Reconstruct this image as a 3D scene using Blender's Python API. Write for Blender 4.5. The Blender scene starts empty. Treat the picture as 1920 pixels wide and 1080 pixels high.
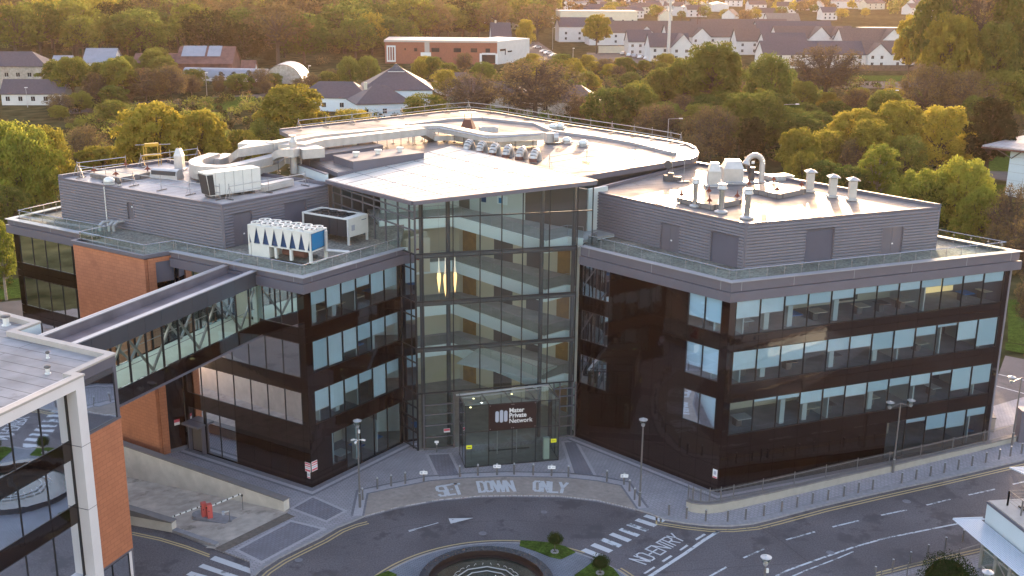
import bpy, math, random
from mathutils import Vector, Matrix
from mathutils.geometry import tessellate_polygon
from math import sin, cos, pi, radians, sqrt, atan2
R = random.Random(7)
S = bpy.context.scene
COL = S.collection
# ------------------------------------------------------------------ camera
CX, CY, FPX, CAMH = 960.0, 540.0, 2113.0, 41.0
_d = Vector((888.0 - CX, 7790.0 - CY, FPX)).normalized()          # straight down, seen by the camera
_f = (Vector((0, 0, 1)) - _d * _d.z).normalized()
_r = _d.cross(_f)
if _r.x < 0: _r = -_r
MR = Matrix((_r, _f, -_d))                                         # camera (x right, y down, z ahead) -> world
cam = bpy.data.objects.new('camera', bpy.data.cameras.new('camera'))
COL.objects.link(cam)
mw = Matrix.Identity(4)
for i in range(3):
    mw[i][0] = MR[i][0]; mw[i][1] = -MR[i][1]; mw[i][2] = -MR[i][2]
mw[2][3] = CAMH
cam.matrix_world = mw
cam.data.sensor_width = 36.0
cam.data.lens = FPX / 1920.0 * 36.0
cam.data.clip_start = 1.0
cam.data.clip_end = 12000.0
S.camera = cam
# ------------------------------------------------------------------ sky and sun
SUN_EL, SUN_AZ = radians(6.5), radians(11.0)                      # azimuth measured from +Y towards +X
w = bpy.data.worlds.new('World'); S.world = w; w.use_nodes = True
nt = w.node_tree; bg = nt.nodes['Background']
sky = nt.nodes.new('ShaderNodeTexSky'); sky.sky_type = 'NISHITA'; sky.sun_disc = False
sky.sun_elevation = SUN_EL; sky.sun_rotation = SUN_AZ; sky.altitude = 50; sky.air_density = 1.0
sky.dust_density = 1.2; sky.ozone_density = 0.45
tint = nt.nodes.new('ShaderNodeVectorMath'); tint.operation = 'MULTIPLY'; tint.inputs[1].default_value = (1.07, 0.96, 1.05)
nt.links.new(sky.outputs[0], tint.inputs[0]); nt.links.new(tint.outputs[0], bg.inputs[0]); bg.inputs[1].default_value = 0.15
sl = bpy.data.lights.new('sun', 'SUN'); sl.energy = 2.0; sl.angle = radians(0.6); sl.color = (1.0, 0.74, 0.50)
so = bpy.data.objects.new('sun', sl); COL.objects.link(so)
sdir = Vector((sin(SUN_AZ) * cos(SUN_EL), cos(SUN_AZ) * cos(SUN_EL), sin(SUN_EL)))
so.rotation_euler = sdir.to_track_quat('Z', 'Y').to_euler()
so.location = (60, 260, 90)
S.view_settings.view_transform = 'Standard'; S.view_settings.look = 'None'
S.view_settings.exposure = 2.75; S.view_settings.gamma = 1.0
S.render.engine = 'CYCLES'
cy = S.cycles
cy.use_denoising = True
cy.max_bounces = 8; cy.diffuse_bounces = 3; cy.glossy_bounces = 3; cy.transmission_bounces = 4
cy.transparent_max_bounces = 24; cy.volume_bounces = 1; cy.caustics_reflective = False; cy.caustics_refractive = False
cy.sample_clamp_indirect = 6.0

# ------------------------------------------------------------------ measuring helpers
def ray(px, py): return MR @ Vector((px - CX, py - CY, FPX))
def G(px, py, z=0.0):
    d = ray(px, py); t = (z - CAMH) / d.z
    return Vector((d.x * t, d.y * t))
def proj(p):
    c = MR.transposed() @ Vector((p[0], p[1], p[2] - CAMH))
    return CX + FPX * c.x / c.z, CY + FPX * c.y / c.z
def zat(xy, py):
    lo, hi = -20.0, 90.0
    for _ in range(50):
        m = (lo + hi) / 2
        if proj((xy[0], xy[1], m))[1] > py: lo = m
        else: hi = m
    return lo
V2 = lambda x, y: Vector((x, y))
def nrm(d):                                                        # normal of a plan direction, facing the viewer
    n = V2(d[1], -d[0])
    return n
# ------------------------------------------------------------------ materials
M = {}
def mat(name, col, rough=0.6, metal=0.0, var=0.0, vscale=1.0, bump=0.0, bscale=20.0, spec=None, col2=None, coat=0.0, trans=0.0, big=0.0, bigscale=0.05):
    m = bpy.data.materials.new(name); m.use_nodes = True; n = m.node_tree.nodes; l = m.node_tree.links
    b = n['Principled BSDF']; b.inputs['Roughness'].default_value = rough; b.inputs['Metallic'].default_value = metal
    if spec is not None: b.inputs['Specular IOR Level'].default_value = spec
    if coat: b.inputs['Coat Weight'].default_value = coat; b.inputs['Coat Roughness'].default_value = 0.1
    c = (*col, 1)
    b.inputs['Base Color'].default_value = c
    geo = n.new('ShaderNodeNewGeometry')
    if var or col2 or big:
        no = n.new('ShaderNodeTexNoise'); no.inputs['Scale'].default_value = vscale; no.inputs['Detail'].default_value = 5
        l.new(geo.outputs['Position'], no.inputs['Vector'])
        r = n.new('ShaderNodeValToRGB'); r.color_ramp.elements[0].position = 0.32; r.color_ramp.elements[1].position = 0.68
        lo = tuple(x * (1 - var) for x in col); hi = tuple(min(1, x * (1 + var)) for x in (col2 or col))
        r.color_ramp.elements[0].color = (*lo, 1); r.color_ramp.elements[1].color = (*hi, 1)
        l.new(no.outputs[0], r.inputs[0]); out = r.outputs[0]
        if big:
            n2 = n.new('ShaderNodeTexNoise'); n2.inputs['Scale'].default_value = bigscale; n2.inputs['Detail'].default_value = 3
            l.new(geo.outputs['Position'], n2.inputs['Vector'])
            mr = n.new('ShaderNodeMapRange'); mr.inputs[1].default_value = 0.3; mr.inputs[2].default_value = 0.7
            mr.inputs[3].default_value = 1 - big; mr.inputs[4].default_value = 1 + big; l.new(n2.outputs[0], mr.inputs[0])
            mx = n.new('ShaderNodeVectorMath'); mx.operation = 'SCALE'; l.new(out, mx.inputs[0]); l.new(mr.outputs[0], mx.inputs['Scale']); out = mx.outputs[0]
        l.new(out, b.inputs['Base Color'])
    if bump:
        nb = n.new('ShaderNodeTexNoise'); nb.inputs['Scale'].default_value = bscale; nb.inputs['Detail'].default_value = 4
        l.new(geo.outputs['Position'], nb.inputs['Vector'])
        bp = n.new('ShaderNodeBump'); bp.inputs['Strength'].default_value = bump; bp.inputs['Distance'].default_value = 0.02
        l.new(nb.outputs[0], bp.inputs['Height']); l.new(bp.outputs[0], b.inputs['Normal'])
    M[name] = m
    return m
def bricks(name, c1, c2, mortar, bw, bh, ms=0.02, rough=0.7, rotz=0.0, vertical=False, var=0.0):
    """brick pattern in metres; vertical: runs along a wall whose plan angle is rotz"""
    m = mat(name, c1, rough); n = m.node_tree.nodes; l = m.node_tree.links; b = n['Principled BSDF']
    geo = n.new('ShaderNodeNewGeometry'); mp = n.new('ShaderNodeMapping'); mp.vector_type = 'POINT'
    mp.inputs['Rotation'].default_value = (0, 0, -rotz)
    l.new(geo.outputs['Position'], mp.inputs['Vector']); out = mp.outputs[0]
    if vertical:
        s = n.new('ShaderNodeSeparateXYZ'); cb = n.new('ShaderNodeCombineXYZ'); l.new(out, s.inputs[0])
        l.new(s.outputs[0], cb.inputs[0]); l.new(s.outputs[2], cb.inputs[1]); out = cb.outputs[0]
    t = n.new('ShaderNodeTexBrick'); t.inputs['Scale'].default_value = 1.0
    t.inputs['Color1'].default_value = (*c1, 1); t.inputs['Color2'].default_value = (*c2, 1); t.inputs['Mortar'].default_value = (*mortar, 1)
    t.inputs['Mortar Size'].default_value = ms; t.inputs['Brick Width'].default_value = bw; t.inputs['Row Height'].default_value = bh
    t.inputs['Bias'].default_value = 0.0
    l.new(out, t.inputs['Vector'])
    no = n.new('ShaderNodeTexNoise'); no.inputs['Scale'].default_value = 0.6; no.inputs['Detail'].default_value = 6
    l.new(geo.outputs['Position'], no.inputs['Vector'])
    mr = n.new('ShaderNodeMapRange'); mr.inputs[1].default_value = 0.3; mr.inputs[2].default_value = 0.7
    mr.inputs[3].default_value = 1 - var; mr.inputs[4].default_value = 1 + var; l.new(no.outputs[0], mr.inputs[0])
    mx = n.new('ShaderNodeVectorMath'); mx.operation = 'SCALE'; l.new(t.outputs[0], mx.inputs[0]); l.new(mr.outputs[0], mx.inputs['Scale'])
    l.new(mx.outputs[0], b.inputs['Base Color'])
    return m
# ground and paving
mat('asphalt', (0.100, 0.088, 0.096), 0.8, var=0.28, vscale=9.0, bump=0.3, bscale=40, big=0.24, bigscale=0.16)
mat('asphalt_far', (0.09, 0.085, 0.085), 0.9, var=0.15, vscale=0.4, spec=0.05)
bricks('paving_light', (0.33, 0.31, 0.335), (0.29, 0.275, 0.295), (0.19, 0.18, 0.195), 0.42, 0.21, 0.025, 0.75, 0.5, var=0.10)
bricks('paving_dark', (0.215, 0.205, 0.24), (0.18, 0.172, 0.20), (0.12, 0.115, 0.13), 0.42, 0.21, 0.03, 0.75, 0.9, var=0.10)
bricks('paving_mid', (0.19, 0.20, 0.235), (0.15, 0.16, 0.19), (0.10, 0.105, 0.12), 0.3, 0.15, 0.03, 0.75, 0.2, var=0.15)
mat('band_dark', (0.16, 0.155, 0.175), 0.75, var=0.15, vscale=5)
mat('band_light', (0.36, 0.34, 0.365), 0.75, var=0.1, vscale=5)
mat('kerb_stone', (0.25, 0.24, 0.255), 0.75, var=0.15, vscale=3)
mat('layby_concrete', (0.29, 0.245, 0.22), 0.85, var=0.12, vscale=2.5, big=0.12, bigscale=0.5)
mat('ramp_concrete', (0.42, 0.365, 0.32), 0.85, var=0.16, vscale=1.2, big=0.15, bigscale=0.3)
mat('ramp_wall', (0.52, 0.475, 0.43), 0.85, var=0.08, vscale=1.5, big=0.1, bigscale=0.4)
mat('brown_tarmac', (0.14, 0.115, 0.10), 0.9, var=0.2, vscale=3)
mat('grass', (0.055, 0.085, 0.018), 0.95, var=0.4, vscale=6, big=0.3, bigscale=1.2, spec=0.0, bump=0.6, bscale=30)
mat('scrub_ground', (0.034, 0.040, 0.017), 0.95, var=0.4, vscale=0.25, col2=(0.055, 0.052, 0.026), big=0.3, bigscale=0.02, spec=0.0)
def objvar(name, c2, f=1.0):
    m = M[name]; n = m.node_tree.nodes; l = m.node_tree.links; b = n['Principled BSDF']; oi = n.new('ShaderNodeObjectInfo'); mx = n.new('ShaderNodeMix'); mx.data_type = 'RGBA'
    mu = n.new('ShaderNodeMath'); mu.operation = 'MULTIPLY'; mu.inputs[1].default_value = f; l.new(oi.outputs['Random'], mu.inputs[0]); l.new(mu.outputs[0], mx.inputs[0])
    src = b.inputs['Base Color'].links[0].from_socket; l.new(src, mx.inputs[6]); mx.inputs[7].default_value = (*c2, 1); l.new(mx.outputs[2], b.inputs['Base Color'])
def paint(name, col, worn=0.45):
    m = mat(name, col, 0.7); n = m.node_tree.nodes; l = m.node_tree.links; b = n['Principled BSDF']
    geo = n.new('ShaderNodeNewGeometry'); no = n.new('ShaderNodeTexNoise'); no.inputs['Scale'].default_value = 2.2; no.inputs['Detail'].default_value = 9; no.inputs['Roughness'].default_value = 0.7
    l.new(geo.outputs['Position'], no.inputs['Vector'])
    r = n.new('ShaderNodeValToRGB'); r.color_ramp.elements[0].position = worn - 0.03; r.color_ramp.elements[1].position = worn + 0.03
    r.color_ramp.elements[0].color = tuple(0.3 * x for x in col) + (1,); r.color_ramp.elements[1].color = (*col, 1)
    l.new(no.outputs[0], r.inputs[0]); l.new(r.outputs[0], b.inputs['Base Color'])
paint('white_paint', (0.50, 0.50, 0.52), 0.39); paint('yellow_paint', (0.43, 0.33, 0.16), 0.36)
paint('worn_white', (0.50, 0.52, 0.55), 0.46)
# building
mat('clad', (0.165, 0.16, 0.195), 0.5, 0.1, var=0.05, vscale=0.7)
mat('fascia', (0.125, 0.12, 0.15), 0.42, 0.2, var=0.05, vscale=0.6)
mat('fascia_joint', (0.30, 0.30, 0.33), 0.5, 0.2)
mat('coping_metal', (0.30, 0.30, 0.33), 0.45, 0.3, var=0.06, vscale=1)
mat('dark_panel', (0.005, 0.003, 0.003), 0.04, spec=0.75, bump=0.25, bscale=0.9)
mat('panel_joint', (0.075, 0.045, 0.038), 0.5)
mat('dark_frame', (0.022, 0.023, 0.028), 0.4, 0.3)
mat('grey_frame', (0.125, 0.125, 0.145), 0.4, 0.4)
mat('light_frame', (0.42, 0.42, 0.44), 0.35, 0.5)
mat('blind', (0.74, 0.84, 0.90), 0.85, var=0.05, vscale=1.0)
objvar('blind', (0.50, 0.64, 0.72)); mat('blind_low', (0.24, 0.32, 0.36), 0.85)
mat('carpet', (0.27, 0.27, 0.265), 0.9, var=0.12, vscale=1)
mat('inner_wall', (0.46, 0.50, 0.50), 0.8)
mat('inner_beige', (0.50, 0.46, 0.36), 0.8)
mat('inner_dark', (0.10, 0.085, 0.08), 0.6)
mat('wood_door', (0.27, 0.145, 0.03), 0.5, var=0.15, vscale=2)
mat('balcony_white', (0.74, 0.80, 0.80), 0.6); mat('frame_white', (0.62, 0.58, 0.59), 0.6, var=0.04, vscale=0.5)
mat('terrace_gravel', (0.19, 0.18, 0.155), 0.95, var=0.45, vscale=5.0, big=0.3, bigscale=0.35)
bricks('terracotta', (0.42, 0.155, 0.078), (0.375, 0.135, 0.068), (0.24, 0.085, 0.045), 0.6, 0.3, 0.012, 0.7, radians(-31.7), True, var=0.06)
bricks('terracotta_side', (0.42, 0.155, 0.078), (0.375, 0.135, 0.068), (0.24, 0.085, 0.045), 0.6, 0.3, 0.012, 0.7, radians(69.7), True, var=0.06)
mat('duct', (0.46, 0.44, 0.43), 0.42, 0.35, var=0.1, vscale=1.5)
mat('steel', (0.55, 0.55, 0.57), 0.25, 0.9)
mat('dull_steel', (0.30, 0.29, 0.30), 0.45, 0.6)
mat('dark_steel', (0.09, 0.085, 0.09), 0.5, 0.4)
mat('galv', (0.42, 0.42, 0.43), 0.5, 0.5, var=0.12, vscale=3)
mat('rust_red', (0.20, 0.055, 0.035), 0.7)
mat('white_metal', (0.62, 0.62, 0.60), 0.4, 0.1, var=0.04, vscale=2)
mat('chiller_blue', (0.015, 0.16, 0.36), 0.4)
mat('chiller_navy', (0.015, 0.05, 0.14), 0.5)
mat('grille', (0.045, 0.042, 0.045), 0.6, 0.3)
mat('black', (0.010, 0.010, 0.011), 0.5)
mat('barrier_red', (0.50, 0.09, 0.08), 0.5)
mat('sign_yellow', (0.62, 0.62, 0.02), 0.5); mat('sign_white', (0.7, 0.7, 0.72), 0.5); mat('sign_red', (0.5, 0.06, 0.10), 0.5); mat('sign_grey', (0.33, 0.35, 0.42), 0.5)
mat('sign_board', (0.020, 0.009, 0.009), 0.35)
mat('blue_cloth', (0.05, 0.16, 0.40), 0.6)
mat('scaffold_yellow', (0.42, 0.25, 0.02), 0.6)
mat('granite_dark', (0.030, 0.032, 0.042), 0.25, var=0.15, vscale=6)
mat('pool_inner', (0.022, 0.012, 0.010), 0.4)
mat('water', (0.018, 0.020, 0.016), 0.06, bump=0.5, bscale=5.0)
mat('spray', (0.60, 0.63, 0.70), 0.4)
mat('rail_steel', (0.19, 0.185, 0.19), 0.4, 0.6)
mat('wall_cap', (0.17, 0.155, 0.155), 0.8, var=0.1, vscale=2); mat('wall_cream', (0.33, 0.31, 0.275), 0.85, var=0.06, vscale=2)
# houses
mat('slate', (0.062, 0.055, 0.068), 0.75, var=0.12, vscale=1.5); mat('tile_brown', (0.095, 0.068, 0.062), 0.8, var=0.14, vscale=1.5)
mat('tile_light', (0.17, 0.14, 0.12), 0.8, var=0.1, vscale=1.0)
mat('render_white', (0.52, 0.51, 0.50), 0.85, var=0.05, vscale=0.5); mat('render_cream', (0.50, 0.47, 0.38), 0.85, var=0.05, vscale=0.5)
mat('pebbledash', (0.33, 0.30, 0.26), 0.9, var=0.2, vscale=1.5, big=0.2, bigscale=0.2)
mat('brick_red', (0.23, 0.085, 0.055), 0.85, var=0.1, vscale=2); mat('rust_roof', (0.13, 0.058, 0.046), 0.85, var=0.3, vscale=0.5)
mat('sheet_roof', (0.22, 0.24, 0.28), 0.5, 0.2, var=0.08, vscale=0.5); mat('window_dark', (0.02, 0.022, 0.026), 0.15)
mat('trim_white', (0.6, 0.6, 0.6), 0.6); mat('fence_wood', (0.10, 0.07, 0.05), 0.9, var=0.2, vscale=1)
mat('car_white', (0.6, 0.6, 0.6), 0.3, coat=0.5); mat('car_dark', (0.04, 0.045, 0.06), 0.3, coat=0.5); mat('car_silver', (0.35, 0.36, 0.38), 0.3, 0.5)
mat('louvre_blue', (0.50, 0.55, 0.62), 0.5, 0.2); mat('panel_white', (0.55, 0.62, 0.66), 0.5, var=0.03, vscale=0.5)
mat('stone_coping', (0.36, 0.33, 0.31), 0.75, var=0.06, vscale=2)
mat('bridge_panel', (0.060, 0.066, 0.080), 0.25, 0.1, var=0.05, vscale=0.5); mat('bridge_roof', (0.135, 0.118, 0.135), 0.7, var=0.15, vscale=0.8, big=0.25, bigscale=0.5)
mat('bridge_floor', (0.62, 0.66, 0.60), 0.5, var=0.05)
def roofmat(name, col, rot, warm=1.0, rough=0.42):
    m = bricks(name, col, tuple(0.93 * x for x in col), tuple(0.42 * x for x in col), 14.0, 1.05, 0.034, rough, rot, var=0.22)
    n = m.node_tree.nodes; l = m.node_tree.links; b = n['Principled BSDF']
    b.inputs['Specular IOR Level'].default_value = 0.12
    geo = n.new('ShaderNodeNewGeometry'); no = n.new('ShaderNodeTexNoise'); no.inputs['Scale'].default_value = 0.16; no.inputs['Detail'].default_value = 4
    l.new(geo.outputs['Position'], no.inputs['Vector'])
    mr = n.new('ShaderNodeMapRange'); mr.inputs[1].default_value = 0.42; mr.inputs[2].default_value = 0.62
    mr.inputs[3].default_value = rough + 0.16; mr.inputs[4].default_value = rough - 0.14; l.new(no.outputs[0], mr.inputs[0]); l.new(mr.outputs[0], b.inputs['Roughness'])
roofmat('roof_left', (0.38, 0.355, 0.36), radians(52)); roofmat('roof_right', (0.19, 0.172, 0.168), radians(22), rough=0.44); roofmat('roof_back', (0.215, 0.192, 0.185), radians(-42), rough=0.5); roofmat('roof_near', (0.27, 0.26, 0.27), radians(-25), rough=0.6)
def stain(name, col, scale, lo, hi):
    m = M[name]; n = m.node_tree.nodes; l = m.node_tree.links; b = n['Principled BSDF']; ge = n.new('ShaderNodeNewGeometry'); no = n.new('ShaderNodeTexNoise'); no.inputs['Scale'].default_value = scale; no.inputs['Detail'].default_value = 6; no.inputs['Roughness'].default_value = 0.65
    l.new(ge.outputs['Position'], no.inputs['Vector']); mr = n.new('ShaderNodeMapRange'); mr.inputs[1].default_value = lo; mr.inputs[2].default_value = hi; l.new(no.outputs[0], mr.inputs[0])
    mx = n.new('ShaderNodeMix'); mx.data_type = 'RGBA'; l.new(mr.outputs[0], mx.inputs[0]); l.new(b.inputs['Base Color'].links[0].from_socket, mx.inputs[6]); mx.inputs[7].default_value = (*col, 1); l.new(mx.outputs[2], b.inputs['Base Color'])
stain('roof_back', (0.115, 0.075, 0.055), 0.22, 0.56, 0.68); stain('roof_right', (0.15, 0.125, 0.115), 0.35, 0.60, 0.72); stain('roof_left', (0.17, 0.15, 0.145), 0.3, 0.58, 0.72); stain('roof_near', (0.15, 0.135, 0.14), 0.4, 0.60, 0.72)
stain('asphalt', (0.065, 0.058, 0.064), 0.35, 0.55, 0.62); stain('terracotta', (0.27, 0.095, 0.05), 0.4, 0.55, 0.75); stain('layby_concrete', (0.15, 0.13, 0.115), 0.5, 0.60, 0.72); stain('ramp_concrete', (0.16, 0.14, 0.115), 0.45, 0.58, 0.70)
mat('roof_brownish', (0.20, 0.17, 0.165), 0.6, var=0.15, vscale=1)
# glass
def glassmat(name, tint, ior=1.55, refl=0.04, rough=0.02, tr=1.0):
    m = bpy.data.materials.new(name); m.use_nodes = True; n = m.node_tree.nodes; l = m.node_tree.links
    n.remove(n['Principled BSDF']); o = n['Material Output']
    t = n.new('ShaderNodeBsdfTransparent'); t.inputs[0].default_value = (*tint, 1)
    g = n.new('ShaderNodeBsdfGlossy'); g.inputs['Roughness'].default_value = rough; g.inputs[0].default_value = (0.9, 0.95, 1, 1)
    f = n.new('ShaderNodeFresnel'); f.inputs[0].default_value = ior
    a = n.new('ShaderNodeMath'); a.operation = 'ADD'; a.inputs[1].default_value = refl; a.use_clamp = True; l.new(f.outputs[0], a.inputs[0])
    ge = n.new('ShaderNodeNewGeometry'); nb = n.new('ShaderNodeTexNoise'); nb.inputs['Scale'].default_value = 0.9; nb.inputs['Detail'].default_value = 1; l.new(ge.outputs['Position'], nb.inputs['Vector'])
    bp = n.new('ShaderNodeBump'); bp.inputs['Strength'].default_value = 0.10; bp.inputs['Distance'].default_value = 0.02; l.new(nb.outputs[0], bp.inputs['Height']); l.new(bp.outputs[0], g.inputs['Normal'])
    mx = n.new('ShaderNodeMixShader'); l.new(a.outputs[0], mx.inputs[0]); l.new(t.outputs[0], mx.inputs[1]); l.new(g.outputs[0], mx.inputs[2])
    l.new(mx.outputs[0], o.inputs[0]); M[name] = m
glassmat('window_glass', (0.79, 0.91, 0.98)); glassmat('atrium_glass', (0.85, 0.95, 0.97), refl=0.03); glassmat('rail_glass', (0.86, 0.93, 0.90), 1.22, 0.012); glassmat('side_glass', (0.80, 0.90, 0.92), 1.04, 0.03); glassmat('porch_glass', (0.60, 0.70, 0.66)); glassmat('green_glass', (0.80, 0.93, 0.90))
def skymat():
    m = bpy.data.materials.new('fritted_glass'); m.use_nodes = True; n = m.node_tree.nodes; l = m.node_tree.links
    o = n['Material Output']; b = n['Principled BSDF']; b.inputs['Base Color'].default_value = (0.86, 0.86, 0.83, 1); b.inputs['Roughness'].default_value = 0.28
    t = n.new('ShaderNodeBsdfTranslucent'); t.inputs[0].default_value = (0.7, 0.75, 0.72, 1)
    mx = n.new('ShaderNodeMixShader'); mx.inputs[0].default_value = 0.42; l.new(b.outputs[0], mx.inputs[1]); l.new(t.outputs[0], mx.inputs[2]); l.new(mx.outputs[0], o.inputs[0]); M['fritted_glass'] = m
skymat()
def glow(name, col, s):
    m = mat(name, col, 0.5); b = m.node_tree.nodes['Principled BSDF']; b.inputs['Emission Color'].default_value = (*col, 1); b.inputs['Emission Strength'].default_value = s
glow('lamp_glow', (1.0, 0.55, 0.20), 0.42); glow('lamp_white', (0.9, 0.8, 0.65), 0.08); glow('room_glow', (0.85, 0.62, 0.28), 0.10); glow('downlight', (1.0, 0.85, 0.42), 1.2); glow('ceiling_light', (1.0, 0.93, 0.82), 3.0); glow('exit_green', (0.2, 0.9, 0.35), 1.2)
# foliage
def leafmat(name, col, col2, tl=0.35):
    m = bpy.data.materials.new(name); m.use_nodes = True; n = m.node_tree.nodes; l = m.node_tree.links
    o = n['Material Output']; n.remove(n['Principled BSDF'])
    tc = n.new('ShaderNodeTexCoord'); no = n.new('ShaderNodeTexNoise'); no.inputs['Scale'].default_value = 0.55; no.inputs['Detail'].default_value = 4
    l.new(tc.outputs['Object'], no.inputs['Vector'])
    oi = n.new('ShaderNodeObjectInfo'); ad = n.new('ShaderNodeMath'); ad.operation = 'MULTIPLY_ADD'; ad.inputs[1].default_value = 0.34; ad.inputs[2].default_value = -0.17
    l.new(oi.outputs['Random'], ad.inputs[0]); a2 = n.new('ShaderNodeMath'); l.new(no.outputs[0], a2.inputs[0]); l.new(ad.outputs[0], a2.inputs[1])
    r = n.new('ShaderNodeValToRGB'); r.color_ramp.elements[0].position = 0.34; r.color_ramp.elements[1].position = 0.66
    r.color_ramp.elements[0].color = (*col, 1); r.color_ramp.elements[1].color = (*col2, 1); l.new(a2.outputs[0], r.inputs[0])
    d = n.new('ShaderNodeBsdfDiffuse'); t = n.new('ShaderNodeBsdfTranslucent'); l.new(r.outputs[0], d.inputs[0]); l.new(r.outputs[0], t.inputs[0])
    mx = n.new('ShaderNodeMixShader'); mx.inputs[0].default_value = tl; l.new(d.outputs[0], mx.inputs[1]); l.new(t.outputs[0], mx.inputs[2]); l.new(mx.outputs[0], o.inputs[0])
    M[name] = m
leafmat('leaf_gold', (0.20, 0.18, 0.034), (0.37, 0.30, 0.05), .5); leafmat('leaf_olive', (0.115, 0.13, 0.032), (0.21, 0.215, 0.048), .5)
leafmat('leaf_green', (0.078, 0.105, 0.028), (0.15, 0.175, 0.042), .48); leafmat('leaf_lime', (0.165, 0.19, 0.035), (0.30, 0.30, 0.05), 0.5)
leafmat('leaf_dark', (0.028, 0.032, 0.014), (0.052, 0.050, 0.020)); leafmat('leaf_brown', (0.11, 0.085, 0.042), (0.19, 0.14, 0.065), 0.3)
leafmat('leaf_topiary', (0.022, 0.036, 0.010), (0.045, 0.062, 0.014), 0.15)
mat('bark', (0.075, 0.055, 0.042), 0.9, var=0.25, vscale=3); mat('bark_pale', (0.22, 0.19, 0.15), 0.9, var=0.25, vscale=3)
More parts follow.
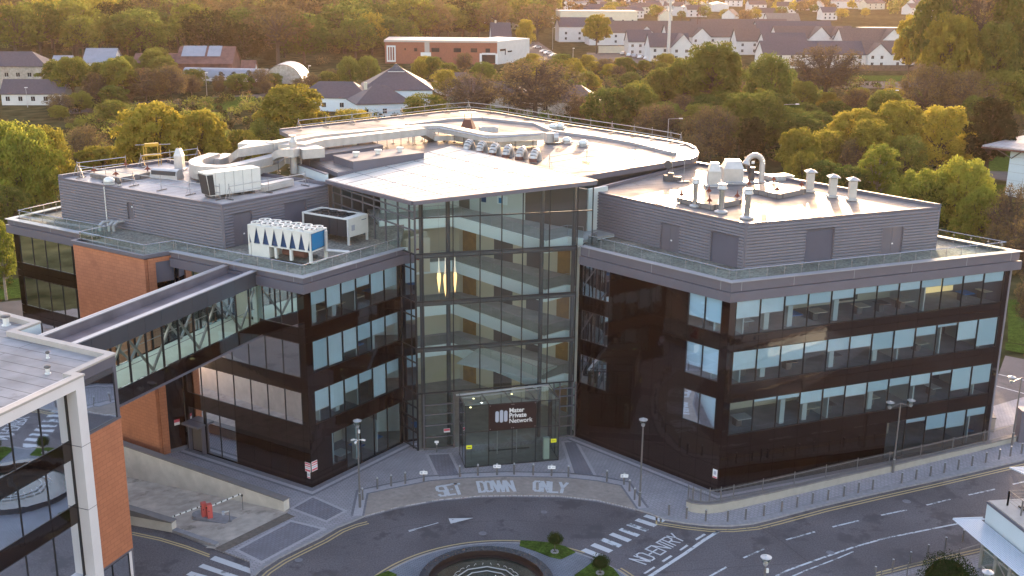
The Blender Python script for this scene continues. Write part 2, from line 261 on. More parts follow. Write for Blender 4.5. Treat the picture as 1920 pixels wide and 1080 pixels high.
# ------------------------------------------------------------------ mesh builder and object helpers
WL = {}
class MB:
    def __init__(s): s.v = []; s.f = []; s.m = []; s.mats = []; s.cur = 0
    def use(s, name):
        if name not in s.mats: s.mats.append(name)
        s.cur = s.mats.index(name); return s
    def face(s, pts):
        i = len(s.v); s.v += [tuple(p) for p in pts]; s.f.append(tuple(range(i, i + len(pts)))); s.m.append(s.cur)
    def mesh(s, vs, fs):
        i = len(s.v); s.v += [tuple(p) for p in vs]
        for f in fs: s.f.append(tuple(i + k for k in f)); s.m.append(s.cur)
    def hexa(s, a, b):                                            # a: 4 bottom corners, b: 4 top corners
        s.mesh(list(a) + list(b), [(3, 2, 1, 0), (4, 5, 6, 7), (0, 1, 5, 4), (1, 2, 6, 5), (2, 3, 7, 6), (3, 0, 4, 7)])
    def box(s, x, y, z, dx, dy, dz, a=0.0):                       # centre x,y ; z bottom
        c, q = cos(a), sin(a)
        p = [(x + c * u - q * v, y + q * u + c * v) for u, v in ((-dx/2, -dy/2), (dx/2, -dy/2), (dx/2, dy/2), (-dx/2, dy/2))]
        s.hexa([(*k, z) for k in p], [(*k, z + dz) for k in p])
    def wall(s, p0, p1, z0, z1, t0, t1, n=None):                  # box along p0-p1 between offsets t0..t1 along n
        p0, p1 = V2(*p0), V2(*p1)
        if n is None: n = nrm((p1 - p0).normalized())
        q = [p0 + n * t0, p1 + n * t0, p1 + n * t1, p0 + n * t1]
        s.hexa([(k.x, k.y, z0) for k in q], [(k.x, k.y, z1) for k in q])
    def prism(s, poly, z0, z1, holes=(), top=True, bottom=True, sides=True):
        loops = [[Vector((p[0], p[1], 0)) for p in poly]] + [[Vector((p[0], p[1], 0)) for p in h] for h in holes]
        tris = tessellate_polygon(loops); flat = [p for lo in loops for p in lo]
        zt = z1 if callable(z1) else (lambda x, y: z1)
        for t in tris:
            a, b, c = (flat[k] for k in t)
            if (b - a).cross(c - a).z < 0: t = (t[0], t[2], t[1])
            if top: s.face([(flat[k].x, flat[k].y, zt(flat[k].x, flat[k].y)) for k in t])
            if bottom: s.face([(flat[k].x, flat[k].y, z0) for k in reversed(t)])
        if sides:
            for lo in loops:
                for i in range(len(lo)):
                    a, b = lo[i], lo[(i + 1) % len(lo)]
                    s.face([(a.x, a.y, z0), (b.x, b.y, z0), (b.x, b.y, zt(b.x, b.y)), (a.x, a.y, zt(a.x, a.y))])
    def sheet(s, poly, z): s.prism(poly, z, z, bottom=False, sides=False)
    def tube(s, a, b, r0, r1=None, n=8, cap=True):
        a, b = Vector(a), Vector(b); r1 = r0 if r1 is None else r1; d = (b - a)
        if d.length < 1e-6: return
        d.normalize(); x = d.orthogonal().normalized(); y = d.cross(x)
        vs = [a + (x * cos(2*pi*i/n) + y * sin(2*pi*i/n)) * r0 for i in range(n)] + [b + (x * cos(2*pi*i/n) + y * sin(2*pi*i/n)) * r1 for i in range(n)]
        fs = [(i, (i + 1) % n, n + (i + 1) % n, n + i) for i in range(n)]
        if cap: fs += [tuple(range(n - 1, -1, -1)), tuple(range(n, 2 * n))]
        s.mesh(vs, fs)
    def path(s, pts, r, n=6):
        for a, b in zip(pts[:-1], pts[1:]): s.tube(a, b, r, r, n)
    def beam(s, a, b, w, h):                                      # rectangular bar, h vertical-ish
        a, b = Vector(a), Vector(b); d = (b - a).normalized(); up = Vector((0, 0, 1))
        if abs(d.z) > 0.95: up = Vector((1, 0, 0))
        x = d.cross(up).normalized() * w / 2; y = x.cross(d).normalized() * h / 2
        A = [a - x - y, a + x - y, a + x + y, a - x + y]; B = [p + (b - a) for p in A]
        s.mesh(A + B, [(0, 1, 2, 3), (7, 6, 5, 4), (0, 4, 5, 1), (1, 5, 6, 2), (2, 6, 7, 3), (3, 7, 4, 0)])
    def lathe(s, x, y, prof, n=16, a0=0.0):
        vs = []; fs = []
        for r, z in prof: vs += [(x + r * cos(2*pi*i/n + a0), y + r * sin(2*pi*i/n + a0), z) for i in range(n)]
        for k in range(len(prof) - 1):
            for i in range(n): fs.append((k*n + i, k*n + (i+1) % n, (k+1)*n + (i+1) % n, (k+1)*n + i))
        fs += [tuple(range(n - 1, -1, -1)), tuple((len(prof) - 1) * n + i for i in range(n))]
        s.mesh(vs, fs)
    def build(s, name, parent=None, smooth=False, origin=None, **tagkw):
        me = bpy.data.meshes.new(name)
        if origin is None:
            if parent is not None: origin = WL[parent.name]
            else:
                xs = [p[0] for p in s.v]; ys = [p[1] for p in s.v]; zs = [p[2] for p in s.v]
                origin = ((min(xs) + max(xs)) / 2, (min(ys) + max(ys)) / 2, min(zs))
        ox, oy, oz = origin
        me.from_pydata([(p[0] - ox, p[1] - oy, p[2] - oz) for p in s.v], [], s.f)
        for k in s.mats: me.materials.append(M[k])
        me.polygons.foreach_set('material_index', s.m)
        if smooth: me.polygons.foreach_set('use_smooth', [True] * len(s.f))
        me.update()
        o = bpy.data.objects.new(name, me); COL.objects.link(o)
        if parent is not None:
            o.parent = parent
            pl = WL[parent.name]; o.location = (ox - pl[0], oy - pl[1], oz - pl[2])
        else: o.location = origin
        WL[o.name] = tuple(origin)
        if tagkw: tag(o, **tagkw)
        return o
def tag(o, label=None, cat=None, group=None, kind=None):
    if label: o['label'] = label
    if cat: o['category'] = cat
    if group: o['group'] = group
    if kind: o['kind'] = kind
    return o
def thing(name, loc, label, cat, group=None):
    o = bpy.data.objects.new(name, None); COL.objects.link(o); o.location = loc; o.empty_display_size = 0.5
    WL[o.name] = tuple(loc); return tag(o, label, cat, group)
def dup(src, loc, rz=0.0, sc=1.0, label=None, group=None, mats=None):
    def cp(o, par):
        c = o.copy(); COL.objects.link(c)
        if par is not None: c.parent = par
        for ch in list(o.children): cp(ch, c)
        return c
    r = cp(src, None); r.location = loc; r.rotation_euler = (0, 0, rz); r.scale = (sc, sc, sc) if not isinstance(sc, tuple) else sc
    WL[r.name] = tuple(loc)
    if label: r['label'] = label
    if group: r['group'] = group
    return r
def textmesh(body, size, ext=0.0, bold=0.0):
    cu = bpy.data.curves.new('writing', 'FONT'); cu.body = body; cu.size = size; cu.extrude = ext; cu.offset = bold; cu.align_x = 'LEFT'; cu.resolution_u = 3
    ob = bpy.data.objects.new('writing', cu); COL.objects.link(ob); bpy.context.view_layer.update()
    me = bpy.data.meshes.new_from_object(ob.evaluated_get(bpy.context.evaluated_depsgraph_get()))
    vs = [tuple(v.co) for v in me.vertices]; fs = [tuple(p.vertices) for p in me.polygons]
    bpy.data.objects.remove(ob); bpy.data.meshes.remove(me); return vs, fs
def addtext(mb, body, size, fn, stretch=(1, 1), bold=0.0):                 # fn maps flat text coordinates to the world
    vs, fs = textmesh(body, size, 0.0, bold)
    mb.mesh([fn(x * stretch[0], y * stretch[1]) for x, y, z in vs], fs)
def struct(mb, name, origin=(0, 0, 0)): o = mb.build(name, origin=origin); o['kind'] = 'structure'; return o
def offset(poly, d, closed=True):
    n = len(poly); out = []
    for i in range(n):
        p = V2(*poly[i]); a = V2(*poly[i - 1]) if (closed or i > 0) else None; b = V2(*poly[(i + 1) % n]) if (closed or i < n - 1) else None
        n1 = nrm((p - a).normalized()) if a is not None else None; n2 = nrm((b - p).normalized()) if b is not None else None
        if n1 is None: out.append(p + n2 * d)
        elif n2 is None: out.append(p + n1 * d)
        else:
            m = (n1 + n2).normalized(); out.append(p + m * (d / max(0.3, m.dot(n1))))
    return out
def area(poly): return sum(poly[i-1][0] * poly[i][1] - poly[i][0] * poly[i-1][1] for i in range(len(poly))) / 2
def onwall(px, py, P0, u):                                        # photo point on the vertical plane through P0 along u -> (along, z)
    d = ray(px, py); det = -d.x * u[1] + d.y * u[0]
    t = (-P0[0] * u[1] + P0[1] * u[0]) / det; s_ = (d.x * t - P0[0]) / u[0] if abs(u[0]) > abs(u[1]) else (d.y * t - P0[1]) / u[1]
    return s_, CAMH + d.z * t
# ------------------------------------------------------------------ ground, roads, paving
thL, thR = G(403, 1028), G(538, 962)
wR, wL = G(531.7, 939, .85), G(233, 836, .85)
wd = (wL - wR).normalized(); wn = V2(-wd.y, wd.x); wn = wn if wn.y > 0 else -wn      # away from viewer
wLL = wR + wd * 40
lowE, lowW = G(323, 996), G(246, 981.7); ld = (lowW - lowE).normalized(); lowWW = lowE + ld * 34
ramp_hole = [thR, thL, lowE, lowWW, wLL + wn * .3, wR + wn * .3]
g = MB().use('scrub_ground'); g.prism([(-9000, -9000), (9000, -9000), (9000, 12000), (-9000, 12000)], -.25, -.20, holes=[ramp_hole], bottom=False, sides=False); struct(g, 'ground')
g = MB().use('asphalt'); g.prism([(-75, 5), (130, 5), (130, 118), (62, 118), (47, 96), (38, 91), (14, 86), (-14, 86), (-18, 92), (-45, 112), (-75, 118)], -.15, -.12, holes=[ramp_hole], bottom=False, sides=False); struct(g, 'road')
kerb_px = [(470, 1080), (477, 1079), (490, 1066.5), (523, 1045), (557, 1028), (600, 1007), (632, 988), (660, 977), (683, 967), (740, 951), (822, 936), (900, 929), (960, 928), (1050, 929), (1120, 937), (1193, 954), (1220, 962), (1250, 974), (1287, 980), (1328, 984.5), (1370, 985), (1412, 981), (1453, 971), (1540, 948), (1640, 925), (1740, 903), (1920, 862)]
kp = [G(x, y) for x, y in kerb_px]
kd = (kp[-1] - kp[-2]).normalized(); far = kp[-1] + kd * 40
pav = kp + [far, V2(64, 112), V2(44, 100), V2(30, 104), V2(8, 100), V2(-20, 98), V2(-48, 108), wLL + wn * 12, wLL + wn * .6, wR + wn * .6, wR + wn*.25 - wd * .3, thR, thL, G(421, 1034), G(468, 1052)]
g = MB().use('paving_light'); g.prism(pav, -.3, 0.0, bottom=False); struct(g, 'pavement')
# kerb stones along the edge (0.3 m strip, a few mm proud)
def strip(mb, pts, w0, w1, z):
    a = offset(pts, w0, False); b = offset(pts, w1, False)
    for i in range(len(a) - 1): mb.face([(a[i].x, a[i].y, z), (a[i+1].x, a[i+1].y, z), (b[i+1].x, b[i+1].y, z), (b[i].x, b[i].y, z)])
def thickstrip(mb, pts, w0, w1, z0, z1):
    a = offset(pts, w0, False); b = offset(pts, w1, False)
    for i in range(len(a) - 1):
        mb.hexa([(a[i].x, a[i].y, z0), (a[i+1].x, a[i+1].y, z0), (b[i+1].x, b[i+1].y, z0), (b[i].x, b[i].y, z0)], [(a[i].x, a[i].y, z1), (a[i+1].x, a[i+1].y, z1), (b[i+1].x, b[i+1].y, z1), (b[i].x, b[i].y, z1)])
g = MB().use('kerb_stone'); thickstrip(g, kp[1:9], -.32, .012, -.14, .004); thickstrip(g, kp[15:] + [far], -.75, .012, -.14, .004)
g.use('band_dark'); strip(g, kp[8:16], .005, .17, -.112); struct(g, 'kerb')
# lay-by
lb_top = [G(x, y) for x, y in ((691, 926), (728, 918), (805, 902.5), (870, 897), (950, 894), (1060, 896), (1120, 902.5), (1163, 911))]
g = MB().use('layby_concrete'); g.prism(kp[8:16] + lb_top[::-1], .002, .008, bottom=False); struct(g, 'layby')
g = MB().use('band_dark'); edge = [kp[8]] + lb_top + [kp[15]]
strip(g, edge, -.16, .0, .012); strip(g, edge, -1.05, -.85, .012); g.use('band_light'); strip(g, edge, -.85, -.16, .008)
# dark paving fields with pale borders
def field(pts, m='paving_dark'):
    pts = pts if area(pts) > 0 else pts[::-1]
    g.use('band_light'); g.sheet(pts, .012); g.use(m); g.sheet(offset(pts, -.26), .016)
field([G(797, 851), G(846, 849), G(868, 893), G(818, 897)])
field([G(1052, 828), G(1082, 826), G(1122, 897), G(1072, 890)])
field([G(1230/6+340, 975), G(438, 1031.5), G(490, 1057), G(612, 991)])
field([G(1480/6+340, 929), G(1180/6+340+5, 954), G(612, 980), G(652, 958)])
# bands along the foot of the facades
FD = [V2(-28.0, 90.0), V2(-15.94, 82.56), V2(-9.3, 91.72)]
strip(g, FD, 0, .55, .022); g.use('band_dark'); strip(g, FD, .02, .5, .026); g.use('band_light'); strip(g, FD, .5, .85, .024); g.use('band_dark'); strip(g, FD, .85, 1.1, .024)
FB = [V2(5.77, 93.31), V2(16.68, 82.42), V2(42.3, 92.7)]
strip(g, FB, .02, .5, .026); g.use('band_light'); strip(g, FB, .5, .85, .024); g.use('band_dark'); strip(g, FB, .85, 1.1, .024)
struct(g, 'paving_bands')
# ramp down to the car park
wm = wR + wd * ((G(380, 887, .85) - wR).dot(wd))
def rz(p):                                                       # ramp surface height by distance along the wall
    s_ = (V2(p[0], p[1]) - wR).dot(wd); return max(-3.4, -0.02 - 0.11 * max(0.0, s_))
g = MB().use('ramp_concrete'); N = 26
for i in range(N):
    for j in range(8):
        q = []
        for (ii, jj) in ((i, j), (i + 1, j), (i + 1, j + 1), (i, j + 1)):
            a = (thR + wn * 1.2).lerp(thL, jj / 8); s0 = a + ((wLL + wd * 2 + wn * 1.2).lerp(lowWW, jj / 8) - a) * (ii / N); q.append((s0.x, s0.y, rz(s0)))
        g.face(q)
struct(g, 'ramp')
g = MB().use('brown_tarmac'); nth = nrm((thR - thL).normalized()); nth = nth if nth.x > 0 else -nth
g.sheet([thR, thL, thL + nth * .9, thR + nth * .9], .012); struct(g, 'ramp_threshold')
g = MB().use('ramp_wall'); g.wall(wR, wLL, -3.6, .80, 0, .6, wn)
g.use('wall_cap'); g.wall(wR - wd * .02, wLL, .80, .88, -.04, .66, wn)
g.build('retaining_wall', label='long pale concrete wall along the back of the car park ramp', cat='wall')
le1 = G(328, 978, .6); g = MB().use('ramp_wall'); lz = lambda s_: .66 + .62 * s_ / 3.7
def sl_wall(p0, p1, za, zb, z0, t0, t1, n):
    q = [p0 + n*t0, p1 + n*t0, p1 + n*t1, p0 + n*t1]
    g.hexa([(k.x, k.y, z0) for k in q], [(q[0].x, q[0].y, za), (q[1].x, q[1].y, zb), (q[2].x, q[2].y, zb), (q[3].x, q[3].y, za)])
ln = nrm(ld); ln = ln if ln.y < 0 else -ln
sl_wall(lowE, lowE + ld * 6, .66, 1.35, -3.6, -.55, 0, ln); sl_wall(lowE + ld * 6, lowWW, 1.35, 1.35, -3.6, -.55, 0, ln)
g.use('wall_cap'); sl_wall(lowE - ld * .03, lowE + ld * 6, .74, 1.43, .66, -.6, .05, ln); sl_wall(lowE + ld * 6, lowWW, 1.43, 1.43, 1.35, -.6, .05, ln)
g.use('kerb_stone'); ke = G(404, 1024); kd2 = (ke - lowE); kn = nrm(kd2.normalized()); kn = kn if kn.y < 0 else -kn
g.wall(lowE, ke, -.3, .10, -.45, .0, kn)
g.build('ramp_side_wall', label='low concrete wall with dark coping on the road side of the ramp', cat='wall')
# roundabout
rc = V2(-.23, 64.0); pc = V2(-1.57, 68.0)
def arc(c, r, a0, a1, n): return [V2(c.x + r * cos(a0 + (a1 - a0) * i / n), c.y + r * sin(a0 + (a1 - a0) * i / n)) for i in range(n + 1)]
isl = arc(rc, 10.0, radians(-20), radians(200), 60) + [V2(-9.4, 50), V2(9.5, 50)]
g = MB().use('paving_mid'); g.prism(isl, -.2, .0, bottom=False); g.use('kerb_stone'); thickstrip(g, arc(rc, 10.0, radians(200), radians(-20), 60), -.1, .06, -.14, .004); struct(g, 'roundabout')
g = MB().use('grass')
lawns = [[G(976, 1014), G(1000, 1015), G(1030, 1018), G(1060, 1025), G(1079, 1036), G(1052, 1049), G(1032, 1045), G(1005, 1034), G(974, 1024)],
         [G(1112, 1054), G(1135, 1058), G(1150, 1066), G(1165, 1085), G(1085, 1100), G(1077, 1079)],
         [G(700, 1082), G(728, 1071), G(744, 1078), G(735, 1100), G(690, 1100)]]
for p in lawns: g.prism(p, -.1, .05)
struct(g, 'lawn')
# painted markings
g = MB().use('yellow_paint'); ZR = -.114
GR = lambda x, y: G(x, y, ZR)
def line(pts, w, m=None, z=ZR):
    if m: g.use(m)
    strip(g, pts, -w / 2, w / 2, z)
for r in (10.32, 10.62): strip(g, arc(rc, r, radians(172), radians(57.5), 60), 0, .13, ZR)
for r in (10.32, 10.62): strip(g, arc(rc, r, radians(40), radians(5), 30), 0, .13, ZR)
for dd in (.38, .70):
    strip(g, kp[0:8] + [G(684, 971)], dd, dd + .13, ZR); strip(g, [kp[16] + V2(1.2, -.3)] + kp[17:] + [far], dd, dd + .13, ZR)
for dy in (0, 4): line([GR(248, 998 + dy), GR(300, 1009 + dy), GR(350, 1024 + dy), GR(393, 1040 + dy)], .13)
for dy in (0, 5): line([GR(1640, 1075 + dy), GR(1720, 1055 + dy), GR(1780, 1042 + dy), GR(1850, 1026 + dy), GR(1920, 1012 + dy)], .13)
g.use('white_paint')
def quad(a, b, c, d, m='white_paint', z=ZR): g.use(m); g.face([(*GR(*p), z) for p in (a, b, c, d)])
zx = lambda x, y: (1080 + x / 6.857, 940 + y / 6.857)
zeb = [((60, 635), (125, 603), (350, 690), (260, 715)), ((183, 570), (240, 535), (480, 630), (420, 663)), ((302, 500), (360, 470), (600, 562), (545, 595)), ((422, 430), (475, 402), (720, 493), (665, 525)), ((540, 368), (590, 342), (830, 430), (780, 458)), ((643, 305), (700, 280), (942, 365), (890, 390)), ((752, 247), (805, 218), (1048, 300), (1000, 330)), ((862, 195), (910, 168), (1158, 243), (1105, 272))]
for i, q in enumerate(zeb): quad(*[zx(*p) for p in q], m='worn_white' if i in (2, 4, 5) else 'white_paint')
r6 = lambda x, y: (340 + x / 6, 900 + y / 6)
quad(r6(380, 853), r6(322, 893), r6(805, 1062), r6(853, 1020)); quad(r6(245, 942), r6(190, 977), r6(520, 1090), r6(660, 1085)); quad(r6(112, 1027), r6(52, 1065), r6(240, 1130), r6(330, 1090))
for q in (((865, 925), (1000, 838), (1022, 850), (890, 935)), ((1098, 768), (1215, 692), (1243, 706), (1125, 782)), ((1325, 625), (1420, 556), (1448, 570), (1350, 632)), ((1528, 485), (1645, 415), (1672, 428), (1553, 500))): quad(*[zx(*p) for p in q])
line([GR(*zx(930, 975)), GR(*zx(1400, 670)), GR(*zx(1650, 495))], .28, 'white_paint'); line([GR(*zx(1650, 495)), GR(*zx(1840, 378))], .28, 'worn_white')
for a, b in (((1325, 1084), (1362, 1063)), ((1394, 1046), (1433, 1029)), ((1474, 1012), (1528, 997)), ((1561, 988), (1610, 976)), ((1652, 966), (1700, 956)), ((1737, 947), (1782, 936)), ((1816, 928), (1866, 917)), ((1899, 908), (1950, 896))): line([GR(*a), GR(*b)], .16)
sw = [(1455, 1080), (1480, 1068), (1536, 1048), (1600, 1026), (1660, 1009), (1720, 997), (1800, 981)]
line([GR(*p) for p in sw], .17); line([GR(1478, 1084), GR(1512, 1069), GR(1536, 1060), GR(1570, 1047), GR(1600, 1034)], .12)
# direction arrow
line([GR(768, 995), GR(786, 990), GR(804, 985), GR(822, 980)], .10, 'worn_white'); line([GR(766, 996), GR(780, 992)], .25)
g.use('white_paint'); g.face([(*GR(*p), ZR) for p in ((841, 972), (888, 971), (845, 982))])
g.use('black'); line([G(1422, 985, ZR), G(1470, 1018, ZR), G(1515, 1053, ZR)], .05); line([G(1180, 1078, ZR), G(1330, 1066, ZR), G(1500, 1056, ZR)], .035); line([G(640, 1008, ZR), G(760, 985, ZR), G(960, 975, ZR), G(1130, 988, ZR)], .03); struct(g, 'road_markings')
g = MB()
for x_, y_, r_ in ((1700, 940, .33), (1557, 1036, .3), (905, 1000, .3), (560, 1050, .28), (1020, 960, .25)):
    q = G(x_, y_, ZR); g.use('band_dark'); g.lathe(q.x, q.y, [(r_, ZR - .01), (r_, ZR + .003)], 14)
struct(g, 'drain_covers')
def flat_word(mb, body, q, z, letters=None):                       # q: base-left, base-right, top-left in photo pixels
    a, b, c = (G(p[0], p[1], z) for p in q); vs, fs = textmesh(body, 1.0)
    x0 = min(v[0] for v in vs); x1 = max(v[0] for v in vs); y0 = min(v[1] for v in vs); y1 = max(v[1] for v in vs)
    mb.mesh([((a + (b - a) * ((v[0] - x0) / (x1 - x0)) + (c - a) * ((v[1] - y0) / (y1 - y0))).x, (a + (b - a) * ((v[0] - x0) / (x1 - x0)) + (c - a) * ((v[1] - y0) / (y1 - y0))).y, z) for v in vs], fs)
def stroke_word(mb, body, base, tops, w, z):                      # painted capitals as strokes: base / tops are arrays of plan points per letter cell
    L = {'S': [[(1, .9), (.8, 1), (.2, 1), (0, .88), (0, .62), (.2, .52), (.8, .48), (1, .38), (1, .12), (.8, 0), (.2, 0), (0, .1)]], 'E': [[(1, 1), (0, 1), (0, 0), (1, 0)], [(0, .52), (.85, .52)]], 'T': [[(0, 1), (1, 1)], [(.5, 1), (.5, 0)]],
         'D': [[(0, 0), (0, 1), (.6, 1), (1, .8), (1, .2), (.6, 0), (0, 0)]], 'O': [[(.25, 0), (0, .15), (0, .85), (.25, 1), (.75, 1), (1, .85), (1, .15), (.75, 0), (.25, 0)]], 'W': [[(0, 1), (.25, 0), (.5, 1), (.75, 0), (1, 1)]],
         'N': [[(0, 0), (0, 1), (1, 0), (1, 1)]], 'L': [[(0, 1), (0, 0), (1, 0)]], 'Y': [[(0, 1), (.5, .5), (1, 1)], [(.5, .5), (.5, 0)]], 'R': [[(0, 0), (0, 1), (.7, 1), (1, .88), (1, .62), (.7, .5), (0, .5)], [(.5, .5), (1, 0)]], '-': [[(0, .5), (1, .5)]]}
    for ch, (a, b), (c, d) in zip(body, base, tops):
        for pl in L[ch]:
            pts = [(a.lerp(b, u)).lerp(c.lerp(d, u), v) for u, v in pl]
            for k, (p, q) in enumerate(zip(pts[:-1], pts[1:])):
                dd = (q - p).normalized(); nn = V2(-dd.y, dd.x) * w / 2; e = dd * w * .45
                mb.face([((p - e - nn).x, (p - e - nn).y, z + k * .0004), ((q + e - nn).x, (q + e - nn).y, z + k * .0004), ((q + e + nn).x, (q + e + nn).y, z + k * .0004), ((p - e + nn).x, (p - e + nn).y, z + k * .0004)])
g = MB().use('white_paint')
def word(body, cells, w, z):                                      # cells: (baseL, baseR, topL, topR) px
    stroke_word(g, body, [(G(*c[0], z), G(*c[1], z)) for c in cells], [(G(*c[2], z), G(*c[3], z)) for c in cells], w, z)
t6 = lambda x, y: (620 + x / 6, 900 + y / 6); t9 = lambda x, y: (900 + x / 6, 900 + y / 6)
word('SET', [(t6(1230, 178), t6(1300, 175), t6(1190, 78), t6(1268, 62)), (t6(1330, 168), t6(1395, 160), t6(1280, 62), t6(1345, 52)), (t6(1425, 158), t6(1470, 156), t6(1365, 45), t6(1440, 42))], .26, .014)
word('DOWN', [(t6(1680, 135), t6(1755, 128), t6(1652, 20), t6(1725, 18)), (t9(75, 128), t9(145, 128), t9(55, 18), t9(120, 18)), (t9(180, 128), t9(290, 128), t9(140, 12), t9(270, 12)), (t9(315, 125), t9(390, 122), t9(285, 12), t9(355, 12))], .26, .014)
word('ONLY', [(t9(610, 120), t9(680, 125), t9(612, 14), t9(678, 16)), (t9(700, 128), t9(770, 132), t9(705, 18), t9(765, 20)), (t9(795, 135), t9(865, 138), t9(800, 25), t9(860, 28)), (t9(885, 138), t9(950, 142), t9(905, 30), t9(980, 36))], .26, .014)
cells = []
bx0, bx1 = zx(895, 810), zx(1395, 490)                            # baseline from left to right, tops at upper left
tx0, tx1 = zx(690, 738), zx(1228, 412)
spans = [(0, .11), (.135, .255), (.29, .345), (.38, .495), (.52, .64), (.66, .74), (.765, .875), (.895, 1.0)]
for s0, s1 in spans:
    f = lambda s_: (bx0[0] + (bx1[0] - bx0[0]) * s_, bx0[1] + (bx1[1] - bx0[1]) * s_); h = lambda s_: (tx0[0] + (tx1[0] - tx0[0]) * s_, tx0[1] + (tx1[1] - tx0[1]) * s_)
    cells.append((f(s0), f(s1), h(s0), h(s1)))
word('NO-ENTRY', cells, .13, -.11)
struct(g, 'painted_words')
# ------------------------------------------------------------------ the hospital building
HB = thing('hospital_building', (0, 92, 0), 'large dark glass fronted hospital with grey fascia, flat roofs and glazed central atrium', 'building')
A0, B0, C0 = V2(5.77, 93.31), V2(16.68, 82.42), V2(42.5, 92.75)
D0, E0, F0 = V2(-9.3, 91.72), V2(-15.94, 82.56), V2(-27.98, 90.0)
O1, O2, O3, G0 = V2(-29.9, 88.35), V2(-37.45, 93.15), V2(-36.24, 95.11), V2(-46.05, 101.17)
GB, CB = V2(-40.6, 112.0), V2(24.2, 112.2)
uBC = (C0 - B0).normalized(); uBA = (A0 - B0).normalized(); uED = (D0 - E0).normalized(); uEF = (G0 - E0).normalized()
rd = random.Random(3)
def nview(u, P):
    n = nrm(u); return n if n.dot(-V2(*P)) > 0 else -n
WIN = []
def facade(name, P0, u, length, z0, z1, opens, jz=(), maxpanel=2.0, frame='dark_frame', panel='dark_panel', par=HB):
    """opens: (ua, ub, za, zb, blind share, kind). Fills everything else with glossy dark panels with fine joints."""
    n = nview(u, P0); P = lambda s_, t, z: (*(P0 + u * s_ + n * t), z)
    us = sorted(set([0, length] + [o[0] for o in opens] + [o[1] for o in opens])); zs = sorted(set([z0, z1] + [o[2] for o in opens] + [o[3] for o in opens] + list(jz)))
    i = 0
    while i < len(us) - 1:
        if us[i+1] - us[i] > maxpanel * 1.3:
            k = int(round((us[i+1] - us[i]) / maxpanel)); us[i+1:i+1] = [us[i] + (us[i+1] - us[i]) * q / k for q in range(1, k)]; i += k
        else: i += 1
    mb = MB(); J = .012
    for a, b in zip(us[:-1], us[1:]):
        for c, d in zip(zs[:-1], zs[1:]):
            m1, m2 = (a + b) / 2, (c + d) / 2
            if any(o[0] <= m1 <= o[1] and o[2] <= m2 <= o[3] for o in opens): continue
            mb.use(panel); mb.hexa([P(a+J, -.08, c+J), P(b-J, -.08, c+J), P(b-J, 0, c+J), P(a+J, 0, c+J)], [P(a+J, -.08, d-J), P(b-J, -.08, d-J), P(b-J, 0, d-J), P(a+J, 0, d-J)])
            mb.use('panel_joint'); mb.hexa([P(a, -.16, c), P(b, -.16, c), P(b, -.10, c), P(a, -.10, c)], [P(a, -.16, d), P(b, -.16, d), P(b, -.10, d), P(a, -.10, d)])
    mb.build(name, par)
    for o in opens: window(P0, u, n, o, frame, par)
def window(P0, u, n, o, frame, par):
    a, b, c, d, bl, kind = o; P = lambda s_, t, z: (*(P0 + u * s_ + n * t), z)
    mb = MB().use('window_glass' if kind != 'green_window' else 'green_glass'); mb.face([P(a, -.03, c), P(b, -.03, c), P(b, -.03, d), P(a, -.03, d)])
    mb.use(frame); w = .028
    for s0, s1 in ((a, a + w), (b - w, b)): mb.hexa([P(s0, -.10, c), P(s1, -.10, c), P(s1, .02, c), P(s0, .02, c)], [P(s0, -.10, d), P(s1, -.10, d), P(s1, .02, d), P(s0, .02, d)])
    for s0, s1 in ((c, c + .04), (d - .04, d)): mb.hexa([P(a + w, -.16, s0), P(b - w, -.16, s0), P(b - w, .005, s0), P(a + w, .005, s0)], [P(a + w, -.16, s1), P(b - w, -.16, s1), P(b - w, .005, s1), P(a + w, .005, s1)])
    wo = mb.build('window' if kind in ('window', 'green_window') else kind, par)
    WIN.append(wo)
    if bl:
        zb = d - (d - c) * bl; mb = MB().use('blind'); t = -.13
        mb.hexa([P(a + .03, t - .015, zb), P(b - .04, t - .015, zb), P(b - .04, t, zb), P(a + .03, t, zb)], [P(a + .03, t - .015, d), P(b - .04, t - .015, d), P(b - .04, t, d), P(a + .03, t, d)])
        mb.use('light_frame'); mb.hexa([P(a + .05, t - .02, zb - .04), P(b - .07, t - .02, zb - .04), P(b - .07, t + .012, zb - .04), P(a + .05, t + .012, zb - .04)], [P(a + .05, t - .02, zb), P(b - .07, t - .02, zb), P(b - .07, t + .012, zb), P(a + .05, t + .012, zb)])
        mb.build('blind', wo)
# right wing, long front (12 bays)
bl3 = [.52, .45, .32, .36, .30, .22, .24, .28, .26, .28, .27, .33]; bl2 = [.58, .62, .50, .34, .40, .40, .55, .60, .30, .10, .62, .90]; bl1 = [0, .10, .14, .38, .30, .38, .34, .26, .36, .12, .72, .62]
op = []
for k in range(12):
    a = .60 + k * 2.218; b = a + 2.218
    op += [(a, b, 13.2, 16.08, bl3[k], 'window'), (a, b, 9.15, 11.92, bl2[k], 'window'), (a, b, 4.84, 7.67, bl1[k], 'window')]
for k, (a, b) in enumerate(((16.35, 18.36), (18.36, 20.56), (20.56, 22.78), (22.78, 25.0), (25.0, 27.2))): op.append((a, b, .25, 3.66, [0, .12, .40, .45, .22][k], 'shop_window'))
facade('front_panels', B0, uBC, 27.75, 0, 16.1, op, jz=(8.6, 12.6), maxpanel=2.218)
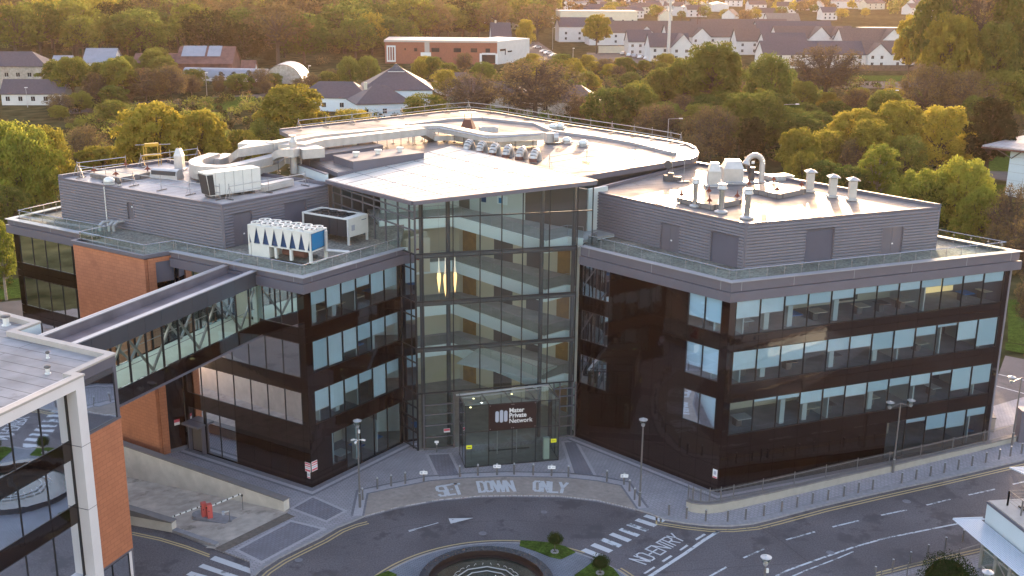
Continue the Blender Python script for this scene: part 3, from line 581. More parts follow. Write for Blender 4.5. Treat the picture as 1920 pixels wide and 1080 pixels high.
# right wing, angled face towards the entrance
op = []
for a, b, q in ((.70, 2.28, (.72, .80, .95)), (2.28, 3.86, (.70, .72, .60)), (12.0, 13.5, (.12, .18, .95)), (13.5, 15.03, (.36, .34, .42))):
    op += [(a, b, 13.3, 16.1, q[0], 'window'), (a, b, 9.3, 12.0, q[1], 'window'), (a, b, 5.3, 7.95, q[2], 'window')]
facade('entrance_side_panels', B0, uBA, 15.41, 0, 16.1, op, jz=(12.6, 8.6, 4.3, 2.3), maxpanel=1.55)
# left wing, face towards the entrance
op = []; bb = [(.42, .92, .62), (.62, .95, .74), (.38, .72, .45), (.33, .52, .33), (.66, .52, .95), (.62, .38, .40)]
for k in range(6):
    a = .70 + k * 1.683; b = a + 1.683
    op += [(a, b, 13.5, 16.38, bb[k][0], 'window'), (a, b, 9.6, 12.25, bb[k][1], 'window'), (a, b, 5.25, 8.1, bb[k][2], 'window')]
    if k: op.append((a, b, .12 if k > 1 else 1.05, 3.95, 0, 'shop_window'))
facade('entrance_side_panels', E0, uED, 11.05, 0, 16.4, op, jz=(12.8,), maxpanel=1.683)
# left wing, long front as far as the orange block, then beyond it
op = []; us = [.67, 2.46, 4.33, 6.2, 8.12, 10.03, 11.95, 13.75]; q3 = [.97, .97, .97, .6, .5, .5, .4]; q2 = [.70, .97, .97, .30, .97, .5, .5]; q1 = [.58, .66, .22, .28, .18, .72, .95]
for k in range(7):
    op += [(us[k], us[k+1], 13.45, 16.35, q3[k], 'window'), (us[k], us[k+1], 9.3, 12.17, q2[k], 'window'), (us[k], us[k+1], 5.3, 8.05, q1[k], 'window')]
op += [(8.2, 10.05, .15, 3.98, .24, 'shop_window'), (10.05, 11.7, .15, 3.98, .20, 'shop_window'), (11.95, 13.73, 2.75, 3.98, .30, 'shop_window')]
facade('front_panels', E0, uEF, 14.15, 0, 16.4, op, jz=(12.8,), maxpanel=1.87)
op = []
for k, a in enumerate((25.3, 27.25, 29.1, 30.95, 32.8)):
    b = a + 1.86
    op += [(a, b, 13.6, 16.4, (.9, .9, .5, .25, .95)[k], 'green_window'), (a, b, 9.5, 12.3, (.2, .1, .0, .9, .25)[k], 'green_window'), (a, b, 5.3, 8.1, (.5, .5, 0, 0, .3)[k], 'green_window')]
facade('front_panels', E0 + uEF * 23.9, uEF, 11.55, 0, 16.4, [(o[0] - 23.9, o[1] - 23.9, *o[2:]) for o in op], jz=(12.9, 8.7), maxpanel=1.86)
# orange terracotta block
g = MB().use('terracotta'); bn = nview((O2 - O1).normalized(), O1)
g.wall(O1, O2, 0, 17.42, -.3, 0, bn)
sd = (F0 - O1); sl = sd.length; sd = sd.normalized(); sn = nview(sd, O1); g.use('terracotta_side')
g.wall(O1 + sd * .3, O1 + sd * .95, 0, 17.42, -.3, 0, sn); g.wall(O1 + sd * .95, F0, 16.95, 17.42, -.3, 0, sn)
g.wall(O2 - bn * .3, O3, 0, 17.42, -.3, 0, -sn); g.build('terracotta_block', HB)
g = MB().use('fascia'); g.wall(O1 + sd * .95, F0 - sd * .02, 15.2, 16.95, -.3, -.10, sn); g.use('dark_panel'); g.wall(O1 + sd * .95, F0 - sd * .02, 0.3, 15.2, -.3, -.12, sn)
g.use('band_dark'); g.wall(O1 + sd * .95, F0 - sd * .02, 0, .3, -.3, .02, sn)
g.use('sign_red'); g.wall(O1 + sd * 1.5, O1 + sd * 2.0, 2.6, 2.85, -.12, -.09, sn); g.use('sign_white'); g.wall(O1 + sd * 1.5, O1 + sd * 2.0, 2.35, 2.6, -.12, -.09, sn); g.build('stair_glazing', HB)
# fascias: two stepped bands round each wing, with the coping on top
def fascia(poly, z0, zt, outs=(.45, .30)):
    g = MB().use('fascia'); n_ = len(poly)
    a = offset(poly, .02, False); b = offset(poly, outs[0], False); c = offset(poly, outs[1], False); zi = z0 + .75
    for i in range(n_ - 1):
        g.hexa([(*a[i], z0), (*a[i+1], z0), (*b[i+1], z0), (*b[i], z0)], [(*a[i], zi), (*a[i+1], zi), (*b[i+1], zi), (*b[i], zi)])
        g.hexa([(*a[i], zi + .03), (*a[i+1], zi + .03), (*c[i+1], zi + .03), (*c[i], zi + .03)], [(*a[i], zt), (*a[i+1], zt), (*c[i+1], zt), (*c[i], zt)])
    # joints between fascia sheets
    g.use('fascia_joint')
    for i in range(n_ - 1):
        L_ = (b[i+1] - b[i]).length; k = max(1, int(L_ / 5.6)); d_ = (b[i+1] - b[i]).normalized(); nn = nrm(d_)
        for j in ([.95] + [L_ * q / k for q in range(1, k)] + [L_ - .95]):
            p = c[i] + (c[i+1] - c[i]).normalized() * (j / L_ * (c[i+1] - c[i]).length); g.wall(p - d_ * .02, p + d_ * .02, zi + .04, zt - .02, -.01, .006, nn)
    o = g.build('fascia', HB)
    g = MB().use('coping_metal'); e = offset(poly, -.18, False); f = offset(poly, outs[0] + .02, False)
    for i in range(n_ - 1): g.hexa([(*e[i], zt), (*e[i+1], zt), (*f[i+1], zt), (*f[i], zt)], [(*e[i], zt + .06), (*e[i+1], zt + .06), (*f[i+1], zt + .06), (*f[i], zt + .06)])
    g.use('fascia'); h = offset(poly, -.14, False)
    for i in range(n_ - 1): g.hexa([(*h[i], 17.2), (*h[i+1], 17.2), (*a[i+1], 17.2), (*a[i], 17.2)], [(*h[i], zt), (*h[i+1], zt), (*a[i+1], zt), (*a[i], zt)])
    g.build('coping', HB)
RW = [A0, B0, C0, CB]
fascia([A0 + V2(.25, -.2), B0, C0, CB], 16.12, 17.66); fascia([F0 - uEF * .0, E0, D0], 16.42, 17.66); fascia([GB, G0, O3 - uEF * .45], 16.42, 17.66)
g = MB().use('fascia'); bo = [O3 - uEF*0, O2, O1, F0]
a = offset(bo, -.16, False); b = offset(bo, .13, False)
for i in range(3): g.hexa([(*a[i], 17.2), (*a[i+1], 17.2), (*b[i+1], 17.425), (*b[i], 17.425)], [(*a[i], 17.71), (*a[i+1], 17.71), (*b[i+1], 17.71), (*b[i], 17.71)])
g.build('block_coping', HB)
# terraces and solid interiors
LWP = [D0, GB + V2(3, 6), GB, G0, O3, O2, O1, F0, E0]
def inset(poly, d): return offset(poly, -d if area(poly) > 0 else d)
LWi = inset([D0, V2(-10, 104), V2(-33, 118), GB, G0, E0], .35); RWi = inset([A0, B0, C0, CB, V2(8, 112)], .35)
g = MB().use('terrace_gravel'); g.prism(inset([D0, V2(-10, 104), V2(-33, 118), GB, G0, O3, O2, O1, F0, E0], .17), 16.95, 17.46); g.build('roof_terrace', HB)
g = MB().use('terrace_gravel'); g.prism(inset([A0, B0, C0, CB, V2(8, 112)], .17), 16.95, 17.462); g.build('roof_terrace', HB)
def floors(poly, levels, name):
    g = MB()
    for (zb, zt) in levels:
        g.use('carpet'); g.prism(poly, zb + .02, zt, bottom=False, sides=False); g.use('inner_wall'); g.prism(poly, zb, zt - .02, top=False)
    return g.build(name, HB)
floors(LWi, [(-.3, .05), (4.05, 5.15), (8.2, 9.2), (12.35, 13.35), (16.45, 16.9)], 'floor_slab'); floors(RWi, [(-.3, .05), (3.75, 4.75), (8.0, 9.1), (12.05, 13.1), (16.15, 16.9)], 'floor_slab')
def core(poly, d):
    g = MB().use('inner_beige'); ip = inset(poly, d)
    g.prism(ip, 0, 16.4, top=False, bottom=False); g.use('inner_dark')
    for i in range(len(ip)):                                       # darker doors and openings in the room walls
        p, q = ip[i - 1], ip[i]; L_ = (q - p).length; d_ = (q - p).normalized(); s_ = 1.0
        while s_ < L_ - 2:
            for zf in (.05, 5.15, 9.2, 13.3):
                if rd.random() < .55: g.wall(p + d_ * s_, p + d_ * (s_ + rd.uniform(.9, 2.6)), zf, zf + rd.choice((2.1, 2.4)), -.06, .06)
            s_ += 3.1
    g.build('inner_core', HB)
core([D0, V2(-12, 100), V2(-33, 110), V2(-39, 108), G0, E0], 4.8); core([A0, B0, C0, V2(34, 102), V2(12, 104)], 4.8)
# columns, partitions and desks just inside the glass
g = MB()
for P0, u, L_, zs in ((B0, uBC, 27, (.05, 4.75, 9.1, 13.1)), (E0, uED, 10.6, (.05, 5.15, 9.2, 13.35)), (E0, uEF, 35, (.05, 5.15, 9.2, 13.35)), (B0, uBA, 15, (.05, 4.75, 9.1, 13.1))):
    n = nview(u, P0); s_ = 1.6
    while s_ < L_ - .5:
        for zf in zs:
            k = rd.random()
            g.use('inner_wall')
            if k < .30: g.wall(P0 + u * s_, P0 + u * (s_ + .45), zf, zf + 2.95, -1.3, -.85, n)
            elif k < .52: g.wall(P0 + u * s_, P0 + u * (s_ + .12), zf, zf + 2.95, -4.6, -.5, n)
            if rd.random() < .5:
                g.use(rd.choice(['inner_beige', 'inner_wall', 'blue_cloth', 'inner_dark', 'inner_beige'])); g.wall(P0 + u * (s_ + .7), P0 + u * (s_ + rd.uniform(1.5, 2.1)), zf + .68, zf + .74, -2.4, -1.2, n)
                g.use('inner_dark'); g.wall(P0 + u * (s_ + .8), P0 + u * (s_ + 1.3), zf, zf + .67, -2.2, -1.6, n)
        s_ += 2.2
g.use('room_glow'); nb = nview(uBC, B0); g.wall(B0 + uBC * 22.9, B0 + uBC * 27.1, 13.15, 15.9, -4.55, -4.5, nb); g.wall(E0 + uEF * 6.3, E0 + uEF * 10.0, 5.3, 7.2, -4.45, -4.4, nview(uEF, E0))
g.build('interior_fittings', HB)
g = MB().use('clad')                                               # rear walls
for a, b in ((CB, C0), (V2(8, 112), CB), (GB, G0), (V2(-33, 118), GB)):
    g.wall(a, b, 0, 16.9, -.3, .0); g.build('rear_wall', HB); g = MB().use('clad')
# -------------------------------------------------------------- plant rooms with horizontal ribbed cladding
def ribs(g, p0, p1, z0, z1, cuts=(), pitch=.25, dep=.15):
    """ribbed sheet between p0 and p1; cuts: (ua, ub, za, zb) left free"""
    d_ = (p1 - p0).normalized(); L_ = (p1 - p0).length; n = nview(d_, p0)
    k = int(round((z1 - z0) / pitch)); h = (z1 - z0) / k
    P = lambda s_, t, z: (*(p0 + d_ * s_ + n * t), z)
    for i in range(k):
        z = z0 + i * h; seg = [(0, L_)]
        for c in cuts:
            if c[2] < z + h * .5 < c[3]:
                ns = []
                for a, b in seg:
                    if c[1] <= a or c[0] >= b: ns.append((a, b))
                    else:
                        if c[0] > a: ns.append((a, c[0]))
                        if c[1] < b: ns.append((c[1], b))
                seg = ns
        for a, b in seg:
            prof = [(0, 0), (dep, h * .04), (dep, h * .50), (dep * .9, h * .60), (0, h * .64), (0, h)]
            for (t0, y0), (t1, y1) in zip(prof[:-1], prof[1:]): g.face([P(a, t0, z + y0), P(b, t0, z + y0), P(b, t1, z + y1), P(a, t1, z + y1)])
def louvre(p0, d_, n, a, b, z0, z1, name='louvre_panel', par=None, blades=True):
    g = MB(); P = lambda s_, t, z: (*(p0 + d_ * s_ + n * t), z); g.use('fascia')
    for s0, s1, y0, y1 in ((a, a + .07, z0, z1), (b - .07, b, z0, z1), (a + .07, b - .07, z1 - .07, z1)): g.hexa([P(s0, -.05, y0), P(s1, -.05, y0), P(s1, .07, y0), P(s0, .07, y0)], [P(s0, -.05, y1), P(s1, -.05, y1), P(s1, .07, y1), P(s0, .07, y1)])
    if blades:
        z = z0
        while z < z1 - .12: g.face([P(a + .07, .05, z), P(b - .07, .05, z), P(b - .07, -.03, z + .085), P(a + .07, -.03, z + .085)]); z += .095
        g.use('black'); g.face([P(a + .07, -.04, z0), P(b - .07, -.04, z0), P(b - .07, -.04, z1 - .07), P(a + .07, -.04, z1 - .07)])
        return g.build(name, par)
    g.hexa([P(a + .07, -.04, z0), P((a + b) / 2 - .01, -.04, z0), P((a + b) / 2 - .01, .03, z0), P(a + .07, .03, z0)], [P(a + .07, -.04, z1 - .07), P((a + b) / 2 - .01, -.04, z1 - .07), P((a + b) / 2 - .01, .03, z1 - .07), P(a + .07, .03, z1 - .07)])
    g.hexa([P((a + b) / 2 + .01, -.04, z0), P(b - .07, -.04, z0), P(b - .07, .03, z0), P((a + b) / 2 + .01, .03, z0)], [P((a + b) / 2 + .01, -.04, z1 - .07), P(b - .07, -.04, z1 - .07), P(b - .07, .03, z1 - .07), P((a + b) / 2 + .01, .03, z1 - .07)])
    o = g.build('door', par); h = MB().use('sign_white'); h.hexa([P((a + b) / 2 + .05, .03, z0 + 1.0), P((a + b) / 2 + .2, .03, z0 + 1.0), P((a + b) / 2 + .2, .06, z0 + 1.0), P((a + b) / 2 + .05, .06, z0 + 1.0)], [P((a + b) / 2 + .05, .03, z0 + 1.12), P((a + b) / 2 + .2, .03, z0 + 1.12), P((a + b) / 2 + .2, .06, z0 + 1.12), P((a + b) / 2 + .05, .06, z0 + 1.12)])
    h.build('door_handle', o); return o
PR = [V2(7.2, 99.2), V2(18.45, 86.75), V2(36.15, 93.75), V2(18.7, 113.4)]     # right plant room: inner, front, right, back
PL = [V2(-42.0, 102.95), V2(-24.14, 91.7), V2(-16.9, 100.75), V2(-34.7, 112.06)]
def plant(name, poly, zt, walls, roof, jn):
    g = MB().use('clad')
    for i, cuts in walls: ribs(g, poly[i], poly[(i + 1) % 4], 17.3, zt - .12, cuts)
    g.use('fascia'); g.prism(inset(poly, .12), 17.3, zt - .3)
    for i in range(4):
        for p in (poly[i],): g.box(p.x, p.y, 17.3, .22, .22, zt - 17.3 - .1)
    o = g.build(name, HB)
    g = MB().use(roof); g.prism(inset(poly, .10), zt - .25, zt - .02); g.use('fascia'); ip = offset(poly, -.2 if area(poly) > 0 else .2); op_ = offset(poly, .09 if area(poly) > 0 else -.09)
    for i in range(4):
        j = (i + 1) % 4; up = .04 if i in jn else .28
        g.hexa([(*ip[i], zt - .12), (*ip[j], zt - .12), (*op_[j], zt - .12), (*op_[i], zt - .12)], [(*ip[i], zt + up), (*ip[j], zt + up), (*op_[j], zt + up), (*op_[i], zt + up)])
    r = g.build('plant_room_roof', HB); return o
def px_cut(poly, i, pts):                                         # photo x-range and z-range of an opening on wall i
    d_ = (poly[i+1] - poly[i]).normalized(); a = [onwall(x, y, poly[i], d_) for x, y in pts]
    return (min(a[0][0], a[1][0]), max(a[0][0], a[1][0]))
def wallu(poly, i): d_ = (poly[(i+1) % 4] - poly[i]).normalized(); return poly[i], d_, nview(d_, poly[i])
c0 = px_cut(PR, 0, [(1240, 445), (1275, 445)]); c1 = px_cut(PR, 0, [(1334, 460), (1386, 470)]); c2 = px_cut(PR, 1, [(1508, 460), (1561, 460)]); c3 = px_cut(PR, 1, [(1651, 450), (1690, 450)])
o = plant('plant_room', PR, 21.2, [(0, [(*c0, 17.3, 19.75), (*c1, 17.3, 20.0)]), (1, [(*c2, 17.3, 20.2), (*c3, 17.3, 19.9)])], 'roof_right', (0, 1))
louvre(*wallu(PR, 0), *c0, 17.35, 19.75, par=o, blades=False); louvre(*wallu(PR, 0), *c1, 17.35, 20.0, par=o); louvre(*wallu(PR, 1), *c2, 17.35, 20.2, par=o); louvre(*wallu(PR, 1), *c3, 17.35, 19.9, par=o, blades=False)
e0 = px_cut(PL, 0, [(242, 400), (253, 400)]); e1 = px_cut(PL, 1, [(437, 430), (472, 430)]); e2 = px_cut(PL, 1, [(532, 400), (573, 400)])
o = plant('plant_room', PL, 21.2, [(0, [(*e0, 18.6, 20.1)]), (1, [(*e1, 17.3, 20.2), (*e2, 17.3, 20.4)])], 'roof_left', (0, 1))
louvre(*wallu(PL, 0), *e0, 18.6, 20.1, par=o, blades=False, name='vent_panel'); louvre(*wallu(PL, 1), *e1, 17.35, 20.2, par=o, blades=False); louvre(*wallu(PL, 1), *e2, 17.35, 20.4, par=o)
g = MB().use('white_metal'); p0, d_, n = wallu(PL, 0); s_ = onwall(200, 380, p0, d_)[0]; q = p0 + d_ * s_ + n * .12
g.tube((q.x, q.y, 17.5), (q.x, q.y, 21.1), .06); g.build('downpipe', HB)
# -------------------------------------------------------------- high roof at the back with the rounded corner
bt = [G(*p, 22.2) for p in ((524, 244), (830, 210), (880, 206.5), (930, 212), (1000, 224), (1080, 237), (1200, 255), (1270, 267), (1292, 272), (1305, 279), (1310, 287), (1307, 293), (1298, 298), (1250, 305), (1116, 327))]
bt += [V2(6.2, 100.8), V2(-6.2, 114.6), V2(-16.0, 101.6), V2(-21.2, 110.4), V2(-24.0, 122.8)]
g = MB().use('fascia'); g.prism(bt, 21.72, 22.16); g.use('dark_steel'); g.prism(inset(bt, 1.0), 0, 21.72, top=False, bottom=False)
g.use('roof_back'); g.prism(inset(bt, .16), 22.16, 22.2, bottom=False); g.build('upper_roof', HB)
g = MB().use('fascia'); bo_ = offset(bt, .02 if area(bt) > 0 else -.02); bi = inset(bt, .28)
for i in range(0, 14): g.hexa([(*bi[i], 22.1), (*bi[i+1], 22.1), (*bo_[i+1], 22.1), (*bo_[i], 22.1)], [(*bi[i], 22.36 if i < 9 else 22.25), (*bi[i+1], 22.36 if i < 9 else 22.25), (*bo_[i+1], 22.36 if i < 9 else 22.25), (*bo_[i], 22.36 if i < 9 else 22.25)])
g.build('roof_edge', HB)
# long low upstand that crosses the high roof
g = MB().use('coping_metal'); ups = [G(x, y, 22.3) for x, y in ((762, 236), (842, 225), (905, 222.5), (935, 226), (1003, 233), (1035, 247), (1120, 258), (1190, 270), (1265, 289))]
for i in range(len(ups) - 1): g.wall(ups[i], ups[i+1], 22.2, 22.5, -.25, .25)
g.build('roof_upstand', HB)
# -------------------------------------------------------------- atrium: curtain walls
FLp = V2(-8.03, 89.79); fu = (A0 - FLp).normalized(); fn = nview(fu, FLp); lu = V2(-.61, .79).normalized(); ln_ = nview(lu, FLp)
top_f = lambda s_: 22.06 + s_ * .075
def grid(name, P0, u, n, verts, rails, zb, topf, end, glass='atrium_glass', frame='dark_frame', vw=.07, rw=.09, proud=.03, back=-.12):
    P = lambda s_, t, z: (*(P0 + u * s_ + n * t), z); g = MB().use(glass)
    xs = sorted(verts); g.face([P(xs[0], -.02, zb), P(xs[-1], -.02, zb), P(xs[-1], -.02, topf(xs[-1])), P(xs[0], -.02, topf(xs[0]))]); o = g.build(name, HB)
    g = MB().use(frame)
    for s_ in xs: g.hexa([P(s_ - vw/2, back, zb), P(s_ + vw/2, back, zb), P(s_ + vw/2, proud, zb), P(s_ - vw/2, proud, zb)], [P(s_ - vw/2, back, topf(s_)), P(s_ + vw/2, back, topf(s_)), P(s_ + vw/2, proud, topf(s_)), P(s_ - vw/2, proud, topf(s_))])
    for z in rails:
        a = xs[0]; b = xs[-1] if z > 17 or end is None else end
        g.hexa([P(a, back, z - rw/2), P(b, back, z - rw/2), P(b, proud + .01, z - rw/2), P(a, proud + .01, z - rw/2)], [P(a, back, z + rw/2), P(b, back, z + rw/2), P(b, proud + .01, z + rw/2), P(a, proud + .01, z + rw/2)])
    g.build('mullions', o); return o
grid('curtain_wall', FLp, fu, fn, [0, .6, 3.22, 5.51, 7.37, 9.19, 11.52, 13.97], [17.62, 13.5, 9.4, 5.3], 5.25, lambda s_: 17.62, None)
grid('curtain_wall', FLp, fu, fn, [0, .6, 3.22, 5.51, 7.37, 9.19, 11.52, 13.97, 15.3], [20.65], 17.66, top_f, None)
LL = 2.35
grid('curtain_wall', FLp, lu, ln_, [0, .7, LL], [17.62, 16.3, 13.5, 12.2, 9.4, 8.1, 5.3, 4.0, 2.9, 1.7, .2], 0.05, lambda s_: 17.62, None)
grid('curtain_wall', FLp, lu, ln_, [0, .85, 2.6, 4.55, 6.4, 8.3, 10.2, 12.1, 13.7], [20.55, 19.6, 21.15], 17.66, lambda s_: 22.06 - s_ * .026, None, glass='side_glass', frame='grey_frame', vw=.1)
grid('ground_floor_glazing', FLp, fu, fn, [.6, 3.2], [.15, 1.2, 2.3, 3.3, 4.2], 0.05, lambda s_: 5.2, None, glass='porch_glass', frame='grey_frame', vw=.1)
grid('ground_floor_glazing', FLp, fu, fn, [12.2, 12.75, 13.9, 14.2], [.15, 1.1, 2.05, 3.0, 3.95, 4.7], 0.05, lambda s_: 5.2, None, glass='porch_glass', frame='grey_frame', vw=.1)
g = MB().use('dark_steel')                                          # round beams and columns just behind the glass
for z in (17.25, 13.1, 9.0): a = FLp + fu * .2 - fn * .55; b = FLp + fu * 14.1 - fn * .55; g.tube((*a, z), (*b, z), .17, n=10); a = FLp + lu * 2.4 - ln_ * .5; b = FLp - fn * .5; g.tube((*a, z), (*b, z), .15, n=8)
for s_, t, zt in ((.65, -.6, 21.9), (2.95, -.85, 22.1), (11.05, -.75, 22.7), (13.9, -.7, 22.8)): a = FLp + fu * s_ + fn * t; g.tube((*a, 0), (*a, zt), .19, n=12)
g.build('steel_frame', HB)
# balconies
zl = [18.1, 13.62, 9.35, 5.25]
ap, pl_, pr_, pe = V2(-5.7, 103.2), V2(-8.2, 102.2), V2(2.85, 93.45), V2(4.75, 95.2)
p4 = V2(6.1, 94.6)
back = [V2(-12.5, 104.5), V2(-5.2, 107.6), V2(6.6, 98.0), V2(8.4, 99.5)]
for k, z in enumerate(zl):
    z = [17.95, 13.6, 9.4, 5.3][k]
    g = MB().use('balcony_white'); run = [V2(-12.2, 100.5), pl_, ap, pr_, pe, p4]
    for i in range(len(run) - 1): g.wall(run[i], run[i+1], z - 1.05, z, -.12, .12)
    g.use('carpet'); poly = run + back[::-1][0:] ; g.prism(run + [V2(9, 97), V2(8.4, 99.5), V2(-5.2, 109), V2(-14, 106)], z - .32, z - .14); g.use('inner_wall'); g.prism(run + [V2(9, 97), V2(8.4, 99.5), V2(-5.2, 109), V2(-14, 106)], z - .40, z - .34)
    o = g.build('balcony', HB)
    g = MB().use('rail_glass')
    for i in range(len(run) - 1): g.face([(*run[i], z + .02), (*run[i+1], z + .02), (*run[i+1], z + .95), (*run[i], z + .95)])
    g.use('dull_steel')
    for i in range(len(run) - 1):
        g.tube((*run[i], z + 1.02), (*run[i+1], z + 1.02), .03, n=6); L_ = (run[i+1] - run[i]).length; m = max(1, int(L_ / 1.3))
        for j in range(m + 1): p = run[i].lerp(run[i+1], j / m); g.tube((*p, z - .05), (*p, z + 1.0), .02, n=4)
    g.build('balustrade', o)
g = MB().use('ceiling_light')
for z in (17.55, 13.2, 9.0, 4.9):
    for k in range(5):
        q = ap.lerp(pr_, (k + .5) / 5) + V2(1.6, 1.3); g.box(q.x, q.y, z - .06, .7, .25, .04, -.8)
    g.box(-9.6, 102.0, z - .06, .6, .25, .04)
g.build('ceiling_light', HB)
g = MB().use('inner_beige')                                          # back walls of the galleries
def seg(a, b, z0, z1, m, t=.15): g.use(m); g.wall(a, b, z0, z1, -t, t)
for k, (z0, z1) in enumerate(((0.05, 4.1), (5.1, 8.3), (9.2, 12.5), (13.4, 16.8), (17.8, 21.6))):
    up = k == 4
    seg(back[0], back[1], z0, z1, 'inner_beige' if not up else 'inner_wall'); seg(back[1], back[2], z0, z1, 'inner_beige' if not up else 'inner_dark'); seg(back[2], back[3], z0, z1, 'inner_wall')
    d_ = (back[2] - back[1]); L_ = d_.length; d_ = d_.normalized()
    if not up:
        for a, b, m in ((.6, 2.3, 'wood_door'), (4.6, 6.9, 'inner_dark'), (8.6, 10.4, 'inner_dark'), (12.2, 13.6, 'wood_door')): seg(back[1] + d_ * a, back[1] + d_ * b, z0, z0 + 2.4, m, .2)
    else:
        seg(back[1] + d_ * 1.5, back[1] + d_ * 8.3, z0, z1, 'inner_wall', .2); seg(back[1] + d_ * 3.0, back[1] + d_ * 3.6, z0 + 1.0, z0 + 2, 'chiller_navy', .24); seg(back[1] + d_ * 5.0, back[1] + d_ * 6.2, z0 + 1.1, z0 + 1.9, 'panel_white', .26); seg(back[1] + d_ * 5.2, back[1] + d_ * 5.6, z0 + 1.2, z0 + 1.7, 'chiller_blue', .28)
g.use('balcony_white'); g.wall(pe + V2(.9, -.2), A0 + V2(.4, .4), 0, 17.2, -.12, .12); g.prism([V2(-12, 93.8), V2(-9.6, 94.2), V2(-9.2, 96.2), V2(-12, 96.2)], 0, 16.6)
seg(V2(-9.6, 97.5), V2(-8.0, 101.0), 13.5, 16.9, 'inner_beige')
g.use('carpet'); g.prism([FLp - fn * .1, A0 - fn * .1, V2(8, 100), V2(-5, 109), V2(-14, 104), D0], -.2, .03)
g.use('inner_wall'); g.prism([V2(-5.0, 97.5), V2(2.0, 93.6), V2(4.2, 97), V2(-3, 102)], 5.26, 5.36); g.build('gallery_walls', HB)
# number on the gallery wall
g = MB().use('rust_red'); q0 = V2(-9.45, 96.6); w_ = G(823, 441, 15.3)
vs, fs = textmesh('3', 1.6); wp = V2(-9.0, 98.6); fd = V2(.99, .12).normalized()
g.mesh([(*(V2(-8.85, 98.9) + fd * v[0]), 14.7 + v[1]) for v in vs], fs); g.use('inner_beige'); g.wall(V2(-9.3, 98.98), V2(-7.5, 99.2), 13.6, 16.8, 0, .12); g.build('floor_number', HB)
# pendant lights
for i, (px, py0, py1) in enumerate(((823, 484, 549), (835, 484, 556), (841, 490, 545), (853, 482, 549))):
    dist = 93.0 + (i % 2) * 1.3; pp = V2(0, 0); d_ = ray(px, (py0 + py1) / 2); t = dist / d_.y; x, y = d_.x * t, d_.y * t
    z0, z1 = zat((x, y), py1), zat((x, y), py0); L_ = z1 - z0; g = MB().use('lamp_glow')
    g.lathe(x, y, [(.01, z0), (.10, z0 + L_ * .22), (.17, z0 + L_ * .45), (.13, z0 + L_ * .58)], 10); g.use('lamp_white'); g.lathe(x, y, [(.13, z0 + L_ * .58), (.06, z0 + L_ * .75), (.035, z1), (.01, z1 + .1)], 10)
    g.use('dull_steel'); g.tube((x, y, z1), (x, y, 21.9), .008, n=4)
    g.build('pendant_light', smooth=True, label='glowing spindle shaped pendant lamp hanging inside the atrium glass, %s' % ('leftmost of four', 'second from left', 'third from left', 'rightmost of four')[i], cat='light', group='pendant lamps in the atrium')
# atrium roof: one inclined plane of fritted panels
a_, n_ = Vector((*FLp, 22.2)), None
Rp = FLp + fu * 15.4; Lp = V2(-16.42, 100.65)
P1 = Vector((*(FLp + V2(-.05, -.5)), 22.2)); P2 = Vector((*(Rp + V2(.1, -.4)), 23.30)); P3 = Vector((*(Lp + V2(-.4, -.3)), 21.75)); P4 = Vector((-6.45, 115.3, 22.55))
g = MB().use('fritted_glass'); pt = lambda u_, v_: P1 * (1-u_) * (1-v_) + P2 * u_ * (1-v_) + P3 * (1-u_) * v_ + P4 * u_ * v_
NU, NV = 5, 9
for i in range(NU):
    for j in range(NV): g.face([pt(i / NU, j / NV), pt((i + 1) / NU, j / NV), pt((i + 1) / NU, (j + 1) / NV), pt(i / NU, (j + 1) / NV)])
o = g.build('roof_light', HB)
g = MB().use('coping_metal')
for i in range(NU + 1): g.beam(pt(i / NU, 0) + Vector((0, 0, .012)), pt(i / NU, 1) + Vector((0, 0, .012)), .09 if i in (0, NU) else .06, .05)
g.use('dull_steel')
for j in range(1, NV): g.beam(pt(0, j / NV) + Vector((0, 0, .01)), pt(1, j / NV) + Vector((0, 0, .01)), .05, .04)
g.build('glazing_bars', o)
g = MB().use('fascia'); dz = Vector((0, 0, .16))
for a, b in ((P1, P2), (P1, P3)): g.beam(a - dz, b - dz, .3, .34)
g.use('dark_steel')
for a, b in ((P2, P4), (P3, P4)): g.beam(a - dz, b - dz, .3, .3)
g.build('eaves', HB)
# ------------------------------------------------------------------ terrace balustrades
def balustrade(pts, z=17.3, h=1.12, name='glass_balustrade', step=1.55):
    g = MB().use('rail_glass')
    for a, b in zip(pts[:-1], pts[1:]): g.face([(*a, z + .12), (*b, z + .12), (*b, z + h - .06), (*a, z + h - .06)])
    g.use('steel')
    for a, b in zip(pts[:-1], pts[1:]): g.tube((*a, z + h), (*b, z + h), .032, n=6)
    o = g.build(name, HB); g = MB().use('dull_steel')
    for a, b in zip(pts[:-1], pts[1:]):
        L_ = (b - a).length; k = max(1, int(round(L_ / step)))
        for i in range(k + 1):
            p = a.lerp(b, min(.985, max(.015, i / k))); g.tube((*p, z), (*p, z + h), .022, n=5)
            for dz in (.25, .85): g.box(p.x, p.y, z + dz, .16, .05, .05, atan2((b - a).y, (b - a).x))
    g.build('post', o)
rp = inset([A0, B0, C0, CB, V2(8, 112)], .38); balustrade([rp[0] + V2(1.2, 1.6), rp[0] + V2(.3, .3), rp[1], rp[2], rp[3]])
lp = inset([D0, V2(-10, 104), V2(-33, 118), GB, G0, O3, O2, O1, F0, E0], .42)
balustrade([lp[0] + V2(.3, .3), lp[9], lp[8], lp[7], lp[6], lp[6] + V2(1.9, 2.6)]); balustrade([lp[6] + V2(1.4, 2.3), lp[4], lp[3]])
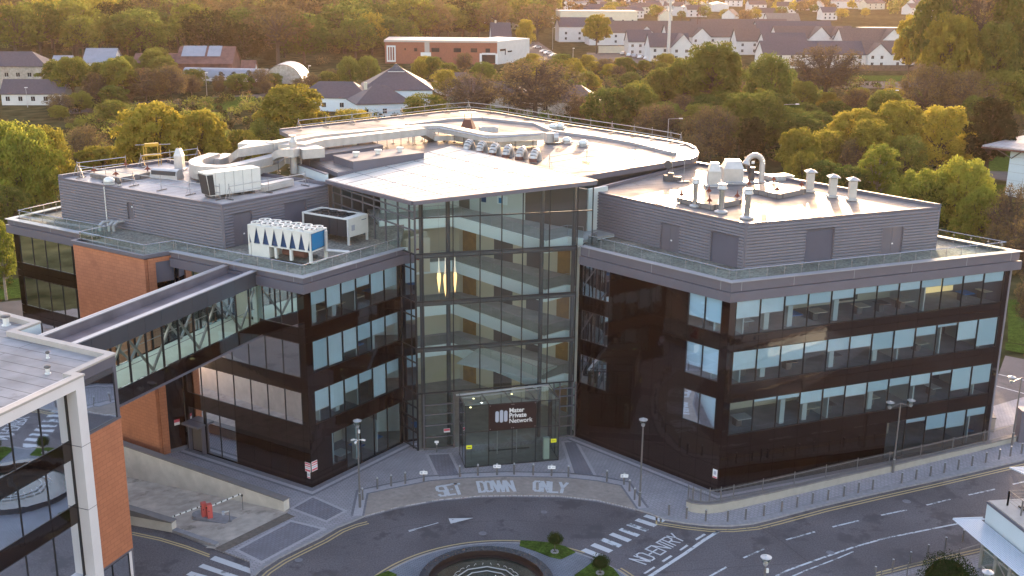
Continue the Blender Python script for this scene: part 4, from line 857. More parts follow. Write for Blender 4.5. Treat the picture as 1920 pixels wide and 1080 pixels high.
# ------------------------------------------------------------------ entrance porch
pf = (V2(4.11, 88.23) - V2(-3.79, 86.49)).normalized(); pn = nview(pf, V2(0, 87)); PL0 = V2(-3.79, 86.49)
P = lambda s_, t, z: (*(PL0 + pf * s_ + pn * t), z)
g = MB().use('porch_glass'); hb = 3.85
g.face([P(0, 0, .05), P(8.08, 0, .05), P(8.08, 0, 5.58), P(0, 0, 5.58)]); g.face([P(0, 0, .05), P(0, -hb + .9, .05), P(0, -hb + .9, 5.3), P(0, 0, 5.58)]); g.face([P(8.08, 0, .05), P(8.08, -hb, .05), P(8.08, -hb, 5.3), P(8.08, 0, 5.58)])
g.face([P(0, 0, 5.6), P(8.08, 0, 5.6), P(8.08, -hb - .1, 5.25), P(0, -hb + .8, 5.25)])
o = g.build('entrance_porch', HB)
g = MB().use('dark_frame')
for s_ in (0.02, 2.02, 4.03, 6.05, 8.06): g.hexa([P(s_ - .025, -.12, .05), P(s_ + .025, -.12, .05), P(s_ + .025, .02, .05), P(s_ - .025, .02, .05)], [P(s_ - .025, -.12, 5.6), P(s_ + .025, -.12, 5.6), P(s_ + .025, .02, 5.6), P(s_ - .025, .02, 5.6)]); g.beam(P(s_, -.1, 5.62), P(s_, -hb + .6, 5.28), .04, .08)
for z in (.08, 3.22, 5.58): g.beam(P(0, 0, z), P(8.08, 0, z), .04, .06); g.beam(P(0, 0, z), P(0, -hb + .9, z), .04, .06); g.beam(P(8.08, 0, z), P(8.08, -hb, z), .04, .06)
for t in (-1.3, -2.6): g.beam(P(0, t, .05), P(0, t, 5.4), .05, .05); g.beam(P(8.08, t, .05), P(8.08, t, 5.4), .05, .05)
g.use('light_frame'); g.beam(P(-.2, -hb + .75, 5.38), P(8.1, -hb - .15, 5.38), .18, .12); g.build('porch_frame', o)
g = MB().use('carpet'); g.prism([PL0, PL0 + pf * 8.08, PL0 + pf * 8.08 - pn * 3.8, PL0 - pn * 3.0], .03, .055); g.use('dark_frame'); g.wall(PL0 + pf * 2.6 - pn * 2.9, PL0 + pf * 6.2 - pn * 2.9, 0, .1, -.1, .1, pn)
for s_ in (3.2, 4.9): g.use('light_frame'); g.box(*(PL0 + pf * s_ - pn * 2.2), .05, .08, .08, 2.3)
g.use('balcony_white'); g.box(*(PL0 + pf * 7.1 - pn * .5), .05, .5, .3, 1.95, .3); g.use('downlight')
for s_, t in ((.6, -.7), (1.2, -2.6), (4.6, -3.0)): g.box(*(PL0 + pf * s_ + pn * t), 5.15, .14, .14, .03)
g.build('porch_interior', o)
g = MB().use('sign_board'); g.hexa([P(2.02, .03, 3.27), P(6.06, .03, 3.27), P(6.06, .08, 3.27), P(2.02, .08, 3.27)], [P(2.02, .03, 5.56), P(6.06, .03, 5.56), P(6.06, .08, 5.56), P(2.02, .08, 5.56)])
sgn = g.build('name_sign', o)
g = MB().use('sign_grey')
for s_, z0, z1 in ((2.70, 3.98, 4.98), (3.075, 3.93, 5.06), (3.44, 3.98, 4.98)):
    r = .145; pts = [(s_ + r * cos(t), z1 - r + r * sin(t)) for t in [pi * k / 10 for k in range(11)]] + [(s_ + r * cos(t), z0 + r + r * sin(t)) for t in [pi + pi * k / 10 for k in range(11)]]
    g.face([P(x, .095, z) for x, z in pts])
g.use('trim_white')
for w_, z, st in (('Mater', 4.78, 1.0), ('Private', 4.32, 1.0), ('Network', 3.84, 1.0)): addtext(g, w_, .56, lambda x, z_, z=z: P(3.72 + x * .95, .10, z + z_), bold=.016 if w_ != 'Network' else .008); 
g.use('light_frame')
for s_ in (2.12, 3.96, 4.12, 5.96):
    for z in (3.37, 5.46): g.box(*(PL0 + pf * s_ + pn * .09), z, .05, .03, .05)
g.build('lettering', sgn)
g = MB().use('sign_yellow')
for s_, z in ((.35, 1.75), (7.62, 1.72)): g.wall(PL0 + pf * (s_ - .24), PL0 + pf * (s_ + .24), z, z + .34, .03, .05, pn)
g.use('black')
for s_, z, t in ((7.62, 1.72, 'EXIT'),):
    g.wall(PL0 + pf * .2, PL0 + pf * .5, 1.87, 1.93, .051, .056, pn)
    vs, fs = textmesh(t, .16); xm = max(v[0] for v in vs) / 2; g.mesh([P(s_ - xm + v[0], .056, z + .11 + v[1]) for v in vs], fs)
g.build('door_notice', o)
# warning notices on the facades
def notice(P0, u, items, label, par=None):
    n = nview(u, P0); g = MB()
    for (a, b, z0, z1, m) in items: g.use(m); g.wall(P0 + u * a, P0 + u * b, z0, z1, .012, .035 if m == 'sign_white' else .042, n)
    return g.build('notice', HB)
notice(E0, uEF, [(.05, .62, 1.35, 2.15, 'sign_white'), (.07, .60, 2.0, 2.12, 'sign_red'), (.07, .60, 1.82, 1.92, 'sign_red'), (.12, .55, 1.66, 1.74, 'sign_grey'), (.07, .60, 1.4, 1.56, 'sign_red'), (.12, .42, .8, 1.33, 'sign_white'), (.16, .38, 1.0, 1.22, 'sign_grey'), (.14, .40, .83, .92, 'sign_red')], '')
notice(E0, uED, [(.05, .66, 1.4, 2.25, 'sign_white'), (.07, .64, 2.08, 2.2, 'sign_red'), (.07, .64, 1.9, 1.99, 'sign_red'), (.12, .58, 1.72, 1.8, 'sign_grey'), (.07, .64, 1.46, 1.62, 'sign_red')], '')
notice(B0, uBA, [(.12, .55, 1.2, 1.95, 'sign_white'), (.14, .53, 1.22, 1.32, 'sign_red'), (.22, .45, 1.5, 1.8, 'sign_grey')], '')
notice(FLp, fu, [(2.3, 2.85, 1.55, 1.9, 'sign_white'), (2.32, 2.83, 1.68, 1.88, 'sign_red')], '')
# side door with canopy in the left wing
g = MB().use('fascia'); n = nview(uEF, E0); a = E0 + uEF * 11.95
for s_ in (11.95, 13.6): q = E0 + uEF * s_; g.wall(q - uEF * .07, q + uEF * .07, 0, 2.7, 0, .35, n)
g.wall(E0 + uEF * 11.8, E0 + uEF * 13.75, 2.6, 2.78, .0, .9, n); g.use('inner_dark'); g.wall(E0 + uEF * 12.1, E0 + uEF * 13.45, .1, 2.6, -.15, .02, n); g.build('side_door', HB)
# ------------------------------------------------------------------ link bridge
Bn0, Bn1 = V2(-27.55, 66.69), V2(-19.72, 85.2); bu = (Bn1 - Bn0).normalized(); bnn = V2(bu.y, -bu.x); BLn = (Bn1 - Bn0).length; BW = 3.35
LBG = thing('link_bridge', ((Bn0.x + Bn1.x) / 2, (Bn0.y + Bn1.y) / 2, 12.1), 'glazed high level footbridge with steel diagonals joining the two buildings', 'bridge')
P = lambda s_, t, z: (*(Bn0 + bu * s_ - bnn * t), z)                 # t: 0 near side, BW far side
def bbox(g, s0, s1, t0, t1, z0, z1): g.hexa([P(s0, t0, z0), P(s1, t0, z0), P(s1, t1, z0), P(s0, t1, z0)], [P(s0, t0, z1), P(s1, t0, z1), P(s1, t1, z1), P(s0, t1, z1)])
Lf = BLn + 1.2
g = MB().use('bridge_roof'); bbox(g, 0, Lf, .3, BW - .3, 16.7, 16.85); g.use('inner_wall'); bbox(g, 0, Lf, .3, BW - .3, 16.62, 16.69); g.build('roof', LBG)
g = MB().use('bridge_floor'); bbox(g, 0, Lf, .1, BW - .1, 13.1, 13.25); g.use('dark_steel'); bbox(g, 0, Lf, .1, BW - .1, 12.15, 13.08); g.build('floor', LBG)
nb_ = 12
for side, t0, t1, Ls in (('near', 0.0, .16, BLn), ('far', BW - .16, BW, Lf + .7)):
    g = MB().use('bridge_panel')
    for k in range(nb_): a, b = Ls * k / nb_, Ls * (k + 1) / nb_; bbox(g, a + .012, b - .012, t0, t1, 16.3, 17.48)
    g.use('dark_frame'); bbox(g, 0, Ls, t0 + .02, t1 - .02, 16.3, 17.45); g.build('side_panel', LBG)
    g = MB().use('dark_panel')
    for k in range(nb_): a, b = Ls * k / nb_, Ls * (k + 1) / nb_; bbox(g, a + .012, b - .012, t0, t1, 12.2, 13.28)
    g.use('fascia'); bbox(g, 0, Ls, t0 - .04, t1 + .04, 12.02, 12.18); g.build('lower_panel', LBG)
    g = MB().use('green_glass'); tt = t0 + .04 if side == 'near' else t1 - .04
    g.face([P(0, tt, 13.28), P(Ls, tt, 13.28), P(Ls, tt, 16.3), P(0, tt, 16.3)]); o = g.build('glazing', LBG)
    g = MB().use('dark_frame')
    for k in range(nb_ + 1): a = Ls * k / nb_; bbox(g, a - .03, a + .03, t0 - .01, t1, 13.28, 16.3)
    g.build('mullion', o)
    g = MB().use('coping_metal'); bbox(g, -.1, Ls + .02, t0 - .06, t1 + .22 if side == 'near' else t1 + .06, 17.48, 17.56)
    if side == 'far': bbox(g, -.1, Ls, t0 - .24, t0 - .001, 17.48, 17.56)
    g.use('bridge_roof'); tt = (t1, t1 + .16) if side == 'near' else (t0 - .18, t0); bbox(g, 0, Ls, *tt, 16.85, 17.47); g.build('coping', LBG)
    g = MB().use('dull_steel'); tt = t1 + .2 if side == 'near' else t0 - .2
    for k in range(4):
        a = Ls * k / 4; b = Ls * (k + 1) / 4; m_ = (a + b) / 2
        g.beam(P(a + .1, tt, 16.5), P(m_, tt, 13.3), .14, .14); g.beam(P(b - .1, tt, 16.5), P(m_, tt, 13.3), .14, .14)
    bbox(g, 0, Ls, tt - .06, tt + .06, 16.3, 16.45); g.tube(P(0, tt + (.12 if side == 'near' else -.12), 14.3), P(Ls, tt + (.12 if side == 'near' else -.12), 14.3), .03, n=6)
    g.build('truss', LBG)
g = MB().use('ceiling_light')  # glowing strips added under the roof to brighten the bridge interior
for k in range(9): a = Lf * (k + .5) / 9; bbox(g, a - .5, a + .5, BW / 2 - .12, BW / 2 + .12, 16.55, 16.6)
g.build('ceiling_light', LBG)
g = MB().use('inner_beige'); bbox(g, BLn - .1, BLn + .0, 1.1, 2.6, 13.25, 16.3); g.use('balcony_white'); bbox(g, BLn - .5, BLn - .05, .2, .6, 13.25, 16.5); g.build('end_wall', LBG)
# ------------------------------------------------------------------ neighbouring building at lower left
NBD = thing('office_building', (-36, 62, 0), 'cream framed glass office block with terracotta panels at the lower left', 'building')
NB0 = V2(-24.18, 64.78); wu = V2(-.347, -.9378).normalized(); wnn = nview(wu, NB0)
if wnn.x < 0: wnn = -wnn
P = lambda s_, t, z: (*(NB0 + wu * s_ + wnn * t), z)
def nbx(g, s0, s1, t0, t1, z0, z1): g.hexa([P(s0, t0, z0), P(s1, t0, z0), P(s1, t1, z0), P(s0, t1, z0)], [P(s0, t0, z1), P(s1, t0, z1), P(s1, t1, z1), P(s0, t1, z1)])
EXT = 22.0; uF = 3.6
g = MB().use('fascia'); nbx(g, 0, uF, -.3, 0, 16.95, 17.7); g.use('grey_frame')
for k in range(4): nbx(g, .35 + k * .0, uF, -.3, -.02 + .02 * (k % 2), 16.58 + k * .09, 16.64 + k * .09)
g.use('fascia'); nbx(g, 0, uF, -.3, .05, 13.5, 13.64); nbx(g, 0, .28, -.3, -.01, 13.64, 16.95); g.build('side_fascia', NBD)
window(NB0, wu, wnn, (.28, 2.9, 13.64, 16.6, .5, 'window'), 'dark_frame', NBD); g = MB().use('dark_panel'); nbx(g, 2.9, uF, -.2, -.02, 13.64, 16.6); g.build('panel', NBD)
g = MB().use('terracotta_side'); nbx(g, 0, uF, -.3, 0, 4.5, 13.5); g.use('fascia'); nbx(g, 0, uF, -.3, .02, 4.38, 4.5); g.build('terracotta_panel', NBD)
window(NB0, wu, wnn, (.45, 2.0, .2, 4.36, .2, 'shop_window'), 'dark_frame', NBD); window(NB0, wu, wnn, (2.0, 3.6, .2, 4.36, .2, 'shop_window'), 'dark_frame', NBD)
g = MB().use('frame_white'); nbx(g, .0, .42, -.5, -.02, 0, 4.38); g.build('corner_column', NBD)
g = MB().use('frame_white')                                        # projecting white frame
F_ = .72
nbx(g, uF + .0, uF + .72, .0, F_, 0, 17.62); nbx(g, uF + .72, EXT, 0, F_, 17.0, 17.62); nbx(g, uF + .72, EXT, 0, F_, 4.0, 4.9)
g.use('fascia'); nbx(g, uF - .01, uF + .75, .01, F_ + .006, 13.43, 13.46); nbx(g, uF - .01, uF + .75, .01, F_ + .006, 9.38, 9.41)
g.build('white_frame', NBD)
xs = [4.45, 6.55, 8.7, 10.85, 13.0, 15.2, 17.4, 19.6, 21.8]
op = []
for i in range(len(xs) - 1):
    a, b = xs[i] - uF - .72, xs[i+1] - uF - .72
    for j, (z0, z1) in enumerate(((4.9, 8.55), (9.7, 12.6), (13.75, 16.85))): op.append((max(0, a), b, z0, z1, ((.0, .28, .18), (.0, .30, .12), (.5, .34, .2), (.2, .1, .3), (.2, .3, .4), (.4, .3, .3), (.2, .3, .4), (.2, .3, .4))[i][j], 'window'))
facade('glazed_front', NB0 + wu * (uF + .72), wu, xs[-1] - uF - .72, 4.9, 17.0, op, jz=(), maxpanel=2.2, par=NBD)
g = MB(); poly = [NB0 + wu * .3 - wnn * .35, NB0 + wu * EXT - wnn * .35, NB0 + wu * EXT - wnn * 30, NB0 - wnn * 8.0]
for zf in (.02, 4.0, 8.75, 12.75): g.use('carpet'); g.prism(poly, zf + .4, zf + .44, bottom=False); g.use('inner_wall'); g.prism(poly, zf, zf + .38)
g.use('inner_dark'); q = NB0 + wu * .5 - wnn * 6; g.wall(q, q + wu * 21, .5, 16.9, -.2, 0, wnn)
rd2 = random.Random(9)
for s_ in range(1, 20, 2):
    for zf in (4.45, 9.2, 13.2):
        g.use('balcony_white'); 
        if rd2.random() < .6: nbx(g, s_ + 3.9, s_ + 4.3, -1.9, -1.5, zf, zf + 3.2)
        g.use(rd2.choice(['inner_wall', 'inner_beige', 'inner_dark'])); nbx(g, s_ + 4.5, s_ + 5.6, -3.2, -2.3, zf + .7, zf + .75)
        g.use('light_frame'); nbx(g, s_ + 4.7, s_ + 4.8, -2.0, -1.9, zf + .1, zf + .5)
g.build('interior', NBD)
n1, n2, n3 = V2(-31.98, 68.89), V2(-31.18, 70.80), V2(-35.2, 73.2)
roofp = [NB0, n1, n2, n3, V2(-37.5, 79), V2(-70, 94), V2(-78, 60), NB0 + wu * EXT - wnn * 30, NB0 + wu * EXT + wnn * F_, NB0 + wu * uF + wnn * F_, NB0 + wu * uF]
g = MB().use('roof_near'); g.prism(inset(roofp, .3), 17.0, 17.4); g.build('flat_roof', NBD)
g = MB().use('stone_coping'); a = inset(roofp, .42); b = offset(roofp, .06 if area(roofp) > 0 else -.06)
for i in range(len(roofp)):
    j = (i + 1) % len(roofp); g.hexa([(*a[i], 17.3), (*a[j], 17.3), (*b[j], 17.63), (*b[i], 17.63)], [(*a[i], 17.75), (*a[j], 17.75), (*b[j], 17.75), (*b[i], 17.75)])
g.use('panel_white'); g.prism(inset([NB0, n1, n2, n3, V2(-37.5, 79), V2(-70, 94), V2(-78, 60), NB0 + wu * EXT - wnn * 30], .35), 0, 17.1, top=False, bottom=False) if False else None
g.wall(n1 + V2(.1, 0), n2, 15.8, 17.6, -.1, .02, V2(1, -.3)); g.build('parapet', NBD)
g = MB().use('fascia'); g.wall(NB0, n1, 0, 17.3, -.35, -.02, -nview((n1 - NB0).normalized(), NB0)); g.wall(n1, n2, 0, 17.3, -.3, 0, V2(1, -.3).normalized()); g.wall(n2, n3, 0, 17.3, -.3, 0, V2(.5, .85)); g.build('rear_wall', NBD)
def roofvent(name, px, py, z, h, r, label, m='galv', cap=True, group=None):
    p = G(px, py, z); g = MB().use(m); g.lathe(p.x, p.y, [(r * 1.5, z), (r * 1.5, z + .06), (r, z + .08), (r, z + h)], 10)
    if cap: g.use('dark_steel' if cap == 'dark' else 'white_metal'); g.lathe(p.x, p.y, [(r * 1.1, z + h), (r * 1.7, z + h + .06), (r * 1.4, z + h + .16), (.02, z + h + .2)], 10)
    return g.build(name, label=label, cat='vent', group=group)
roofvent('roof_vent', 90, 701, 17.4, .35, .12, 'small black capped outlet beside the parapet step of the near roof', 'white_metal', 'dark')
roofvent('roof_vent', 90, 672, 17.4, .3, .08, 'small white outlet in the middle of the near roof', 'white_metal', 'dark'); roofvent('roof_vent', 12, 610, 17.4, .55, .2, 'white round outlet at the left corner of the near roof', 'white_metal', 'dark')
# ------------------------------------------------------------------ building corner at lower right
SHB = thing('glass_pavilion', (36, 68, 0), 'pale panelled building corner with louvred canopy at the lower right', 'building')
q0 = V2(33.24, 71.25); e1 = V2(.99, .14).normalized(); e2 = V2(.19, -.98).normalized()
P = lambda a, b, z: (*(q0 + e1 * a + e2 * b), z)
def sbx(g, a0, a1, b0, b1, z0, z1): g.hexa([P(a0, b0, z0), P(a1, b0, z0), P(a1, b1, z0), P(a0, b1, z0)], [P(a0, b0, z1), P(a1, b0, z1), P(a1, b1, z1), P(a0, b1, z1)])
g = MB().use('panel_white'); sbx(g, 0, 14, 0, 14, 3.5, 4.95); g.use('fascia'); sbx(g, -.04, 14, -.04, 14, 4.95, 5.12); sbx(g, -.02, 14, -.02, 14, 3.3, 3.5); g.build('upper_wall', SHB)
g = MB().use('stone_coping'); sbx(g, .05, 14, .05, 14, 5.12, 5.2); g.use('black')
for k in range(7): sbx(g, 1.5 + k * .22, 1.6 + k * .22, 1.2, 9, 5.2, 5.3)
g.build('roof_deck', SHB)
g = MB().use('rail_steel'); run = [P(6, .9, 5.2), P(.9, .9, 5.2), P(.9, 13, 5.2)]
up = lambda p, h: (p[0], p[1], p[2] + h)
for a, b in zip(run[:-1], run[1:]):
    for h in (1.1, .85, .6, .35): g.tube(up(a, h), up(b, h), .03 if h > 1 else .012, n=6)
    k = int((Vector(b) - Vector(a)).length / 1.5)
    for i in range(k + 1): p = Vector(a).lerp(Vector(b), i / k); g.beam(p, p + Vector((0, 0, 1.1)), .05, .12)
g.build('roof_railing', SHB)
g = MB().use('porch_glass'); g.face([P(0.1, .1, .2), P(0.1, 14, .2), P(.1, 14, 3.3), P(.1, .1, 3.3)]); g.face([P(.1, .1, .2), P(14, .1, .2), P(14, .1, 3.3), P(.1, .1, 3.3)]); o = g.build('glass_wall', SHB)
g = MB().use('galv')
for k in range(9): g.beam(P(.05, .1 + k * 1.6, 0), P(.05, .1 + k * 1.6, 3.3), .1, .25)
for z in (.2, 1.5): g.beam(P(.05, .1, z), P(.05, 14, z), .08, .08)
g.beam(P(.05, .1, 2.6), P(.05, 3.3, .6), .06, .06); g.build('mullion', o)
g = MB().use('wall_cream'); sbx(g, .3, 14, .3, 14, -.1, .18); g.build('floor', SHB)
def canopy(a0, a1, b0, b1, z):
    g = MB().use('louvre_blue')
    for k in range(12):
        t = k / 12; aa = a0 + (a1 - a0) * t; g.beam(P(aa, b0 + (aa - a0) * .15, z), P(aa, b1, z), .12, .05)
    g.beam(P(a0, b0, z + .02), P(a1 + .2, b0 + .1, z + .02), .08, .1); g.beam(P(a0, b0 + 3.6, z - .05), P(a1, b0 + 3.6, z - .05), .05, .06)
    for k in range(1, 12): t = k / 12; aa = a0 + (a1 - a0) * t; g.beam(P(aa, b0 + .05, z), P(aa + .6, b0 + .35 + .0 * t, z), .04, .04)
    g.build('louvred_canopy', SHB)
canopy(-2.05, -.1, -.5, 14, 3.62)
g = MB().use('louvre_blue'); q = G(1893, 877, 5.0); q2 = q + V2(6, -.6)
for k in range(8): a = q + V2(.13, -.22) * k; g.beam((*a, 5.0), (*(a + V2(6, .6)), 5.0), .11, .05)
g.beam((*q, 5.02), (*(q + V2(1.3, -2.2)), 5.02), .1, .1); g.use('galv'); p = q + V2(1.5, -.9); g.beam((*p, 0), (*p, 5), .15, .15); 
g.build('louvred_canopy', label='small louvred canopy on a post at the right edge above the road', cat='canopy')
# ------------------------------------------------------------------ chillers on the left terrace
def frame_of(c1, c2, c3): L_ = (c2 - c1).length; W_ = (c3 - c2).length; a = (c2 - c1).normalized(); b = V2(-a.y, a.x); b = b if b.dot(c3 - c2) > 0 else -b; return L_, W_, a, b
c1, c2, c3 = G(467, 479, 17.46), G(584, 497, 17.46), G(624, 487, 17.46); L_, W_, a_, b_ = frame_of(c1, c2, c3); zt = zat(c2, 437) ; zt = max(19.6, min(20.6, zt))
CH = thing('chiller', (*((c1 + c2) / 2), 17.46), 'long white rooftop chiller with blue end and two rows of fans', 'chiller')
P = lambda s_, t, z: (*(c1 + a_ * s_ + b_ * t), z)
def fbx(g, s0, s1, t0, t1, z0, z1): g.hexa([P(s0, t0, z0), P(s1, t0, z0), P(s1, t1, z0), P(s0, t1, z0)], [P(s0, t0, z1), P(s1, t0, z1), P(s1, t1, z1), P(s0, t1, z1)])
zm = 17.46 + (zt - 17.46) * .42
g = MB().use('white_metal'); fbx(g, 0, L_, 0, W_, zt - .12, zt)
for s_ in (0, L_ * .42, L_ * .66, L_ - .22):
    for t in (0, W_ - .2): fbx(g, s_, s_ + .22, t, t + .2, 17.56, zm)
fbx(g, 0, L_, 0, .12, zm - .1, zm); fbx(g, 0, L_, W_ - .12, W_, zm - .1, zm); fbx(g, 0, L_, -.05, .2, 17.46, 17.42); fbx(g, 0, L_, W_ - .2, W_ + .05, 17.46, 17.42); fbx(g, L_ - .2, L_, .2, W_ - .2, zm - .1, zm); fbx(g, L_ - .15, L_, .2, W_ - .2, 17.46, 17.56)
for t in (0, W_ - .1): fbx(g, L_ - .12, L_, t, t + .1, zm, zt - .12); fbx(g, 0, .12, t, t + .1, zm, zt - .12)
fbx(g, .25, L_ * .33, .05, W_ * .8, 17.5, zm - .12); g.build('casing', CH)
g = MB().use('white_metal'); nv = 7
for k in range(nv):
    s0 = L_ * k / nv; s1 = L_ * (k + 1) / nv; m_ = (s0 + s1) / 2
    for t in (0, W_): g.face([P(s0, t, zt - .1), P(s1, t, zt - .1), P(m_ + .12, t, zm), P(m_ - .12, t, zm)]); g.build('v_panel', CH); g = MB().use('white_metal')
g = MB().use('chiller_navy'); fbx(g, .1, L_ - .1, .12, W_ - .12, zm + .02, zt - .14); g.use('chiller_blue')
q = [P(L_ + .01, .15, zt - .15), P(L_ + .01, W_ - .15, zt - .15), P(L_ + .01, W_ - .35, zm + .15), P(L_ + .01, .15, zm)]; g.face(q); g.build('coil', CH)
g = MB().use('rust_roof'); g.tube(P(L_ * .45, W_ * .45, 17.95), P(L_ * .8, W_ * .45, 17.95), .3, n=10); g.use('dark_steel'); g.tube(P(L_ * .42, W_ * .7, 17.7), P(L_ * .9, W_ * .7, 17.7), .18, n=8); g.build('compressor', CH)
for r in range(2):
    for k in range(6):
        s_ = L_ * (k + .5) / 6; t = W_ * (.27 + .46 * r); x, y = c1 + a_ * s_ + b_ * t; g = MB().use('white_metal')
        g.lathe(x, y, [(.50, zt), (.52, zt + .16), (.44, zt + .16), (.42, zt + .02)], 18); g.use('black'); g.lathe(x, y, [(.42, zt + .03), (.42, zt + .05)], 18); g.use('white_metal'); g.lathe(x, y, [(.12, zt + .06), (.12, zt + .13)], 10)
        g.use('grille')
        for q in range(6): an = q * pi / 3; g.beam((x, y, zt + .11), (x + .42 * cos(an), y + .42 * sin(an), zt + .11), .07, .015)
        g.build('fan', CH)
g = MB().use('galv'); g.path([P(L_ + .2, W_ * .8, zt - .15), P(L_ + .2, W_ * .8, 18.3), P(L_ + 1.7, W_ + .6, 18.1)], .14, 8); g.build('pipe', CH)
d2, d3 = G(651, 461.5, 17.46), G(693, 447, 17.46);  zt = zat(d2, 412); d1 = G(566, 397, zt); d2t = G(653, 411, zt); d3t = G(695, 401, zt); L_, W_, a_, b_ = frame_of(d1, d2t, d3t); c1 = d1
W_ = max(1.8, min(W_, 2.6)); CH2 = thing('chiller', (*d2, 17.46), 'shorter white rooftop chiller with grey side panels beside the atrium', 'chiller'); z0 = 17.46 + (zt - 17.46) * .30
g = MB().use('white_metal')
for s_ in (0, L_ - .18):
    for t in (0, W_ - .15): fbx(g, s_, s_ + .18, t, t + .15, 17.46, zt - .08)
fbx(g, 0, L_, 0, .15, zt - .12, zt); fbx(g, 0, L_, W_ - .15, W_, zt - .12, zt); fbx(g, 0, .2, .15, W_ - .15, zt - .12, zt); fbx(g, L_ - .7, L_, .15, W_ - .15, zt - .12, zt); fbx(g, L_ - .06, L_ + .02, 0, W_, z0, zt - .1); g.build('casing', CH2)
g = MB().use('grille')
for k in range(5): fbx(g, .2 + (L_ - .5) * k / 5 + .02, .2 + (L_ - .5) * (k + 1) / 5 - .02, .02, .1, z0, zt - .13)
g.use('dull_steel'); fbx(g, .1, L_ - .1, .12, W_ - .1, z0, zt - .3); g.build('side_panel', CH2)
for r in range(2):
    for k in range(4):
        s_ = .5 + (L_ - 1.3) * (k + .5) / 4; t = W_ * (.29 + .42 * r); x, y = c1 + a_ * s_ + b_ * t; g = MB().use('black'); g.lathe(x, y, [(.45, zt - .28), (.47, zt - .02), (.40, zt - .02), (.38, zt - .2)], 16)
        g.use('grille'); [g.beam((x, y, zt - .1), (x + .38 * cos(q), y + .38 * sin(q), zt - .1), .06, .012) for q in (0, 1.05, 2.1, 3.14, 4.2, 5.2)]; g.build('fan', CH2)
g = MB().use('sign_grey'); g.face([P(L_ + .03, .35, z0 + .5), P(L_ + .03, .8, z0 + .5), P(L_ + .03, .8, z0 + 1.0), P(L_ + .03, .35, z0 + 1.0)]); g.use('chiller_navy'); g.face([P(L_ + .03, W_ - .9, zt - .4), P(L_ + .03, W_ - .25, zt - .4), P(L_ + .03, W_ - .25, zt - .34), P(L_ + .03, W_ - .9, zt - .34)]); g.build('control_panel', CH2)
# pipes on the terrace in front of the left plant room
g = MB().use('galv')
for px in (188, 205, 214): p = G(px, 437, 17.3); g.path([(*p, 17.3), (*p, 18.0), (*(p + V2(.25, .35)), 18.25), (*(p + V2(.9, 1.0)), 18.2)], .13, 8)
g.build('vent_pipes', label='group of bent galvanised pipes on the left terrace beside the ribbed wall', cat='pipe')
p = G(158, 449, 17.72); g = MB().use('dark_steel'); g.lathe(p.x, p.y, [(.28, 17.72), (.33, 17.85), (.2, 18.0), (.02, 18.03)], 10); g.build('floodlight', label='small dark lamp on the coping of the terracotta block', cat='light')
# ------------------------------------------------------------------ air ducts
def ductpath(g, pts, w, h, z0=None):
    """rectangular duct along world points (top centre line)"""
    n = len(pts); L = []
    for i in range(n):
        p = Vector(pts[i]); a = Vector(pts[i-1]) if i else None; b = Vector(pts[i+1]) if i < n - 1 else None
        d1 = (p - a).normalized() if a else (b - p).normalized(); d2 = (b - p).normalized() if b else d1
        m1 = Vector((-d1.y, d1.x, 0)).normalized(); m2 = Vector((-d2.y, d2.x, 0)).normalized(); m = (m1 + m2).normalized(); k = 1 / max(.4, m.dot(m1))
        s_ = m * (w / 2 * k); L.append([p - s_ - Vector((0, 0, h)), p + s_ - Vector((0, 0, h)), p + s_, p - s_])
    for i in range(n - 1):
        A, B = L[i], L[i+1]
        for k in range(4): g.face([A[k], A[(k+1) % 4], B[(k+1) % 4], B[k]])
        ln = (Vector(pts[i+1]) - Vector(pts[i])).length; q = int(ln / 1.5)          # flanges
        for j in range(1, q):
            t = j / q; C = [A[k].lerp(B[k], t) for k in range(4)]; c = sum(C, Vector()) / 4; d = (B[0] - A[0]).normalized() * .025
            E = [c + (v - c) * 1.035 for v in C]
            for k in range(4): g.face([E[k] - d, E[(k+1) % 4] - d, E[(k+1) % 4] + d, E[k] + d])
    g.face(L[0]); g.face(L[-1][::-1])
def pz(lst): return [(*G(x, y, z), z) for x, y, z in lst]
def fillet(pts, r=1.2, n=4):
    out = [Vector(pts[0])]
    for a, p, b in zip(pts[:-2], pts[1:-1], pts[2:]):
        a, p, b = Vector(a), Vector(p), Vector(b); r1 = min(r, (a - p).length * .45, (b - p).length * .45); s0 = p + (a - p).normalized() * r1; s1 = p + (b - p).normalized() * r1
        for k in range(n + 1): t = k / n; out.append(s0 * (1-t)**2 + p * 2*t*(1-t) + s1 * t*t)
    out.append(Vector(pts[-1])); return out
def supports(g, pts, zr, h, every=2.0):
    g.use('dark_steel')
    for a, b in zip(pts[:-1], pts[1:]):
        a, b = Vector(a), Vector(b); k = int((b - a).length / every)
        for i in range(k + 1):
            p = a.lerp(b, (i + .5) / (k + 1))
            if p.z - h - zr > .15: g.tube((p.x, p.y, zr), (p.x, p.y, p.z - h), .03, n=5); g.box(p.x, p.y, zr, .35, .35, .05)
def duct(pts, w, h, zr, label, name='air_duct', fil=1.2):
    P_ = pz(pts); F = fillet(P_, fil) if fil else [Vector(p) for p in P_]; g = MB().use('duct'); ductpath(g, F, w, h); o = g.build(name, label=label, cat='duct')
    g = MB(); supports(g, P_, zr, h); 
    if g.v: g.build('support', o)
ZL, ZB, ZP = 21.22, 22.24, 21.22
duct([(402, 287, 22.9), (363, 300, 22.9), (372, 310, 22.9), (425, 312, 22.9), (510, 291, 22.9), (531, 277, 23.8), (556, 279, 23.8)], 1.15, .75, ZL, 'broad galvanised duct making a U bend on the left roof, upper one of the pair')
